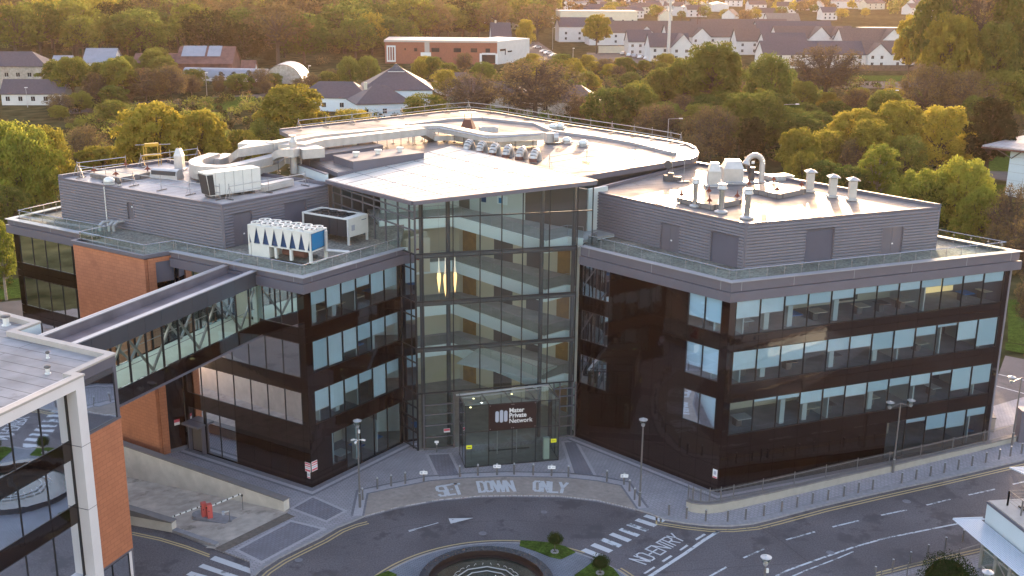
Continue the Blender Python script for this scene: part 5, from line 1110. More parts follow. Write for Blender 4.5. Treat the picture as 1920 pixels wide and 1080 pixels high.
duct([(380, 306, 22.0), (361, 314, 22.0), (372, 323, 22.0), (425, 326, 22.0), (510, 308, 22.0), (534, 293, 22.6), (556, 295, 22.6)], 1.0, .6, ZL, 'lower galvanised duct following the U bend underneath on the left roof', fil=1.0)
duct([(413, 289, 22.3), (440, 291, 22.3), (455, 275, 23.8), (505, 268, 23.8)], 1.4, .8, ZL, 'short galvanised duct stepping up beside the round flue on the left roof', fil=0)
duct([(380, 293, 22.6), (420, 296, 22.6)], 1.5, .7, ZL, 'short wide duct end behind the U bend on the left roof', fil=0)
duct([(452, 266, 23.7), (560, 268, 23.7), (588, 279, 23.7)], 2.2, .9, ZL, 'wide galvanised duct crossing the left roof behind the round flue', fil=0)
duct([(505, 267, 23.9), (600, 251, 23.9), (780, 235.5, 23.9), (825, 232.5, 23.9), (918, 252, 23.9), (1016, 247, 23.9)], 1.15, .75, ZB, 'very long galvanised duct running across the back roof, with a kink halfway', fil=1.5)
duct([(562, 270, 23.9), (600, 261, 23.9), (790, 239.5, 23.9), (812, 252, 22.9)], 1.15, .75, ZB, 'long galvanised duct beside the longest one on the back roof, dropping down at its end', fil=0)
duct([(812, 254, 22.9), (852, 252, 22.9), (915, 266, 22.9), (1005, 262, 22.9)], .8, .55, ZB, 'low duct under the kinked long duct on the back roof', fil=1.0)
duct([(490, 346, 21.9), (545, 334, 21.9)], .75, .6, ZL, 'low square duct joining the louvred unit to the round flue', fil=0)
g = MB().use('steel')
for dz in (0, .18): g.path([Vector(p) for p in pz([(805, 242, 23.6 + dz), (825, 240, 23.6 + dz), (916, 259, 23.6 + dz), (1014, 252, 23.6 + dz)])], .055, 6)
g.use('dark_steel'); sp = pz([(805, 242, 23.5), (825, 240, 23.5), (916, 259, 23.5), (1014, 252, 23.5)])
for a, b in zip(sp[:-1], sp[1:]):
    for t in (.15, .5, .85): p = Vector(a).lerp(Vector(b), t); g.tube((p.x, p.y, ZB), p, .03, n=5)
g.build('pipe_run', label='pair of thin steel pipes following the kinked duct on the back roof', cat='pipe')
# ribbed air handling unit on the left roof
a0, a1 = G(389, 370, ZL + .2), G(490, 356, ZL + .2); d_ = (a1 - a0).normalized(); bk = V2(-d_.y, d_.x); L_ = (a1 - a0).length
AHU = thing('air_handling_unit', (*a0.lerp(a1, .5), ZL), 'white sectioned air unit with dark louvred end near the edge of the left roof', 'air unit')
P = lambda s_, t, z: (*(a0 + d_ * s_ + bk * t), z); H_ = 1.95
for k in range(6):
    g = MB().use('white_metal'); s0 = L_ * k / 6 + (.03 if k else 0); s1 = L_ * (k + 1) / 6 - .03; sl_ = .28 if k == 0 else 0
    g.hexa([P(s0 + sl_, 0, ZL + .25), P(s1, 0, ZL + .25), P(s1, 1.5, ZL + .25), P(s0 + sl_, 1.5, ZL + .25)], [P(s0, 0, ZL + .25 + H_), P(s1, 0, ZL + .25 + H_), P(s1, 1.5, ZL + .25 + H_), P(s0, 1.5, ZL + .25 + H_)])
    g.use('galv'); g.hexa([P(s1, .02, ZL + .25), P(s1 + .06, .02, ZL + .25), P(s1 + .06, 1.48, ZL + .25), P(s1, 1.48, ZL + .25)], [P(s1, .02, ZL + .2 + H_), P(s1 + .06, .02, ZL + .2 + H_), P(s1 + .06, 1.48, ZL + .2 + H_), P(s1, 1.48, ZL + .2 + H_)])
    g.build('section', AHU)
g = MB().use('grille'); g.hexa([P(.2, .1, ZL + .3), P(.27, .1, ZL + .3), P(.27, 1.4, ZL + .3), P(.2, 1.4, ZL + .3)], [P(-.03, .1, ZL + .1 + H_), P(.04, .1, ZL + .1 + H_), P(.04, 1.4, ZL + .1 + H_), P(-.03, 1.4, ZL + .1 + H_)])
g.hexa([P(.25, -.02, ZL + .32), P(.75, -.02, ZL + .32), P(.75, .0, ZL + .32), P(.25, .0, ZL + .32)], [P(.06, -.02, ZL + .1 + H_), P(.62, -.02, ZL + .1 + H_), P(.62, .0, ZL + .1 + H_), P(.06, .0, ZL + .1 + H_)]); g.build('louvre', AHU)
g = MB().use('dark_steel')
for s_ in (.6, 2.0, 3.3, 4.4): g.box(*(a0 + d_ * s_ + bk * .75), ZL, .25, 1.4, .25, atan2(d_.y, d_.x))
g.build('foot', AHU)
# flues and cowls
def top_z(p, py): return zat(p, py)
def flue(px, py, pytop, r, label, m='steel', cap='cone', zr=ZP, name='flue', group=None):
    p = G(px, py, zr); zt = top_z(p, pytop); g = MB().use('galv'); g.lathe(p.x, p.y, [(r * 2.3, zr), (r * 2.3, zr + .1), (r * 1.3, zr + .2)], 12); g.use(m); g.lathe(p.x, p.y, [(r, zr + .1), (r, zt - .45)], 14)
    o = g.build(name, smooth=False, label=label, cat='flue', group=group); g = MB().use('galv')
    if cap == 'cone': g.lathe(p.x, p.y, [(r * 1.1, zt - .5), (r * 1.75, zt - .38), (r * 1.35, zt - .08), (r * 1.6, zt), (r * 1.5, zt + .02)], 14)
    else: g.lathe(p.x, p.y, [(r * 1.2, zt - .5), (r * 1.2, zt)], 14)
    g.build('cowl', o); return o
flue(1302.5, 387, 335, .2, 'polished steel flue on the right roof, left of the three in front'); flue(1351.7, 398, 345, .24, 'polished steel flue on the right roof, middle one of the three in front'); flue(1400, 409, 354, .24, 'polished steel flue nearest the front corner of the right roof')
def sq_stack(px, py, pytop, w, label, zr=ZP, cap='flat', taper=.62):
    p = G(px, py, zr); zt = top_z(p, pytop); q = w / 2 * 1.414; g = MB().use('galv'); g.lathe(p.x, p.y, [(q * 1.4, zr), (q * 1.4, zr + .14), (q * 1.05, zr + .2)], 4, .75); g.use('duct')
    if cap == 'flat':
        g.lathe(p.x, p.y, [(q, zr + .15), (q, zt - .3)], 4, .75); o = g.build('square_vent', label=label, cat='vent'); g = MB().use('galv'); g.lathe(p.x, p.y, [(q * 1.65, zt - .22), (q * 1.65, zt - .16), (.05, zt + .08)], 4, .75); g.use('dark_steel'); g.lathe(p.x, p.y, [(q * .8, zt - .3), (q * .8, zt - .22)], 4, .75); g.build('cap', o)
    elif cap == 'taper':
        h = zt - zr; g.lathe(p.x, p.y, [(q, zr + .15), (q, zr + h * .66)], 4, .75); o = g.build('cowl_stack', label=label, cat='vent'); g = MB().use('duct'); g.lathe(p.x, p.y, [(q * 1.02, zr + h * .66), (q * taper, zt)], 4, .75); g.use('black'); g.lathe(p.x, p.y, [(q * taper * .85, zt), (q * taper * .85, zt + .01)], 4, .75); g.build('tapered_top', o)
sq_stack(1517.5, 359, 318, .62, 'square capped vent beside the raised slab on the right roof'); sq_stack(1560, 369, 327.5, .62, 'square capped vent on the right roof, middle of the row of three'); sq_stack(1596.7, 375, 333, .62, 'square capped vent on the right roof, rightmost of the row')
sq_stack(1337.5, 348, 305, 1.15, 'tapered square metal stack behind the flues, the narrower of the pair', cap='taper'); sq_stack(1371.7, 341, 300, 1.85, 'broad tapered square metal stack, the wider of the pair', cap='taper', taper=.7)
sq_stack(337.5, 318, 278, .8, 'tall square metal stack with pointed top on the left roof', zr=ZL, cap='taper', taper=.5)
# gooseneck
p = G(1427, 341.5, ZP); zt = top_z(p, 291); g = MB().use('duct'); r = .75; pts = [Vector((p.x, p.y, ZP))] + [Vector((p.x - r + r * cos(t), p.y - .15 * (t / pi), zt - r + r * sin(t))) for t in [pi * k / 10 for k in range(10)]]
for a, b in zip(pts[:-1], pts[1:]): g.tube(a, b, .26, .26, 12)
e = pts[-1]; g.tube(e, e + Vector((-.12, -.1, -.35)), .27, .42, 12); g.use('galv'); g.box(p.x - .6, p.y, ZP, 2.0, 1.0, .1); g.build('gooseneck_vent', label='tall hooked steel vent pipe on the right roof', cat='vent')
p2 = p + V2(-.85, .45); g = MB().use('dark_steel'); g.lathe(p2.x, p2.y, [(.3, ZP), (.3, zt - 1.2)], 12); g.tube((p2.x - .55, p2.y, zt - 1.0), (p2.x - .3, p2.y, zt - .95), .75, .75, 16); g.use('sign_white'); g.box(p2.x, p2.y - .31, ZP + 1.7, .3, .02, .25); g.build('dark_flue', label='dark cylinder flue with round disc behind the hooked vent pipe', cat='flue')
# raised slabs with red roof markers
def slab(px4, zr, h, label, markers):
    q = [G(x, y, zr + h) for x, y in px4]; g = MB().use('roof_right' if zr == ZP else 'roof_left'); g.prism(q if area(q) > 0 else q[::-1], zr, zr + h); g.build('raised_slab', label=label, cat='roof slab')
    for x, y in markers:
        p = G(x, y, zr + h); MK.append((p, zr + h))
MK = []
slab([(1269, 370), (1335, 385), (1391, 374), (1326.7, 362.5)], ZP, .42, 'low raised slab on the right roof between the steel flues', [(1277.5, 369), (1329, 361.5), (1382, 371), (1330, 380)])
slab([(1396, 350), (1460, 364.5), (1512, 354), (1448, 341)], ZP, .42, 'bright raised slab on the right roof beside the square vents', [(1404, 348), (1450.5, 340), (1503, 350), (1456.7, 359)])
slab([(168, 323), (222, 333.5), (286, 322), (237, 314)], ZL, .45, 'low raised slab with red markers on the left roof', [(176.5, 323), (236, 312), (277, 320.5), (217.5, 330)])
proto = None
for k, (p, z) in enumerate(MK):
    side = 'left roof slab' if p.x < 0 else ('front slab on the right roof' if k < 4 else 'bright slab on the right roof')
    lab = 'rust red finned roof marker, %s corner of the %s' % (('left', 'back', 'right', 'front')[k % 4], side)
    if proto is None:
        g = MB().use('rust_red'); g.lathe(p.x, p.y, [(.06, z), (.05, z + .45), (.01, z + .72)], 6)
        for q in range(4): an = q * pi / 2 + .5; g.face([(p.x, p.y, z + .12), (p.x + .34 * cos(an), p.y + .34 * sin(an), z + .12), (p.x, p.y, z + .42)])
        proto = g.build('roof_marker', label=lab, cat='marker', group='red roof markers'); off = Vector(proto.location) - Vector((p.x, p.y, z))
    else: dup(proto, (p.x + off.x, p.y + off.y, z + off.z), 0, label=lab)
# skylight hatch, dish, pole
p = G(1459, 336, ZP); g = MB().use('galv'); g.box(p.x, p.y, ZP, 2.6, 1.5, .38, .38); g.use('dull_steel'); g.box(p.x, p.y, ZP + .38, 2.3, 1.2, .05, .38); g.build('roof_hatch', label='flat box hatch at the back edge of the right roof', cat='hatch')
p = G(1252, 338, ZP); g = MB().use('dark_steel'); g.box(p.x, p.y, ZP, .8, .7, .5); g.box(p.x + .8, p.y - .1, ZP, .8, .6, .4); g.box(p.x + .25, p.y, ZP + .5, .5, .5, .22); g.tube((p.x, p.y, ZP), (p.x, p.y, ZP + 1.9), .04); g.tube((p.x - .05, p.y - .12, ZP + 1.5), (p.x, p.y - .05, ZP + 1.5), .42, .38, 14); g.build('satellite_dish', label='dark satellite dish weighted with blocks on the right roof', cat='dish')
p = G(1281.7, 341.5, ZP); g = MB().use('dull_steel'); g.box(p.x, p.y, ZP, 1.1, .5, .1, .3); g.tube((p.x, p.y, ZP), (p.x, p.y, top_z(p, 286)), .035); g.build('aerial_pole', label='slim aerial pole on a flat base near the satellite dish', cat='pole')
p = G(1260, 330, ZP); g = MB().use('dull_steel'); g.box(p.x, p.y, ZP, .5, .5, .1, .3); g.tube((p.x, p.y, ZP), (p.x, p.y, top_z(p, 281)), .03); g.build('aerial_pole', label='slim aerial pole rising behind the satellite dish', cat='pole')
# left roof: hood vent, domes
p = G(313, 334, ZL); d = V2(.95, -.3); g = MB().use('duct')
for k in range(8):
    t0, t1 = pi * k / 8, pi * (k + 1) / 8; n = V2(.3, .95); A = [p - d * 1.4, p + d * 1.4]
    q = [(*(A[i] + n * (-.55 * cos(t))), ZL + .35 + .55 * sin(t)) for i, t in ((0, t0), (1, t0), (1, t1), (0, t1))]; g.face(q)
for s_ in (-1.4, 1.4): g.face([(*(p + d * s_ + n * (-.55 * cos(pi * k / 8))), ZL + .35 + .55 * sin(pi * k / 8)) for k in range(9)])
g.box(p.x, p.y, ZL, 2.9, 1.1, .35, atan2(d.y, d.x)); g.use('grille'); g.hexa([(*(p - d * 1.3 - n * .57), ZL + .37), (*(p + d * 1.3 - n * .57), ZL + .37), (*(p + d * 1.3 - n * .52), ZL + .37), (*(p - d * 1.3 - n * .52), ZL + .37)], [(*(p - d * 1.3 - n * .50), ZL + .75), (*(p + d * 1.3 - n * .50), ZL + .75), (*(p + d * 1.3 - n * .45), ZL + .75), (*(p - d * 1.3 - n * .45), ZL + .75)])
g.build('hooded_vent', label='long curved metal hood with dark louvres on the left roof', cat='vent')
def dome(px, py, z, r, label, m='white_metal'):
    p = G(px, py, z); g = MB().use('galv'); g.box(p.x, p.y, z, r * 1.9, r * 1.9, .16, .4); g.use(m); g.lathe(p.x, p.y, [(r * .8, z + .16), (r, z + .3), (r * .9, z + .48), (r * .5, z + .62), (.03, z + .66)], 14); g.build('roof_ventilator', label=label, cat='vent')
dome(205, 345, ZL, .5, 'white domed ventilator near the front edge of the left roof'); dome(223.5, 348, ZL, .2, 'tiny capped outlet beside the white dome on the left roof', 'dark_steel')
dome(1037, 242, ZB, .55, 'pale domed ventilator at the far edge of the back roof, left of two close together'); dome(1050, 241.5, ZB, .5, 'pale domed ventilator at the far edge of the back roof, right of two close together'); dome(1062, 268, ZB, .52, 'grey domed ventilator in the middle of the back roof'); dome(1093, 273.5, ZB, .52, 'grey domed ventilator right of the middle of the back roof')
p = G(1031, 269, ZB); g = MB().use('duct'); g.box(p.x, p.y, ZB + .15, 1.0, .9, 1.0, .4); g.tube((p.x + .4, p.y - .3, ZB + .7), (p.x + .9, p.y - .3, ZB + .7), .5, .5, 14); g.use('dark_steel'); g.box(p.x + .3, p.y, ZB, 1.6, .9, .12, .4); g.build('fan_unit', label='boxy fan unit with round drum at the end of the long duct', cat='fan')
# tapered cowl and box on the back roof
p = G(877.5, 241, ZB); g = MB().use('rust_roof'); g.lathe(p.x, p.y, [(1.1, ZB), (.55, ZB + 1.1)], 4, .6); g.use('duct'); g.box(p.x, p.y, ZB + 1.75, 2.0, 1.3, .1, .2); g.use('dark_steel'); [g.tube((p.x + a, p.y + b, ZB + 1.0), (p.x + a, p.y + b, ZB + 1.75), .03, n=4) for a, b in ((-.4, -.3), (.4, -.3), (.4, .3), (-.4, .3))]; g.build('roof_cowl', label='tapered cowl with flat lid behind the long duct', cat='vent')
p = G(916, 246, ZB); g = MB().use('galv'); g.box(p.x, p.y, ZB, 2.1, 1.5, .55, .1); g.use('dark_steel'); g.box(p.x, p.y, ZB + .55, 1.6, 1.0, .04, .1); g.build('roof_hatch', label='small grey box hatch on the back roof behind the duct', cat='hatch')
# low grey plant boxes beside the roof light
def graybox(px4, z0, zt, label, vents):
    q = [G(x, y, zt) for x, y in px4]; q = q if area(q) > 0 else q[::-1]; g = MB().use('fascia'); g.prism(q, z0, zt - .06); g.use('roof_brownish'); g.prism(offset(q, .06), zt - .06, zt); o = g.build('lift_overrun', label=label, cat='roof structure')
    for k, (x, y) in enumerate(vents):
        p = G(x, y, zt); g = MB().use('white_metal'); g.lathe(p.x, p.y, [(.26, zt), (.26, zt + .28), (.36, zt + .32), (.36, zt + .42), (.1, zt + .46)], 12); g.build('outlet', o)
graybox([(625, 291), (662, 302.5), (795, 285.5), (752, 277.5)], 20.9, 22.95, 'low grey plant box with brownish top beside the white roof light', [(668, 293), (709, 288.5), (750, 284)])
graybox([(560, 284), (600, 290), (718, 272.5), (690, 264)], 20.9, 22.9, 'low grey plant box nearer the long duct, behind the other one', [(605, 279), (664, 271.5)])
g = MB().use('duct'); q = [G(x, y, 22.3) for x, y in ((580, 308), (629, 316), (690, 306), (640, 298))]
q = G(608, 308, 21.3); g = MB().use('galv'); g.box(q.x, q.y, 21.2, 2.6, 1.8, .8, .5); g.use('grille'); g.box(q.x - .2, q.y - .9, 21.3, 1.0, .06, .5, .5); g.build('condenser', label='small grey boxed condenser between the left roof and the roof light', cat='air unit')
# round section duct bends beside the roof light
c0_, c1_ = G(880, 281, 22.4), G(1012, 300, 22.4); dd = (c1_ - c0_); first = None
for k in range(6):
    p = c0_ + dd * (k / 5.3); lab = 'curved silver duct bend beside the roof light, %s in the row of six' % ('first', 'second', 'third', 'fourth', 'fifth', 'last')[k]
    if first is None:
        g = MB().use('duct'); n_ = 10; ax = V2(.93, -.36); ay = V2(.36, .93)
        pts = [(*(p + ay * (.75 * cos(t))), 22.2 + .95 * sin(t)) for t in [pi * q / n_ for q in range(n_ + 1)]]
        for a, b in zip(pts[:-1], pts[1:]): g.tube(a, b, .38, .38, 12, cap=False)
        g.use('rust_roof'); g.tube((*(p - ay * .78), 22.25), (*(p - ay * .74), 22.6), .41, .41, 12); first = g.build('duct_bend', label=lab, cat='duct', group='silver duct bends'); off = Vector(first.location) - Vector((*p, 0))
    else: dup(first, (p.x + off.x, p.y + off.y, off.z), 0, label=lab)
for px, py, pt_, lab in ((774.5, 274, 249, 'thin white vent pipe standing left of the duct drop'), (839, 272, 258, 'short thin vent pipe behind the roof light')):
    p = G(px, py, 21.8); g = MB().use('white_metal'); zt = zat(p, pt_); g.tube((*p, 21.2), (*p, zt), .09); g.build('vent_pipe', label=lab, cat='pipe')
p = G(551.5, 325, ZL); zt = zat(p, 256); g = MB().use('duct'); g.lathe(p.x, p.y, [(.36, ZL), (.36, zt - .5), (.36, zt - .5), (.2, zt - .1), (.2, zt)], 14)
for k in range(5): z = ZL + .6 + k * .75; g.lathe(p.x, p.y, [(.38, z), (.38, z + .05)], 14)
o = g.build('round_flue', label='tall round galvanised flue standing among the ducts on the left roof', cat='flue'); g = MB().use('dull_steel'); g.tube((p.x + .7, p.y, ZL), (p.x + .7, p.y, zt - 1.2), .07); g.build('stay_pole', o)
# low wall between left roof and roof light
g = MB().use('panel_white'); wa, wb = G(563, 322, 21.3), G(616, 341, 21.3); g.wall(wa, wb, 21.15, 22.0, 0, .25); g.use('fascia'); g.wall(wa, wb, 22.0, 22.08, -.06, .31); g.build('low_roof_wall', label='short white upstand wall at the edge of the left roof', cat='wall')
# ------------------------------------------------------------------ temporary guard rails on the roofs
def guard(pts, z, label, rails=(.55, 1.1), step=3.6, side=0):
    g = MB().use('galv')
    for a, b in zip(pts[:-1], pts[1:]):
        for h in rails: g.tube((*a, z + h), (*b, z + h), .036, n=5)
    o = g.build('guard_rail', label=label, cat='railing'); k_ = 0
    for a, b in zip(pts[:-1], pts[1:]):
        L_ = (b - a).length; k = max(1, int(round(L_ / step))); d = (b - a).normalized(); nn = V2(-d.y, d.x)
        for i in range(k + 1):
            p = a.lerp(b, i / k); g = MB().use('dull_steel'); g.tube((*p, z), (*p, z + 1.35), .03, n=5); g.use('dark_steel'); g.beam((*(p - nn * .5), z + .03), (*(p + nn * .6), z + .03), .12, .06)
            if k_ % 2 == 0:
                g.use('dull_steel')
                for s_ in (-1, 1): g.tube((*(p + d * .45 * s_), z + .05), (*p, z + 1.1), .02, n=4)
            k_ += 1; g.build('stanchion', o)
bti = inset(bt, 1.0)
guard([bti[0] + V2(1, 0), bti[1], bti[2]], ZB, 'temporary guard rail along the far left edge of the back roof'); guard([bti[2], bti[3], bti[4], bti[5], bti[6]], ZB, 'temporary guard rail along the far edge of the back roof behind the ducts'); guard([bti[6], bti[7], bti[8]], ZB, 'temporary guard rail near the rounded corner of the back roof')
guard([G(1030, 315, 22.3), G(1100, 303, 22.3), G(1190, 298, 22.3), G(1275, 292, 22.3)], ZB, 'temporary guard rail along the front edge of the back roof')
pl = inset(PL, .9); guard([pl[0] + V2(0, .8), pl[0] + (pl[3] - pl[0]) * .55], ZL, 'temporary guard rail along the far left edge of the left roof', rails=(.6, 1.2)); guard([pl[0] + (pl[3] - pl[0]) * .72, pl[3] + V2(2.5, 2.6)], ZL, 'temporary guard rail at the far back of the left roof')
guard([pl[0] + V2(.6, -.2), pl[1] + V2(-.5, 1.0)], ZL, 'temporary guard rail along the front edge of the left roof'); guard([pl[1] + V2(.3, 1.0), pl[2] + V2(-.5, -.3)], ZL, 'temporary guard rail on the left roof beside the air unit')
p = pl[0] + (pl[3] - pl[0]) * .85; g = MB().use('scaffold_yellow'); g.box(p.x, p.y, ZL + 1.0, 1.6, .9, .08, .5)
for a, b in ((-.7, -.4), (.7, -.4), (.7, .4), (-.7, .4)): g.tube((p.x + a, p.y + b, ZL), (p.x + a, p.y + b, ZL + 2.0), .035, n=5)
g.box(p.x, p.y, ZL + 1.9, 1.3, .5, .3, .5); g.use('galv'); g.tube((p.x - 1.6, p.y, ZL + 2), (p.x + 1.6, p.y + .8, ZL + 2), .03); g.build('access_gate', label='yellow access gate and platform at the back of the left roof', cat='gate')
# ------------------------------------------------------------------ street furniture
def bollard_geo(p, sign=False, plain=False):
    g = MB().use('rail_steel'); g.lathe(p.x, p.y, [(.075, 0), (.075, .92)], 8)
    if not plain: g.use('light_frame'); g.lathe(p.x, p.y, [(.075, .92), (.085, .98), (.03, 1.07)], 8)
    else: g.use('light_frame'); g.lathe(p.x, p.y, [(.078, .92), (.078, .95)], 8)
    return g
bl = [(680, 937, 0), (707.7, 916.7, 0), (733.7, 911.7, 0), (760, 906.5, 0), (794.7, 902.5, 1), (862, 894, 0), (896, 891.7, 0), (932, 890.5, 1), (964, 889.5, 0), (999.7, 891, 0), (1034, 892.3, 1), (1065.7, 894, 0), (1137.7, 903, 0), (1170, 908.5, 1), (1180, 921, 0), (1189.7, 937, 0)]
pos = ['at the left tip of the layby', 'second from the left tip of the layby', 'third from the left tip of the layby', 'fourth from the left tip of the layby', 'with sign plate left of the porch', 'at the foot of the porch left corner', 'before the left pane of the porch', 'with sign plate before the porch', 'before the middle of the porch', 'right of the middle of the porch', 'with sign plate near the porch right corner', 'just past the porch right corner', 'alone at the right end of the layby', 'with sign plate past the right end of it', 'upper one on the slanting layby end', 'on the slanting layby end beside the lamp']
p0_ = None; sp0 = None
for k, (x, y, s_) in enumerate(bl):
    p = G(x, y, 0); lab = 'dark bollard with pale rounded top, ' + pos[k]
    src = sp0 if s_ else p0_
    if src is None:
        g = bollard_geo(p); g_o = (p.x, p.y, 0); o = g.build('bollard', origin=g_o, label=lab, cat='bollard', group='bollards round the layby')
        if s_:
            g = MB().use('sign_white'); g.box(p.x, p.y - .1, .68, .62, .02, .28); g.use('sign_grey'); g.lathe(p.x - .17, p.y - .115, [(.01, .78), (.01, .79)], 6); g.box(p.x - .17, p.y - .113, .74, .16, .005, .16); g.box(p.x + .14, p.y - .113, .80, .22, .005, .05); g.build('sign_plate', o); sp0 = o
        else: p0_ = o
    else: dup(src, (p.x, p.y, 0), 0, label=lab)
bl = [(1254, 966), (1287, 972), (1323, 977), (1364, 977.5), (1397.7, 974), (1432, 967), (1465, 959), (1494, 951), (1523, 944), (1552, 937.5), (1581.7, 931), (1609, 924), (1635.7, 918), (1690, 905.5), (1717, 899), (1744, 892.5), (1770, 886.5), (1796, 880), (1822, 873.5), (1848, 867), (1873, 861), (1894, 855.5), (1915, 850)]
pp = None
for k, (x, y) in enumerate(bl):
    p = G(x, y, 0); ends = {0: 'plain dark bollard nearest the zebra crossing', 1: 'plain dark bollard before the rounded end of the low wall', 2: 'plain dark bollard right of the rounded wall end', len(bl) - 1: 'plain dark bollard at the far right end of the row'}
    lab = ends.get(k, 'plain dark bollard on the right kerb, %s' % ['', '', '', 'fourth from the crossing', 'fifth from the crossing', 'sixth from the crossing', 'seventh from the crossing', 'eighth from the crossing', 'ninth from the crossing', 'tenth from the crossing', 'left of the double lamp by three', 'left of the double lamp by two', 'just left of the double lamp', 'just right of the double lamp', 'second right of the double lamp', 'third right of the double lamp', 'fourth right of the double lamp', 'seventh from the right edge', 'sixth from the right edge', 'fifth from the right edge', 'fourth from the right edge', 'third from the right edge', ''][k])
    if pp is None: pp = bollard_geo(p, plain=True).build('kerb_bollard', origin=(p.x, p.y, 0), label=lab, cat='bollard', group='plain bollards along the right kerb')
    else: dup(pp, (p.x, p.y, 0), 0, label=lab)
bl2 = [G(1640 + k * 33, 1085 - k * 14, 0) for k in range(7)]
for k, p in enumerate(bl2): dup(pp, (p.x, p.y, 0), 0, label='plain dark bollard in the row across the road beside the round tree', group='plain bollards across the road')
# street lamps
def lamp(x, y, pyt, label, heads=1, cams=False, z=None, py_is_top=False):
    p = G(x, y, 0) if not py_is_top else G(x, pyt, 7.4); h = zat(p, pyt) if not py_is_top else 7.4
    o = thing('street_lamp', (*p, 0), label, 'street lamp'); g = MB().use('rail_steel'); g.tube((*p, 0), (*p, 1.2), .10, .10, 10); g.tube((*p, 1.2), (*p, h - .7 if heads == 1 else h - .3), .075, .06, 10); g.use('light_frame'); g.lathe(p.x, p.y, [(.105, 1.2), (.105, 1.26)], 10); g.build('pole', o)
    hs = [V2(0, 0)] if heads == 1 else [V2(-.95, -.25), V2(.95, .25)]
    if heads == 2:
        g = MB().use('rail_steel'); g.path([(p.x - .95, p.y - .25, h - .75), (p.x - .5, p.y - .13, h - .5), (p.x, p.y, h - .35), (p.x + .5, p.y + .13, h - .5), (p.x + .95, p.y + .25, h - .75)], .035, 6); g.build('arm', o)
    for d in hs:
        q = p + d; g = MB().use('light_frame'); z0 = h - .75; g.lathe(q.x, q.y, [(.07, z0), (.12, z0 + .05), (.16, z0 + .2), (.06, z0 + .28)], 12); g.use('rail_glass'); g.lathe(q.x, q.y, [(.16, z0 + .22), (.30, z0 + .55)], 14); g.use('galv'); g.lathe(q.x, q.y, [(.33, z0 + .56), (.34, z0 + .6), (.1, z0 + .68), (.03, z0 + .75)], 14); g.build('lamp_head', o)
    if cams:
        g = MB().use('trim_white'); z0 = h - 1.75 if heads == 1 else h - 1
        for an in (.2, 2.9, 4.4): g.tube((*p, z0), (p.x + .32 * cos(an), p.y + .32 * sin(an), z0), .03); g.beam((p.x + .30 * cos(an), p.y + .30 * sin(an), z0), (p.x + .55 * cos(an), p.y + .55 * sin(an), z0 - .08), .13, .13)
        g.box(p.x + .12, p.y - .05, z0 + .6, .14, .14, .25); g.build('camera_cluster', o)
lamp(675, 951, 785, 'street lamp with white camera cluster left of the layby', cams=True); lamp(1199, 949, 783, 'slim street lamp at the right end of the layby'); lamp(1674, 886, 749, 'double headed street lamp behind the railing on the right', 2); lamp(1897, 835, 702, 'street lamp at the far right by the end of the railing', 2); lamp(1437, 0, 1040, 'street lamp rising from the bottom edge beside the road', cams=True, py_is_top=True); lamp(1853, 0, 1068, 'street lamp head beside the pavilion in the bottom right corner', py_is_top=True)
p = G(819, 848, 0); g = MB().use('rail_steel'); g.tube((*p, 0), (*p, .95), .05); g.use('sign_white'); g.box(p.x, p.y - .06, .9, .36, .05, .2); g.box(p.x, p.y - .03, .72, .12, .05, .15); g.build('notice_post', label='short post with white plate standing left of the porch', cat='sign')
# low wall with railing on the right
wp = [G(x, y, 0) for x, y in ((1286, 956), (1296, 960), (1312, 962.5), (1330, 963), (1352, 960.5), (1376, 955), (1431, 942.5), (1490, 928.5), (1549, 914), (1608, 900), (1668, 886), (1727, 871.5), (1787, 857), (1846, 843), (1905, 828))]
RWt = thing('low_wall', (*wp[6], 0), 'low cream wall with steel railing curving round the right front corner', 'wall')
g = MB(); g.use('wall_cream'); a = offset(wp, 0, False); b = offset(wp, -.38, False); c = offset(wp, .05, False); d = offset(wp, -.43, False)
for i in range(len(wp) - 1):
    hh = .74 if i < 5 else max(.42, .70 - .03 * (i - 5))
    g.use('wall_cream'); g.hexa([(*a[i], -.1), (*a[i+1], -.1), (*b[i+1], -.1), (*b[i], -.1)], [(*a[i], hh), (*a[i+1], hh), (*b[i+1], hh), (*b[i], hh)])
    g.use('wall_cap'); st = 0 if i < 5 else .03 * ((i + 1) % 2); g.hexa([(*c[i], hh), (*c[i+1], hh), (*d[i+1], hh), (*d[i], hh)], [(*c[i], hh + .09 + st), (*c[i+1], hh + .09 + st), (*d[i+1], hh + .09 + st), (*d[i], hh + .09 + st)])
g.build('wall_body', RWt)
mid = offset(wp, -.19, False)
for i in range(len(wp) - 1):
    p, q = mid[i], mid[i+1]; L_ = (q - p).length; k = max(2, int(L_ / .115)); g = MB().use('rail_steel'); zb = .84 if i < 5 else max(.52, .80 - .03 * (i - 5))
    for h in (.12, 1.0): g.tube((*p, zb + h), (*q, zb + h), .022, n=5)
    for j in range(k): r_ = p.lerp(q, (j + .5) / k); g.tube((*r_, zb + .05), (*r_, zb + 1.14), .018, n=4, cap=False)
    g.tube((*p, zb), (*p, zb + 1.25), .035, n=6); g.build('railing_panel', RWt)
a = G(1893, 822, 0); bpt = V2(a.x + 3, a.y + 9)
g = MB().use('wall_cream'); pts = [a + V2(-1.2, 1.4), a + V2(-.6, 5), a + V2(-3.5, 8.5), a + V2(-7, 12)]
for i in range(3): g.wall(pts[i], pts[i+1], -.1, 1.3, 0, .35)
g.use('wall_cap')
for i in range(3): g.wall(pts[i], pts[i+1], 1.3, 1.42, -.04, .39)
g.use('rail_steel')
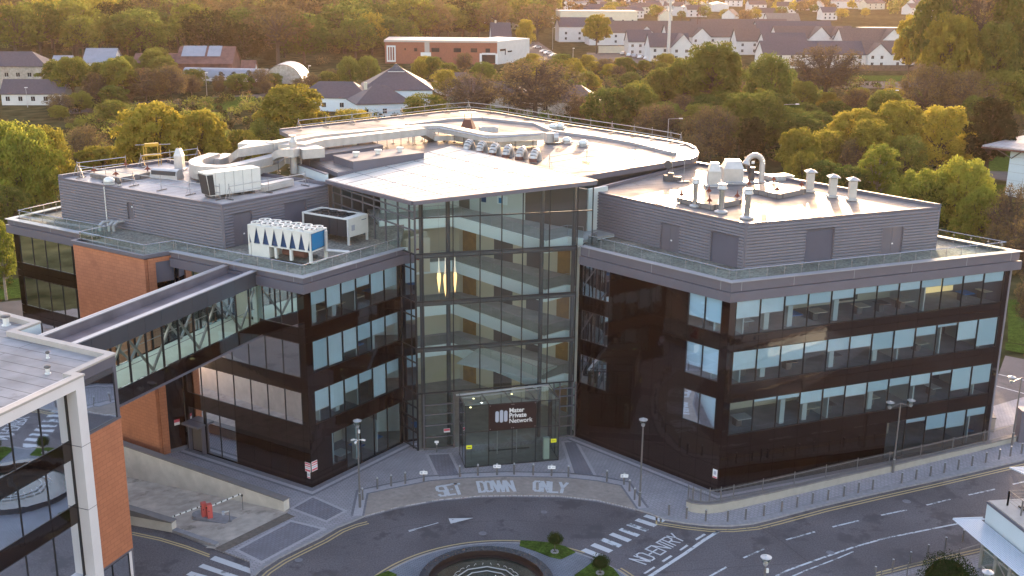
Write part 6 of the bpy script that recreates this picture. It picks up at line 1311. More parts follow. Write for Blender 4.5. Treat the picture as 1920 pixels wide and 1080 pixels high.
for i in range(3):
    p, q = pts[i], pts[i+1]; k = int((q - p).length / .14)
    for h in (1.6, 2.4): g.tube((*p, h), (*q, h), .025, n=5)
    for j in range(k): r_ = p.lerp(q, j / k); g.tube((*r_, 1.42), (*r_, 2.45), .012, n=4, cap=False)
g.build('garden_wall', label='cream wall with railing stepping away behind the right end of the hospital', cat='wall'); g = MB().use('galv'); q = G(1914, 835, 0); g.use('fascia'); g.box(q.x + 1.4, q.y + 1.2, 0, 2.8, 1.2, 3.0); g.build('service_cabinet', label='grey cabinet at the right edge beyond the wall', cat='cabinet')
# railing across the road at the bottom right
g = MB().use('rail_steel'); a, b = G(1650, 1100, 0), G(1842, 1042, 0); k = int((b - a).length / .13)
for h in (.15, 1.05): g.tube((*a, h), (*b, h), .025, n=5)
for j in range(k): r_ = a.lerp(b, j / k); g.tube((*r_, 0), (*r_, 1.1), .011, n=4, cap=False)
for j in range(5): r_ = a.lerp(b, j / 4); g.tube((*r_, 0), (*r_, 1.25), .04, n=6)
g.build('pavement_railing', label='steel railing across the road beside the round tree', cat='railing')
pv = [G(1560, 1100), G(1640, 1083), G(1720, 1063), G(1780, 1050), G(1850, 1034), G(1930, 1018), V2(60, 72), V2(60, 55), V2(15, 55)]
g = MB().use('paving_light'); g.prism(pv, -.2, -.02, bottom=False); struct(g, 'far_pavement')
# car park barriers
zi = rz(G(385, 972)) ; il = [G(375, 963, zi + .15), G(455, 981, zi + .15)]; d = (il[1] - il[0]).normalized(); nn = V2(-d.y, d.x); w_ = .62
pts = [il[0] + nn * (w_ * cos(t)) - d * (w_ * sin(t)) for t in [pi * k / 8 for k in range(9)]] + [il[1] - nn * (w_ * cos(t)) + d * (w_ * sin(t)) for t in [pi * k / 8 for k in range(9)]]
g = MB().use('kerb_stone'); g.prism(pts[::-1] if area(pts) < 0 else pts, zi - .6, zi + .16); g.build('traffic_island', label='narrow raised kerb island carrying the red barrier posts', cat='island')
def barrier(bx, by, ex, ey, ez, label):
    p = G(bx, by, zi + .16); e = G(ex, ey, ez); o = thing('car_park_barrier', (*p, zi + .16), label, 'barrier'); g = MB().use('barrier_red'); g.box(p.x, p.y, zi + .16, .38, .42, 1.12, .5); g.use('black'); g.box(p.x + .02, p.y - .22, zi + .75, .08, .06, .08, .5); g.box(p.x - .1, p.y - .22, zi + 1.05, .2, .06, .08, .5); g.build('cabinet', o)
    A = Vector((*p, zi + 1.05)); B = Vector((*e, ez)); g = MB()
    for k in range(22): g.use('trim_white' if k % 2 else ('black' if k % 4 == 0 else 'trim_white')); g.beam(A.lerp(B, k / 22), A.lerp(B, (k + 1) / 22), .06, .11)
    g.build('boom', o)
barrier(383, 967, 323, 969, zi + 1.0, 'red barrier post with striped boom pointing left down the ramp'); barrier(393.5, 970, 451, 926, zi + 1.1, 'red barrier post with striped boom pointing right across the ramp')
p = G(431, 978, zi + .16); g = MB().use('rail_steel'); g.box(p.x, p.y, zi + .16, .3, .25, .03); g.tube((*p, zi + .16), (*p, zi + 1.05), .03); g.use('trim_white'); g.beam((*p, zi + 1.05), (p.x - .35, p.y - .05, zi + .98), .06, .06); g.use('sign_grey'); g.box(p.x - .45, p.y - .05, zi + .75, .18, .15, .3); g.build('ticket_reader', label='small ticket reader on a thin post at the end of the barrier island', cat='ticket machine')
p = G(455, 948, 0); g = MB().use('rail_steel'); g.tube((*p, rz(p)), (*p, .85), .03); g.use('black'); g.box(p.x, p.y, .8, .12, .1, .14); g.build('sensor_post', label='slim post against the ramp wall by the tip of the boom', cat='post')
# fountain
g = MB().use('granite_dark'); n_ = 64
ro, ri, zt = 4.62, 3.98, .5
for k in range(n_):
    a0, a1 = 2*pi*k/n_, 2*pi*(k+1)/n_; c = lambda r, a, z: (pc.x + r * cos(a), pc.y + r * sin(a), z)
    g.use('granite_dark'); g.face([c(ro, a0, zt), c(ro, a1, zt), c(ri, a1, zt), c(ri, a0, zt)]); g.face([c(ro, a0, 0), c(ro, a1, 0), c(ro, a1, zt), c(ro, a0, zt)]); g.use('pool_inner'); g.face([c(ri, a0, -.1), c(ri, a1, -.1), c(ri, a1, zt), c(ri, a0, zt)])
    g.face([c(ri - .35, a0, .14), c(ri - .35, a1, .14), c(ri, a1, .14), c(ri, a0, .14)])
FT = thing('fountain', (pc.x, pc.y, 0), 'round dark stone fountain in the middle of the roundabout', 'fountain'); g.build('basin', FT)
g = MB().use('water'); g.lathe(pc.x, pc.y, [(ri, .10), (ri, .12)], 48); g.build('water', FT)
g = MB().use('galv'); rr = 2.25
for r_, z in ((2.25, .2), (1.75, .17)):
    ps = [(pc.x + r_ * cos(2*pi*k/10 + .3), pc.y + r_ * sin(2*pi*k/10 + .3), z) for k in range(11)]; g.path(ps, .04, 5)
g.build('pipe_ring', FT)
g = MB().use('spray')
for k in range(26):
    a = 2*pi*k/26; r_ = 2.5; q = [(pc.x + (r_ - .9 * t) * cos(a), pc.y + (r_ - .9 * t) * sin(a), .2 + 1.5 * t * (1 - t) * 1.0) for t in [i / 6 for i in range(7)]]
    g.path([Vector(x) for x in q[:4]], .012, 4)
for x, y, h, r_ in ((pc.x + .65, pc.y - .35, .95, .13), (pc.x - .75, pc.y - .6, .75, .11)):
    g.lathe(x, y, [(r_, .12), (r_ * .9, .12 + h * .4), (r_ * .55, .12 + h * .8), (.02, .12 + h)], 8)
g.build('water_jets', FT)
# ------------------------------------------------------------------ houses and other buildings behind
EXC = []
def excl(c, r): EXC.append((c, r))
def gable(name, label, c, a, L_, W_, hw, hr, wm='render_white', rm='slate', win=0, cat='house', crosses=(), group=None, hip=0.0, floors_=2, ov=.35, chim=0):
    """ridge along local x; win: number of windows on the near side; crosses: (position, width, reach) of front gables"""
    o = thing(name, (c.x, c.y, -.2), label, cat, group); u = V2(cos(a), sin(a)); v = V2(-u.y, u.x); P = lambda x, y, z: (*(c + u * x + v * y), z)
    g = MB().use(wm); l, h = L_ / 2, W_ / 2
    g.hexa([P(-l, -h, -.3), P(l, -h, -.3), P(l, h, -.3), P(-l, h, -.3)], [P(-l, -h, hw), P(l, -h, hw), P(l, h, hw), P(-l, h, hw)])
    if not hip:
        for s_ in (-l, l): g.face([P(s_, -h, hw), P(s_, h, hw), P(s_, 0, hr - .1)])
    for (x, w_, r) in crosses:
        g.hexa([P(x - w_/2, -h - r, -.3), P(x + w_/2, -h - r, -.3), P(x + w_/2, 0, -.3), P(x - w_/2, 0, -.3)], [P(x - w_/2, -h - r, hw), P(x + w_/2, -h - r, hw), P(x + w_/2, 0, hw), P(x - w_/2, 0, hw)]); g.face([P(x - w_/2, -h - r, hw), P(x + w_/2, -h - r, hw), P(x, -h - r, hw + (hr - hw) * min(1, w_ / W_))])
    g.build('wall', o)
    g = MB().use(rm); e = hw - .15; k = hip * h; t = .18
    A = [P(-l - ov, -h - ov, e), P(l + ov, -h - ov, e), P(l + ov - k, 0, hr), P(-l - ov + k, 0, hr), P(l + ov, h + ov, e), P(-l - ov, h + ov, e)]
    def slab_(ps): g.face([(x, y, z + t) for x, y, z in ps]); g.face(ps[::-1]); n_ = len(ps); [g.face([ps[i], ps[(i+1) % n_], (*ps[(i+1) % n_][:2], ps[(i+1) % n_][2] + t), (*ps[i][:2], ps[i][2] + t)]) for i in range(n_)]
    slab_([A[0], A[1], A[2], A[3]]); slab_([A[4], A[5], A[3], A[2]])
    if hip: slab_([A[1], A[4], A[2]]); slab_([A[5], A[0], A[3]])
    for (x, w_, r) in crosses:
        hz = hw + (hr - hw) * min(1, w_ / W_); f = -h - r - ov
        slab_([P(x - w_/2 - ov, f, e), P(x, f, hz), P(x, 0, hz), P(x - w_/2 - ov, 0, e)]); slab_([P(x, f, hz), P(x + w_/2 + ov, f, e), P(x + w_/2 + ov, 0, e), P(x, 0, hz)])
    ro = g.build('roof', o)
    for q in range(chim): g = MB().use('render_cream'); x = -l * .5 + q * L_ / max(1, chim); pp = c + u * x; g.box(pp.x, pp.y, hr - .8, .8, .6, 1.9, a); g.build('chimney', ro)
    for i in range(win):
        for fl in range(floors_):
            x = -l + L_ * (i + .5) / win; z = 1.0 + fl * 2.7
            yy = -h - .03
            for (cx_, w_, r) in crosses:
                if abs(x - cx_) < w_ / 2: yy = -h - r - .03
            g = MB().use('window_dark'); g.face([P(x - .55, yy, z), P(x + .55, yy, z), P(x + .55, yy, z + 1.25), P(x - .55, yy, z + 1.25)]); g.use('trim_white'); g.beam(P(x - .6, yy, z - .05), P(x + .6, yy, z - .05), .1, .1); g.beam(P(x, yy - .02, z), P(x, yy - .02, z + 1.25), .06, .04); g.build('window', o)
    excl(c, max(L_, W_) / 2 + 3); return o
def span(name, label, x0, x1, yb, W_, hw, hr, **k):
    a, b = G(x0, yb), G(x1, yb); c = (a + b) / 2; d = b - a; n = V2(-d.y, d.x).normalized(); L_ = d.length
    cr = [((x - x0) / (x1 - x0) * L_ - L_ / 2, w_, r) for x, w_, r in k.pop('cr', [])]
    return gable(name, label, c + n * W_ / 2, atan2(d.y, d.x), L_, W_, hw, hr, crosses=cr, **k)
# old farm and school buildings at the upper left
span('stone_building', 'two storey pebbledashed building with slate roof at the far left', -60, 90, 166, 12, 7.0, 11.0, wm='pebbledash', hip=1, win=7, cat='building')
span('white_shed', 'long low white building with slate roof in front of the pebbledashed one', 4, 122, 196, 8, 3.0, 6.6, wm='render_white', win=5, floors_=1, cat='building')
span('white_shed', 'pale gabled shed half hidden by trees left of the rust roofed barns', 98, 132, 140, 10, 3.6, 6.2, rm='sheet_roof', cat='building')
span('white_shed', 'white gabled building with blue grey sheet roof among the trees on the left', 158, 215, 146, 14, 5.2, 9.5, rm='sheet_roof', win=2, floors_=1, cat='building')
span('small_house', 'small pebbledashed gable with one window between two trees on the left', 165, 190, 172, 7, 4.5, 7.6, wm='pebbledash', rm='sheet_roof', win=1, floors_=2)
span('barn', 'rust coloured long barn roof behind the curved white tunnel roof', 252, 345, 140, 12, 4.2, 7.0, wm='rust_roof', rm='rust_roof', cat='barn')
b_ = span('barn', 'rust red barn with blue grey sheet panels on its roof', 332, 436, 142, 22, 4.2, 9.4, wm='rust_roof', rm='rust_roof', cat='barn')
g = MB().use('sheet_roof'); a, b = G(338, 142), G(412, 142); d = (b - a).normalized(); n = V2(-d.y, d.x)
for s0, s1 in ((0, .60), (.66, 1.0)): p, q = a.lerp(b, s0), a.lerp(b, s1); z0, z1 = 4.3 + 5.35 * .35, 9.75; g.face([(*(p + n * 3.9), z0 + .35), (*(q + n * 3.9), z0 + .35), (*(q + n * 11), z1), (*(p + n * 11), z1)])
g.build('roof_panel', b_)
span('small_house', 'small red roofed gable between the barn and the arched hangar', 453, 478, 148, 8, 3.0, 6.0, rm='rust_roof')
def arch(name, label, p0, p1, r, mr_, depth=None, cat='building', open_=False):
    d = (p1 - p0).normalized(); n = V2(-d.y, d.x); o = thing(name, (*((p0 + p1) / 2), -.2), label, cat); g = MB().use(mr_); c = n * r; N_ = 14
    for k in range(N_):
        t0, t1 = pi * k / N_, pi * (k + 1) / N_; f = lambda p, t: (*(p + n * r * (1 - cos(t))), .6 + r * .95 * sin(t)); g.face([f(p0, t0), f(p1, t0), f(p1, t1), f(p0, t1)])
    g.build('curved_roof', o); g = MB().use('pebbledash' if open_ else 'render_white')
    for p in (p0 + d * .15, p1 - d * .15): g.face([(*(p + n * r * .98 * (1 - cos(pi * k / N_))), .5 + r * .93 * sin(pi * k / N_)) for k in range(N_ + 1)] )
    g.wall(p0, p1, -.3, .9, 0, .2, n); g.build('end_wall', o); excl((p0 + p1) / 2, (p1 - p0).length / 2 + 3)
arch('tunnel_shed', 'long pale shed with curved roof behind four clipped conifers', G(342, 150), G(498, 153), 3.6, 'sheet_roof')
h0 = G(531, 160); arch('arched_hangar', 'tall arched hangar with pale rounded roof rim', h0 + V2(6.6, 0), h0 + V2(6.9, 13), 6.6, 'sheet_roof', open_=True)
# brick school building
o = thing('brick_building', (*G(827, 120), -.2), 'long flat roofed red brick building with white right hand wing', 'building'); a, b, c = G(722, 118), G(932, 120), G(992, 112); d = (b - a).normalized(); n = V2(-d.y, d.x)
g = MB().use('brick_red'); g.wall(a, b, -.3, 8.4, 0, 20, n); g.use('dull_steel'); g.wall(a + d * 16.2, a + d * 18.2, 2, 8.5, -.02, .5, n); g.build('wall', o); g = MB().use('stone_coping'); g.wall(a - d * .3, b + d * .1, 8.4, 9.2, -.3, 20.3, n); g.build('roof', o)
d2_ = (c - b).normalized(); n2_ = V2(-d2_.y, d2_.x); g = MB().use('render_white'); g.wall(b, c, -.3, 9.0, -.1, 16, n2_); g.build('white_wing', o)
g = MB().use('window_dark')
for s_, z, w_, h_, P0, D_, N_ in [(28, 4.6, 3, 1.6, a, d, n), (35, 4.6, 2.6, 1.6, a, d, n), (12, 4.8, 1.2, 1.3, a, d, n), (8, 5.2, .6, .8, a, d, n), (19, 4.6, 3.2, 1.6, a, d, n), (41, 4.6, 1.8, 1.6, a, d, n), (2, 5, 4.5, .8, b, d2_, n2_), (5.8, 3.3, .6, 2.4, b, d2_, n2_), (8, 4.2, 3.4, .6, b, d2_, n2_), (39.5, .2, 5.5, 3.5, a, d, n), (19, .8, 4, 1.6, a, d, n)]: g.wall(P0 + D_ * s_, P0 + D_ * (s_ + w_), z, z + h_, -.16, -.12, N_)
g.build('window', o); g = MB().use('trim_white')
for s0, s1, z0, z1 in ((.8, 1.3, .5, 7), (3.9, 4.4, .5, 7), (1.3, 3.9, .5, 1.1), (1.3, 3.9, 6.4, 7), (1.9, 2.2, 1.1, 6.4), (2.9, 3.2, 1.1, 6.4), (38.6, 39.5, 0, 4.2), (45, 46, 0, 4.2), (39.5, 45, 3.7, 4.4), (14.6, 18.8, 2.9, 4.4)): g.wall(a + d * s0, a + d * s1, z0, z1, -.5, -.05, n)
g.build('white_trim', o)
for k in range(4): excl(a.lerp(b, k / 3) + n * 8, 12)
excl(c, 14)
span('gabled_house', 'white gable with round window rising behind the flat roofed brick building', 922, 958, 98, 10, 7, 13, chim=1)
# bungalows
o = gable('hipped_bungalow', 'large grey tiled hipped roof building with glass lantern on top', G(744, 196), .12, 20, 18, 5.2, 10.5, rm='slate', wm='panel_white', hip=1, win=0, cat='building'); p = G(744, 196); g = MB().use('green_glass'); g.lathe(p.x, p.y, [(3.2, 9.7), (.2, 11.8)], 4, .9); g.use('trim_white'); g.lathe(p.x, p.y, [(3.4, 9.6), (3.4, 9.75)], 4, .9); g.build('roof_lantern', o)
gable('hipped_bungalow', 'grey tiled front wing with white walls and chimney below the lantern roof', G(712, 214), .35, 15, 12, 3.6, 7.6, rm='slate', wm='panel_white', hip=1, win=3, floors_=1, cat='building', chim=1); gable('hipped_bungalow', 'long grey tiled left wing of the bungalow group', G(632, 203), -.05, 20, 11, 3.6, 7.4, rm='slate', wm='panel_white', hip=1, win=4, floors_=1, cat='building')
gable('bungalow', 'brown roofed bungalow half hidden behind the big bare tree', G(915, 196), .05, 24, 12, 3.2, 6.6, rm='tile_brown', wm='pebbledash', hip=1, win=5, floors_=1); gable('bungalow', 'brown roofed bungalow with roof windows right of the big bare tree', G(1045, 209), -.08, 24, 12, 3.4, 7.4, rm='tile_brown', wm='pebbledash', hip=1, win=4, floors_=1); gable('bungalow', 'small brown roofed bungalow left of the big bare tree', G(860, 172), .3, 14, 10, 3.0, 6.0, rm='tile_brown', wm='render_white', hip=1)
# housing estate
span('apartment_block', 'cream flat roofed apartment block behind the estate roofs', 1050, 1194, 62, 14, 12.5, 12.8, wm='render_cream', rm='stone_coping', win=8, floors_=3, hip=.3, cat='apartment block')
span('white_house', 'tall white house with slate roof at the left end of the estate', 1048, 1150, 78, 12, 7.6, 12.0, win=4, floors_=2); span('terrace_house', 'long slate roofed terrace in the back row of the estate, left part', 1105, 1300, 84, 12, 6.0, 11.5, rm='tile_brown', win=6, cr=[(1210, 7, 1)], cat='terrace'); span('terrace_house', 'long slate roofed terrace in the back row of the estate, right part', 1300, 1478, 80, 12, 6.2, 11.8, rm='tile_brown', win=6, cat='terrace')
span('terrace_house', 'slate roofed terrace crossing the middle of the estate', 1250, 1420, 93, 12, 6, 11.5, rm='tile_brown', win=5, cr=[(1312, 9, 2)], cat='terrace'); span('white_house', 'white gabled house at the front left of the estate behind the car park', 1178, 1222, 104, 9, 6, 11, win=3); span('white_house', 'white house with front gable beside the phone mast', 1218, 1292, 114, 10, 5.8, 11.2, win=4, cr=[(1276, 10, 3)])
span('white_house', 'white gable end facing left in the middle of the estate', 1380, 1425, 102, 9, 6, 11.3, rm='tile_brown', win=2); span('terrace_house', 'slate terrace just above the tree tops in the middle of the estate', 1432, 1512, 108, 10, 6, 10.5, rm='slate', win=3, cat='terrace')
span('terrace_house', 'terrace with two white front gables in the middle row of the estate', 1455, 1600, 98, 11, 6.5, 11.8, rm='tile_brown', win=4, cr=[(1533, 11, 2), (1572, 11, 2)], cat='terrace'); span('terrace_house', 'long terrace roof at the right of the back row', 1420, 1560, 86, 11, 6.5, 12, rm='slate', win=2, cat='terrace')
span('terrace_house', 'terrace ending in a white gable at the right of the middle row', 1578, 1690, 104, 11, 6.5, 12, rm='tile_brown', win=4, cr=[(1668, 11, 2)], cat='terrace'); span('white_house', 'white house with steep gable at the right end of the middle row', 1695, 1750, 104, 10, 6.5, 12.6, win=2)
span('terrace_house', 'front row of white houses with brown windows behind the wooden fence, left part', 1430, 1622, 127, 11, 5.2, 10.2, rm='slate', win=9, cat='terrace'); span('terrace_house', 'front row of white houses behind the wooden fence with big white gable', 1622, 1725, 127, 11, 5.4, 10.4, rm='tile_brown', win=6, cr=[(1643, 9.5, 2)], cat='terrace')
span('flat_warehouse', 'long pale flat roofed warehouse beyond the estate', 1650, 1730, 92, 30, 9, 9.4, wm='render_white', rm='tile_light', hip=.2, cat='warehouse')
span('white_house', 'isolated white gable above the back row of the estate', 1440, 1500, 70, 12, 7, 13, win=2, rm='tile_light')
g = MB().use('fence_wood'); a, b = G(1600, 129), G(1722, 129); g.wall(a, b, -.2, 2.0, -6, -5.85, V2(0, 1)); g.build('timber_fence', label='long brown timber fence in front of the front row of houses', cat='fence')
g = MB().use('render_cream'); a, b = G(1122, 99), G(1205, 99); g.wall(a, b, -.2, 3.0, 0, .4, V2(0, 1)); g.build('boundary_wall', label='long pale boundary wall beside the car park of the estate', cat='wall')
g = MB().use('asphalt_far'); g.sheet([G(1100, 118), G(1215, 118), G(1215, 100), G(1100, 98)], -.13); g.sheet([G(995, 112), G(1060, 112), G(1010, 78), G(985, 78)], -.13); g.sheet([G(1560, 164), G(1735, 166), G(1735, 152), G(1560, 152)], -.13); g.sheet([G(1880, 300), G(2100, 330), G(2100, 262), G(1860, 270)], -.13); g.sheet([G(1840, 330), G(1925, 345), G(1925, 320), G(1820, 318)], -.13); g.sheet([G(125, 214), G(560, 176), G(560, 170), G(125, 200)], -.13); struct(g, 'estate_road')
g = MB().use('grass'); g.sheet([G(1590, 151), G(1725, 151), G(1725, 141), G(1590, 141)], -.10); g.sheet([G(1820, 318), G(1925, 322), G(1925, 270), G(1780, 270)], -.11); g.sheet([G(1780, 420), G(1930, 420), G(1930, 345), G(1800, 345)], -.11); g.sheet([G(600, 200), G(900, 230), G(1100, 225), G(1100, 212), G(700, 190)], -.11); g.sheet([G(360, 205), G(470, 205), G(480, 180), G(380, 182)], -.11); g.sheet([G(1890, 640), G(1890, 560), G(2000, 560), G(2000, 655)], -.10); struct(g, 'field')
g = MB().use('asphalt'); g.sheet([G(1885, 665), G(1920, 672), G(2100, 720), G(2100, 880), G(1905, 830), G(1850, 760)], -.10); struct(g, 'side_road')
g = MB().use('white_paint')
for p_, q_ in (((1872, 700), (1990, 728)), ((1868, 722), (1990, 755))): line([G(*p_), G(*q_)], .18, z=-.09)
g.use('grass'); g.sheet([G(1885, 640), G(2000, 662), G(2000, 676), G(1885, 655)], -.085); g.use('kerb_stone'); g.sheet([G(1880, 772), G(1960, 800), G(1960, 830), G(1870, 790)], -.085); struct(g, 'side_verge')
g = MB().use('asphalt_far'); g.sheet([G(-60, 620), G(60, 604), G(60, 560), G(-60, 570)], -.10); g.use('grass'); g.sheet([G(-60, 568), G(45, 556), G(40, 520), G(-60, 530)], -.09); struct(g, 'rear_path')
# clad building at the right edge
q = G(1884, 367); o = thing('clad_building', (*q, -.2), 'pale metal clad building with wide overhanging roof at the right edge', 'building'); d = V2(.70, -.71); n = V2(.71, .70)
g = MB().use('panel_white'); g.wall(q, q + d * 22, 0, 8.2, 0, 16, n); g.use('dull_steel')
for z in (1.5, 3.0, 4.5, 6.0, 7.3): g.wall(q - d * .02, q + d * 22, z, z + .04, -.02, .1, n)
g.build('wall', o); g = MB().use('roof_left'); g.wall(q - d * 4.4 - n * 2.2, q + d * 24, 8.6, 9.1, 0, 20, n); g.use('rust_roof'); g.wall(q - d * 4.5 - n * 2.3, q + d * 24, 8.55, 8.85, -.05, 20.2, n); g.build('roof', o)
g = MB().use('dark_steel'); g.beam((*(q + d * .3), 7.0), (*(q - d * 2.5 - n * 1), 8.6), .15, .15); g.beam((*(q + d * .3), 7.0), (*(q + d * 2.5 - n * 1.5), 8.6), .15, .15); g.build('brace', o); excl(q + d * 10 + n * 8, 14)
g = MB().use('window_dark'); g.wall(q + d * 6.2, q + d * 8, 2.2, 6.2, -.08, .1, n); g.build('window', o)
# masts and tall road lamps
p = G(1252, 117); o = thing('phone_mast', (*p, -.2), 'tall grey phone mast with antenna cluster in front of the estate', 'mast'); g = MB().use('galv'); g.tube((*p, -.2), (*p, 30), .75, .5, 12); g.build('pole', o); g = MB().use('galv')
for k in range(6): an = k * pi / 3; g.box(p.x + 1.4 * cos(an), p.y + 1.4 * sin(an), 24.5, .45, .3, 2.6, an); g.box(p.x + 1.3 * cos(an + .4), p.y + 1.3 * sin(an + .4), 21.6, .35, .3, 1.6, an)
g.lathe(p.x, p.y, [(1.3, 24.2), (1.3, 24.4)], 10); g.lathe(p.x, p.y, [(1.2, 21.2), (1.2, 21.4)], 10); g.build('antenna_cluster', o)
p = G(1307, 88); o = thing('lattice_mast', (*p, -.2), 'slender dark lattice mast among the estate roofs', 'mast'); g = MB().use('rust_roof'); T = 38
for k in range(3): an = k * 2.09; g.tube((p.x + 1.1 * cos(an), p.y + 1.1 * sin(an), 0), (p.x + .5 * cos(an), p.y + .5 * sin(an), T), .09, n=4)
for z in range(0, T, 2):
    for k in range(3):
        r0, r1 = 1.1 - .6 * z / T, 1.1 - .6 * (z + 2) / T; a0, a1 = k * 2.09, (k + 1) * 2.09; g.tube((p.x + r0 * cos(a0), p.y + r0 * sin(a0), z), (p.x + r1 * cos(a1), p.y + r1 * sin(a1), z + 2), .05, n=3)
g.build('lattice', o); g = MB().use('galv'); [g.box(p.x + .9 * cos(k), p.y + .9 * sin(k), 27 + (k % 3) * 2, .5, .4, 1.8, k) for k in range(7)]; g.build('antenna_cluster', o)
def roadlamp(x, ytop, ybase, arm, label):
    p = G(x, ybase); h = zat(p, ytop); g = MB().use('galv'); g.tube((*p, -.2), (*p, h), .09, .06, 6); g.tube((*p, h), (p.x + arm, p.y, h + .12), .045, n=5); g.use('trim_white'); g.box(p.x + arm, p.y, h + .02, .8, .35, .2); g.build('road_lamp', label=label, cat='street lamp')
for x, yt, yb, arm, lab in ((1250, 223, 300, 2.6, 'tall road lamp with side arm beyond the rounded roof corner'), (1464, 196, 278, 3.0, 'tall road lamp with side arm above the yellow bush'), (1656, 170, 240, 2.6, 'tall road lamp with side arm among the golden trees'), (1845, 156, 225, 2.6, 'tall road lamp with side arm near the dark pine'), (388, 137, 178, .2, 'slim lamp post in front of the curved shed'), (234, 152, 190, .2, 'slim lamp post left of the curved shed'), (52, 165, 200, .1, 'slim lamp post before the white building'), (580, 124, 165, .4, 'lamp post right of the arched hangar'), (1036, 52, 92, 1.0, 'lamp post by the estate entrance'), (1074, 91, 120, .2, 'lamp post in front of the car park')): roadlamp(x, yt, yb, arm, lab)
# cars
def car_proto(name, m, label, p, a):
    o = thing(name, (*p, -.12), label, 'car', 'cars parked among the trees and houses'); WL[o.name] = (0, 0, 0); g = MB().use(m)
    prof = [(-2.1, .35), (-2.1, .8), (-1.2, .95), (-.7, 1.42), (.8, 1.42), (1.35, .95), (2.1, .85), (2.15, .35)]
    for s_ in (-.85, .85): g.face([(x, s_, z) for x, z in (prof if s_ < 0 else prof[::-1])])
    for (x0, z0), (x1, z1) in zip(prof, prof[1:] + prof[:1]): g.face([(x0, -.85, z0), (x1, -.85, z1), (x1, .85, z1), (x0, .85, z0)])
    g.build('body', o); g = MB().use('window_dark'); g.face([(-1.15, -.8, .98), (-1.15, .8, .98), (-.72, .75, 1.38), (-.72, -.75, 1.38)]); g.face([(1.3, -.8, .99), (1.3, .8, .99), (.84, .75, 1.39), (.84, -.75, 1.39)])
    for s_ in (-.87, .87): g.face([(-1.0, s_, .97), (1.1, s_, .97), (.72, s_, 1.36), (-.66, s_, 1.36)])
    g.build('windows', o)
    for x in (-1.3, 1.35):
        for s_ in (-.8, .8): g = MB().use('black'); g.tube((x, s_ - .1, .33), (x, s_ + .1, .33), .33, n=12); g.build('wheel', o)
    o.rotation_euler = (0, 0, a); return o
cw = car_proto('parked_car', 'car_white', 'white car parked alone beside the white wing of the brick building', G(1007, 90), .4); cd = car_proto('parked_car', 'car_silver', 'silver car parked first in the estate car park', G(1168, 102), 1.2)
for (x, y, a, s_, lab) in ((1020, 98, .5, cw, 'white car parked second in the short row by the brick building'), (1028, 101, .5, cw, 'white car next to the end of the short row by the brick building'), (1038, 106, .6, cw, 'white car nearest the bare tree in the short row'), (1180, 105, 1.2, cw, 'white car in the estate car park next to the silver one'), (1190, 107, 1.2, cd, 'silver car in the middle of the estate car park row'), (1200, 109, 1.2, cw, 'white car towards the right of the estate car park row'), (1212, 111, 1.2, cw, 'white car at the right end of the estate car park row'), (1918, 254, .2, cw, 'white car on the road at the far right above the clad building')): dup(s_, (*G(x, y), -.12), a, label=lab)
# ------------------------------------------------------------------ trees
def leaves(g, rnd, n, lobes, size, up=.25):
    for _ in range(n):
        c, r, zs = rnd.choice(lobes); t = rnd.uniform(0, 2 * pi); z = rnd.uniform(-.55, 1); q = sqrt(max(0, 1 - z * z)); d = Vector((q * cos(t), q * sin(t), z)); rr = r * rnd.uniform(.62, 1.06) * (1 + .12 * sin(5 * t + c.x) * cos(4 * z + c.y))
        p = c + Vector((d.x * rr, d.y * rr, d.z * rr * zs)); nn = (d + Vector((rnd.gauss(0, .6), rnd.gauss(0, .6), rnd.gauss(up, .6)))).normalized(); x = nn.orthogonal().normalized(); y = nn.cross(x); an = rnd.uniform(0, 2 * pi); u = x * cos(an) + y * sin(an); v = nn.cross(u); s_ = size * rnd.uniform(.55, 1.25)
        g.face([p - u * s_ * .5, p + v * s_ * .32, p + u * s_ * .5, p - v * s_ * .32])
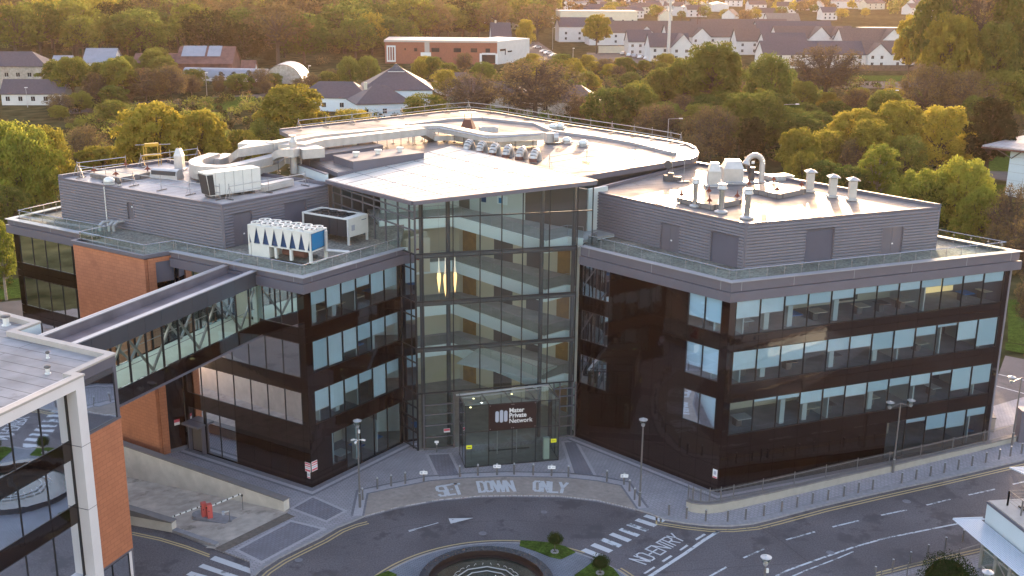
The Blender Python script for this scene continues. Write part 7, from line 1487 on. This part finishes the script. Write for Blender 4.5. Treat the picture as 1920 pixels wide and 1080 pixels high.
def tree_proto(nm, leafm, shape, n, size, seed, H_=12.0, bare=False, barkm='bark', label='', twig=0):
    rnd = random.Random(seed); o = thing(nm, (0, 0, 0), label, 'tree'); WL[o.name] = (0, 0, 0); g = MB().use(barkm); lob = []
    if shape == 'broad': cz, rx, rz_, nl, rl = .60, .43, .37, 44, .098
    elif shape == 'tall': cz, rx, rz_, nl, rl = .56, .25, .43, 36, .085
    elif shape == 'bush': cz, rx, rz_, nl, rl = .46, .47, .43, 46, .115
    else: cz, rx, rz_, nl, rl = .52, .16, .46, 16, .10
    th = H_ * (cz - rz_ * .55); r0 = H_ * .020
    g.tube((0, 0, -.3), (0, 0, th), r0 * 1.3, r0, 8); g.tube((0, 0, th), (rnd.uniform(-.3, .3), rnd.uniform(-.3, .3), H_ * (cz + rz_ * .6)), r0, r0 * .25, 6)
    for k in range(nl):
        z = -0.75 + 1.7 * (k + .5) / nl; q = sqrt(max(.05, 1 - z * z)); t = k * 2.4 + rnd.uniform(-.4, .4); f = rnd.uniform(.5, .93)
        c = Vector((rx * H_ * q * f * cos(t), rx * H_ * q * f * sin(t), H_ * (cz + rz_ * z * .82))); r = rl * H_ * rnd.uniform(.75, 1.25); lob.append((c, r, rnd.uniform(.65, .95)))
        b0 = Vector((0, 0, th * rnd.uniform(.75, 1.0) + max(0, c.z - th) * .35)); m_ = b0.lerp(c, .55) + Vector((0, 0, -.04 * H_)); g.tube(b0, m_, r0 * .5, r0 * .3, 5); g.tube(m_, c, r0 * .3, r0 * .1, 4)
        for _ in range(twig):
            d = Vector((rnd.gauss(0, 1), rnd.gauss(0, 1), rnd.gauss(.35, .8))).normalized(); s0 = m_.lerp(c, rnd.random()); e = s0 + d * r * rnd.uniform(.7, 1.3); g.tube(s0, e, .045, .012, 3, cap=False)
    g.build('trunk', o); g = MB().use(leafm); leaves(g, rnd, n, lob + [(Vector((0, 0, H_ * cz)), rx * H_ * .6, 1.1)] * (0 if bare else 4), size); g.build('crown', o); return o
NEAR = {'gold': tree_proto('broadleaf_tree', 'leaf_gold', 'broad', 15000, .42, 1), 'gold2': tree_proto('broadleaf_tree', 'leaf_gold', 'bush', 12000, .40, 2), 'olive': tree_proto('broadleaf_tree', 'leaf_olive', 'broad', 12000, .42, 3), 'green': tree_proto('broadleaf_tree', 'leaf_green', 'bush', 13000, .42, 4),
        'lime': tree_proto('broadleaf_tree', 'leaf_lime', 'bush', 14000, .40, 5), 'limetall': tree_proto('birch_tree', 'leaf_lime', 'tall', 10000, .34, 6, barkm='bark_pale'), 'bare': tree_proto('bare_tree', 'leaf_brown', 'broad', 3500, .26, 7, bare=True, twig=46), 'brown': tree_proto('bare_tree', 'leaf_brown', 'bush', 6500, .30, 8, bare=True, twig=36),
        'pine': tree_proto('pine_tree', 'leaf_dark', 'tall', 9000, .38, 9), 'cypress': tree_proto('cypress_tree', 'leaf_dark', 'cone', 5000, .32, 10), 'olivebush': tree_proto('broadleaf_tree', 'leaf_olive', 'bush', 11000, .42, 11)}
FAR = {'gold': tree_proto('woodland_tree', 'leaf_gold', 'broad', 2600, .8, 21, H_=18), 'olive': tree_proto('woodland_tree', 'leaf_olive', 'broad', 3000, .85, 22, H_=18), 'green': tree_proto('woodland_tree', 'leaf_green', 'bush', 3200, .85, 23, H_=18), 'brown': tree_proto('bare_woodland_tree', 'leaf_brown', 'broad', 2200, .7, 24, H_=18, bare=True, twig=10), 'dark': tree_proto('woodland_tree', 'leaf_dark', 'bush', 2800, .85, 25, H_=18), 'olive2': tree_proto('woodland_tree', 'leaf_olive', 'tall', 2400, .8, 26, H_=18)}
USED = set(); TP = []
def put(src, loc, rz_, sc, label, group=None):
    if src.name not in USED:
        USED.add(src.name); src.location = loc; src.rotation_euler = (0, 0, rz_); src.scale = sc; src['label'] = label
        if group: src['group'] = group
        return src
    return dup(src, loc, rz_, sc, label=label, group=group)
rt = random.Random(42)
WID = {'broad': .9, 'bush': 1.05, 'tall': .58, 'cone': .40}
SH = {'gold': 'broad', 'gold2': 'bush', 'olive': 'broad', 'green': 'bush', 'lime': 'bush', 'limetall': 'tall', 'bare': 'broad', 'brown': 'bush', 'pine': 'tall', 'cypress': 'cone', 'olivebush': 'bush'}
def ptree(kind, cx, ytop, ybase, wpx, label, group=None):
    p = G(cx, ybase); h = max(1.5, zat(p, ytop)); dist = (MR.transposed() @ Vector((p.x, p.y, -CAMH))).z; w_ = wpx * dist / FPX; sz = h / 12.0; sx = w_ / (12.0 * WID[SH[kind]])
    TP.append((p, w_ / 2)); return put(NEAR[kind], (p.x, p.y, -.2), rt.uniform(0, 6.28), (sx, sx, sz), label, group)
T = [('lime', 20, 190, 405, 190, 'big yellow green tree at the far left edge beside the hospital'), ('gold2', 95, 205, 390, 130, 'golden tree just left of the left roof corner'), ('olivebush', 22, 330, 450, 120, 'green tree below the big yellow one at the left edge'), ('limetall', 12, 400, 560, 60, 'narrow lime green tree against the left edge below the roof'),
     ('gold', 300, 180, 362, 150, 'round golden tree behind the left roof with dark limbs showing'), ('gold', 385, 196, 350, 110, 'golden tree overlapping the right side of the round golden one'), ('gold', 548, 150, 290, 150, 'airy golden tree behind the long duct'), ('gold2', 660, 190, 275, 110, 'small golden tree before the white bungalow wall'), ('gold', 195, 268, 345, 120, 'low golden tree behind the left guard rail'), ('brown', 165, 215, 330, 90, 'brown thicket between the two golden trees on the left'), ('olivebush', 505, 208, 300, 90, 'olive bush left of the airy golden tree'),
     ('bare', 1003, 98, 245, 190, 'very large bare tree with forked limbs behind the back roof'), ('bare', 885, 128, 235, 130, 'bare tree to the left of the very large one'), ('olivebush', 800, 165, 235, 110, 'olive thicket right of the white bungalow'), ('green', 1140, 148, 255, 110, 'round green tree right of the brown bungalow'), ('olive', 1190, 150, 250, 90, 'olive tree overlapping the round green tree'), ('gold2', 788, 103, 155, 36, 'small egg shaped golden tree in front of the brick building'), ('gold2', 835, 120, 180, 60, 'golden shrub tree right of the egg shaped one'), ('green', 745, 118, 158, 40, 'small green tree left of the egg shaped one'), ('gold2', 985, 25, 92, 42, 'round golden tree behind the brick building white wing'), ('gold', 1118, 22, 100, 62, 'golden tree in front of the white estate house'), ('gold2', 1078, 105, 165, 48, 'golden tree left of the car park'), ('green', 655, 95, 165, 48, 'green shrub tree above the bungalow left wing'), ('green', 690, 95, 160, 50, 'second green shrub tree above the bungalow left wing'),
     ('olive', 1335, 68, 230, 130, 'tall olive tree directly right of the lattice mast'), ('green', 1438, 78, 235, 110, 'tall green tree left of the spreading bare one'), ('bare', 1545, 76, 200, 170, 'wide spreading bronze bare tree in front of the estate'), ('olive', 1280, 100, 220, 90, 'olive tree under the phone mast'), ('brown', 1230, 175, 285, 120, 'brown thicket right of the olive tree near the back roof'), ('brown', 1330, 175, 310, 130, 'brown thicket behind the rounded roof corner'), ('olivebush', 1420, 150, 290, 110, 'olive thicket below the tall green tree'), ('pine', 1405, 210, 335, 60, 'dark conifer behind the tapered metal stacks'), ('brown', 1290, 240, 345, 100, 'brown scrub tree touching the rounded roof corner'),
     ('gold', 1490, 232, 360, 90, 'bright yellow bushy tree behind the hooked vent pipe'), ('green', 1545, 285, 385, 90, 'green tree right of the bright yellow bushy one'), ('gold', 1600, 195, 320, 110, 'golden tree in the left of the golden group'), ('gold', 1672, 180, 320, 120, 'golden tree in the middle of the golden group'), ('gold2', 1760, 172, 330, 130, 'broad golden tree at the right of the golden group'), ('brown', 1590, 240, 350, 60, 'dark brown bush under the golden group'), ('olivebush', 1690, 235, 350, 90, 'grey green tree in front of the golden group'), ('limetall', 1638, 262, 400, 85, 'slender lime birch with pale trunk'), ('green', 1585, 295, 400, 90, 'green bush left of the slender birch'), ('lime', 1705, 300, 425, 90, 'lime tree right of the slender birch'), ('lime', 1795, 266, 450, 130, 'large lime tree behind the right end of the right roof'), ('lime', 1830, 330, 470, 110, 'lime tree lower right of the large one'), ('green', 1745, 330, 440, 100, 'green tree in front of the large lime one'), ('olive', 1655, 162, 262, 90, 'olive tree above the golden group'),
     ('pine', 1845, 170, 345, 100, 'tall dark pine left of the clad building'), ('lime', 1896, 150, 225, 62, 'small lime tree above the clad building'), ('green', 1820, 165, 260, 60, 'green tree left of the tall dark pine'), ('bare', 1890, 330, 500, 110, 'reddish bare tree below the clad building'), ('bare', 1925, 390, 560, 130, 'bare tree at the right edge beside the terrace corner'), ('brown', 1860, 400, 510, 60, 'brown bare bush behind the right terrace corner'), ('bare', 1925, 500, 650, 70, 'thin bare tree on the grass at the right edge')]
T += [('olive', 140, 100, 192, 84, 'olive tree between the pebbledashed building and the white sheds'), ('brown', 182, 122, 196, 60, 'brown tree in front of the white sheds'), ('olive', 226, 102, 192, 78, 'tall olive tree right of the white sheds'), ('brown', 275, 112, 192, 84, 'brown tree before the left end of the rust barn'), ('brown', 322, 106, 188, 84, 'reddish brown tree before the middle of the rust barn'), ('olivebush', 215, 178, 232, 70, 'dark olive bush beside the track on the left'), ('brown', 490, 118, 172, 50, 'reddish bush left of the arched hangar'),
      ('lime', 1745, 292, 440, 120, 'lime tree between the slender birch and the large lime tree'), ('gold2', 1545, 225, 340, 100, 'golden bushy tree behind the green one right of the hooked vent'), ('olive', 1385, 165, 300, 100, 'olive tree among the brown thickets behind the back roof'), ('gold', 1620, 215, 345, 100, 'golden tree low in the golden group'), ('lime', 1690, 330, 430, 100, 'low lime tree behind the square vents'), ('gold2', 1500, 265, 375, 80, 'yellow bush under the bright yellow bushy tree'), ('olive', 1240, 120, 215, 80, 'olive tree behind the green one near the phone mast'), ('lime', 60, 205, 420, 150, 'yellow green tree overlapping the big one at the left edge'), ('gold2', 255, 230, 355, 90, 'golden bushy tree low behind the left roof'), ('gold2', 455, 225, 330, 80, 'golden bush between the golden trees behind the ducts')]
for k, (x, yt) in enumerate(((367, 130), (416, 131), (439, 131), (469, 127))): T.append(('cypress', x, yt, 160 if k < 3 else 168, 13, 'clipped dark conifer before the curved shed, %s' % ('leftmost', 'second', 'third', 'rightmost and largest')[k]))
for a in T: ptree(*a)
for k, (x, yt, yb, w_, kd) in enumerate(((1745, -40, 195, 130, 'olive'), (1815, -60, 200, 150, 'bare'), (1890, -50, 205, 150, 'olive'), (1770, 15, 215, 120, 'gold'), (1700, 20, 170, 70, 'gold'), (1850, 30, 215, 110, 'olive'), (1930, 20, 215, 120, 'green'), (1730, 95, 235, 120, 'brown'), (1800, 110, 235, 130, 'brown'), (1880, 115, 225, 130, 'olivebush'))):
    ptree(kd, x, yt, yb, w_, 'tree in the dense upper right stand, ' + ('first from the left at the back', 'bare one in the middle at the back', 'olive one at the right edge, back', 'golden one at the front left', 'small golden one next to the estate', 'olive one in the middle', 'green one touching the right edge', 'brown one low at the left', 'brown one low in the middle', 'olive one low at the right')[k])
def infill(poly, n, kinds, spacing, hr, src, labels, group):
    P_ = [G(*q) for q in poly]; xs = [p.x for p in P_]; ys = [p.y for p in P_]; got = 0; tries = 0
    def inside(p):
        c = False
        for i in range(len(P_)):
            a, b = P_[i - 1], P_[i]
            if (a.y > p.y) != (b.y > p.y) and p.x < (b.x - a.x) * (p.y - a.y) / (b.y - a.y) + a.x: c = not c
        return c
    while got < n and tries < n * 60:
        tries += 1; p = V2(rt.uniform(min(xs), max(xs)), rt.uniform(min(ys), max(ys)))
        if not inside(p) or any((p - q).length < r for q, r in EXC) or any((p - q).length < spacing for q, r in TP): continue
        k = rt.choice(kinds); h = rt.uniform(*hr); sc = h / (18.0 if src is FAR else 12.0); w_ = sc * rt.uniform(.95, 1.3); TP.append((p, spacing / 2)); got += 1
        put(src[k], (p.x, p.y, -.2), rt.uniform(0, 6.28), (w_, w_, sc), labels.get(k, labels['*']), group)
# belts of trees that nothing tells apart
infill([(-40, 132), (620, 122), (1010, 82), (1040, 22), (-40, 22)], 205, ['olive', 'brown', 'green', 'olive', 'gold', 'dark', 'green', 'brown', 'olive'], 9.5, (19, 27), FAR, {'*': 'woodland tree in the belt of woods behind the old buildings and the brick building', 'brown': 'bare brown woodland tree in the belt of woods behind the old buildings'}, 'trees of the woodland belt at the upper left')
infill([(1060, 235), (1230, 200), (1500, 190), (1560, 250), (1560, 320), (1300, 270), (1180, 250)], 44, ['brown', 'olive', 'brown', 'olivebush', 'green'], 4.5, (6, 11), NEAR, {'*': 'tree in the thicket between the back roof and the estate', 'brown': 'brown tree in the thicket between the back roof and the estate', 'olive': 'olive tree in the thicket between the back roof and the estate', 'olivebush': 'bushy olive tree in the thicket between the back roof and the estate', 'green': 'green tree in the thicket between the back roof and the estate'}, 'trees of the thicket behind the back roof')
infill([(1500, 190), (1920, 215), (1920, 300), (1560, 320)], 24, ['brown', 'olive', 'gold2', 'green'], 5, (6, 10), NEAR, {'*': 'small tree in the verge planting behind the right wing', 'brown': 'brown small tree in the verge planting behind the right wing'}, 'trees behind the right wing')
infill([(600, 150), (900, 128), (1080, 125), (1300, 128), (1260, 200), (1000, 190), (850, 165), (620, 170)], 44, ['brown', 'gold2', 'olive', 'brown', 'gold2', 'green'], 5, (5, 9), NEAR, {'*': 'small tree scattered around the bungalows', 'brown': 'brown small tree scattered around the bungalows', 'gold2': 'golden small tree scattered around the bungalows'}, 'trees scattered round the bungalows')
infill([(100, 205), (330, 165), (620, 165), (600, 175), (330, 180), (110, 225)], 26, ['brown', 'olivebush', 'brown', 'green'], 6, (4, 8), NEAR, {'*': 'tree among the old farm buildings at the upper left', 'brown': 'brown tree among the old farm buildings at the upper left'}, 'trees among the old farm buildings')
infill([(100, 175), (330, 138), (340, 160), (120, 205)], 7, ['olive', 'brown', 'olive'], 8, (9, 13), NEAR, {'*': 'taller tree between the old farm buildings at the upper left', 'brown': 'taller brown tree between the old farm buildings'}, 'taller trees among the old farm buildings')
infill([(1010, 30), (1700, 30), (1760, 70), (1700, 40), (1040, 60)], 16, ['gold', 'olive', 'green', 'brown'], 18, (8, 13), FAR, {'*': 'distant tree between the roofs beyond the estate'}, 'distant trees beyond the estate')
for k_, o in list(NEAR.items()) + list(FAR.items()):
    if o.name not in USED:
        for ch in list(o.children): bpy.data.objects.remove(ch)
        bpy.data.objects.remove(o)
# scrub: nobody could count these clumps
g = MB(); rs = random.Random(5)
def scrub(poly, n, mats, hs):
    P_ = [G(*q) for q in poly]; xs = [p.x for p in P_]; ys = [p.y for p in P_]
    for _ in range(n):
        p = V2(rs.uniform(min(xs), max(xs)), rs.uniform(min(ys), max(ys)))
        if any((p - q).length < r * .75 for q, r in EXC): continue
        px, py = proj((p.x, p.y, 0)); c = False
        for i in range(len(poly)):
            a, b = poly[i - 1], poly[i]
            if (a[1] > py) != (b[1] > py) and px < (b[0] - a[0]) * (py - a[1]) / (b[1] - a[1]) + a[0]: c = not c
        if not c: continue
        h = rs.uniform(*hs); g.use(rs.choice(mats)); leaves(g, rs, 130, [(Vector((p.x, p.y, h * .4)), h * rs.uniform(.6, 1.0), .8)], .55)
scrub([(100, 345), (110, 205), (560, 180), (640, 240), (520, 290), (330, 300)], 520, ['leaf_olive', 'leaf_brown', 'leaf_dark', 'leaf_olive'], (1.2, 2.8)); scrub([(640, 240), (600, 175), (1050, 130), (1500, 135), (1920, 200), (1920, 330), (1560, 330), (1250, 270), (880, 215)], 900, ['leaf_brown', 'leaf_olive', 'leaf_brown', 'leaf_green', 'leaf_dark'], (1.3, 3.2)); scrub([(-40, 136), (620, 124), (1010, 84), (1040, 20), (-40, 20)], 900, ['leaf_dark', 'leaf_olive', 'leaf_brown', 'leaf_dark'], (2.5, 5.5)); scrub([(1690, 215), (1930, 225), (1930, 120), (1760, 80)], 160, ['leaf_brown', 'leaf_olive', 'leaf_dark'], (2, 5)); scrub([(1780, 520), (1760, 400), (1925, 420), (1925, 540)], 60, ['leaf_brown', 'leaf_olive'], (1, 2)); scrub([(-60, 560), (0, 420), (30, 420), (45, 560)], 40, ['leaf_olive', 'leaf_green'], (1, 2.2))
g.build('scrub', origin=(0, 0, 0), kind='stuff', label='dense low scrub and undergrowth filling the ground between the trees', cat='undergrowth')
# far woods beyond the first belt, one mass
g = MB()
for _ in range(2300):
    y = rs.uniform(640, 2600); x = rs.uniform(-.50, .50) * y; 
    px, py = proj((x, y, 0))
    if px > 1010 and py > 34 and px < 1760 or (px > 1000 and rs.random() < .35): continue
    h = rs.uniform(9, 17) if px < 1000 else rs.uniform(6, 12); g.use(rs.choice(['leaf_olive', 'leaf_dark', 'leaf_green', 'leaf_gold', 'leaf_brown'])); leaves(g, rs, 70, [(Vector((x, y, h * .55)), h * .5, .9)], 2.2 + y / 900)
g.build('far_woods', origin=(0, 0, 0), kind='stuff', label='distant woods stretching to the horizon', cat='woods')
# distant town
protos = []
def far_house(k, L_, W_, hw, hr, wm, rm):
    o = thing('distant_house', (0, 0, 0), 'small pale house with dark roof in the distant town', 'house', 'houses of the distant town'); WL[o.name] = (0, 0, 0); l, h = L_/2, W_/2; g = MB().use(wm); g.hexa([(-l, -h, 0), (l, -h, 0), (l, h, 0), (-l, h, 0)], [(-l, -h, hw), (l, -h, hw), (l, h, hw), (-l, h, hw)]); [g.face([(s_, -h, hw), (s_, h, hw), (s_, 0, hr)]) for s_ in (-l, l)]
    g.use('window_dark'); [g.face([(x - .6, -h - .05, z), (x + .6, -h - .05, z), (x + .6, -h - .05, z + 1.3), (x - .6, -h - .05, z + 1.3)]) for x in (-l * .6, 0, l * .6) for z in (1, 3.6)]; g.build('wall', o)
    g = MB().use(rm); g.face([(-l - .3, -h - .3, hw - .1), (l + .3, -h - .3, hw - .1), (l + .3, 0, hr + .15), (-l - .3, 0, hr + .15)]); g.face([(l + .3, h + .3, hw - .1), (-l - .3, h + .3, hw - .1), (-l - .3, 0, hr + .15), (l + .3, 0, hr + .15)]); g.build('roof', o); return o
protos = [far_house(0, 16, 9, 5.5, 9, 'render_white', 'tile_brown'), far_house(1, 26, 9, 5.5, 8.8, 'render_cream', 'tile_brown'), far_house(2, 12, 9, 5.5, 9.2, 'render_white', 'slate'), far_house(3, 34, 14, 6, 7.4, 'render_white', 'tile_light')]
used = set(); n_ = 0; spots = []
while n_ < 170:
    y = 700 * (3.2 ** rs.random()); px = rs.uniform(880, 1790) if rs.random() < .8 else rs.uniform(-20, 900); x = (px - 960) / FPX * y
    q = proj((x, y, 0))
    if (q[0] > 1040 and q[1] > 42) or any((V2(x, y) - s_).length < 22 for s_ in spots): continue
    if q[0] < 900 and q[1] > 12: continue
    spots.append(V2(x, y)); n_ += 1; k = rs.choice([0, 0, 1, 2, 2, 3]); a = rs.choice([0, .2, -.3, 1.5, 1.2, .6])
    if k not in used: used.add(k); protos[k].location = (x, y, -.2); protos[k].rotation_euler = (0, 0, a)
    else: dup(protos[k], (x, y, -.2), a)
# clipped trees on the roundabout and the round one at lower right
def topiary(x, yb, yt, wpx, label, m='leaf_topiary', nleaf=2600, stem=True, size=.07):
    p = G(x, yb); h = zat(p, yt); dist = 95.0; r = wpx * dist / FPX / 2; o = thing('clipped_tree', (*p, 0), label, 'tree'); rnd = random.Random(x); g = MB().use('bark'); g.tube((*p, 0), (*p, h - r), .035, .03, 6); g.use('kerb_stone')
    if stem:
        for k in range(9): an = k * .7; g.box(p.x + .22 * cos(an), p.y + .22 * sin(an), .05, .14, .12, .08, an)
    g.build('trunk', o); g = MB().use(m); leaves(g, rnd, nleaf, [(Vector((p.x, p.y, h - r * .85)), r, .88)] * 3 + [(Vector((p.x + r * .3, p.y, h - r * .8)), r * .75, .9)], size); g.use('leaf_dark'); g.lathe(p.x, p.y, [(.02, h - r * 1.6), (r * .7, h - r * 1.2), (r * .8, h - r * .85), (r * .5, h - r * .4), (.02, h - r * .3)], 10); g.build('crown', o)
topiary(1040, 1036, 999, 26, 'small clipped ball tree on the lawn at the top of the roundabout'); topiary(1125, 1076, 1040, 30, 'small clipped ball tree on the right hand roundabout lawn'); topiary(1773, 1110, 1043, 84, 'larger round bushy tree behind the railing at the lower right', nleaf=6000, stem=False, size=.12)
# ------------------------------------------------------------------ air
hz = bpy.data.materials.new('haze'); hz.use_nodes = True; n = hz.node_tree.nodes; l = hz.node_tree.links; n.remove(n['Principled BSDF'])
pv_ = n.new('ShaderNodeVolumePrincipled'); pv_.inputs['Color'].default_value = (1.0, .68, .52, 1); pv_.inputs['Density'].default_value = .00005; pv_.inputs['Anisotropy'].default_value = .35; l.new(pv_.outputs[0], n['Material Output'].inputs['Volume']); M['haze'] = hz
g = MB().use('haze'); g.hexa([(-2500, -500, -5), (2500, -500, -5), (2500, 3600, -5), (-2500, 3600, -5)], [(-2500, -500, 46), (2500, -500, 46), (2500, 3600, 46), (-2500, 3600, 46)])
o = g.build('haze', origin=(0, 0, 0)); o['kind'] = 'stuff'
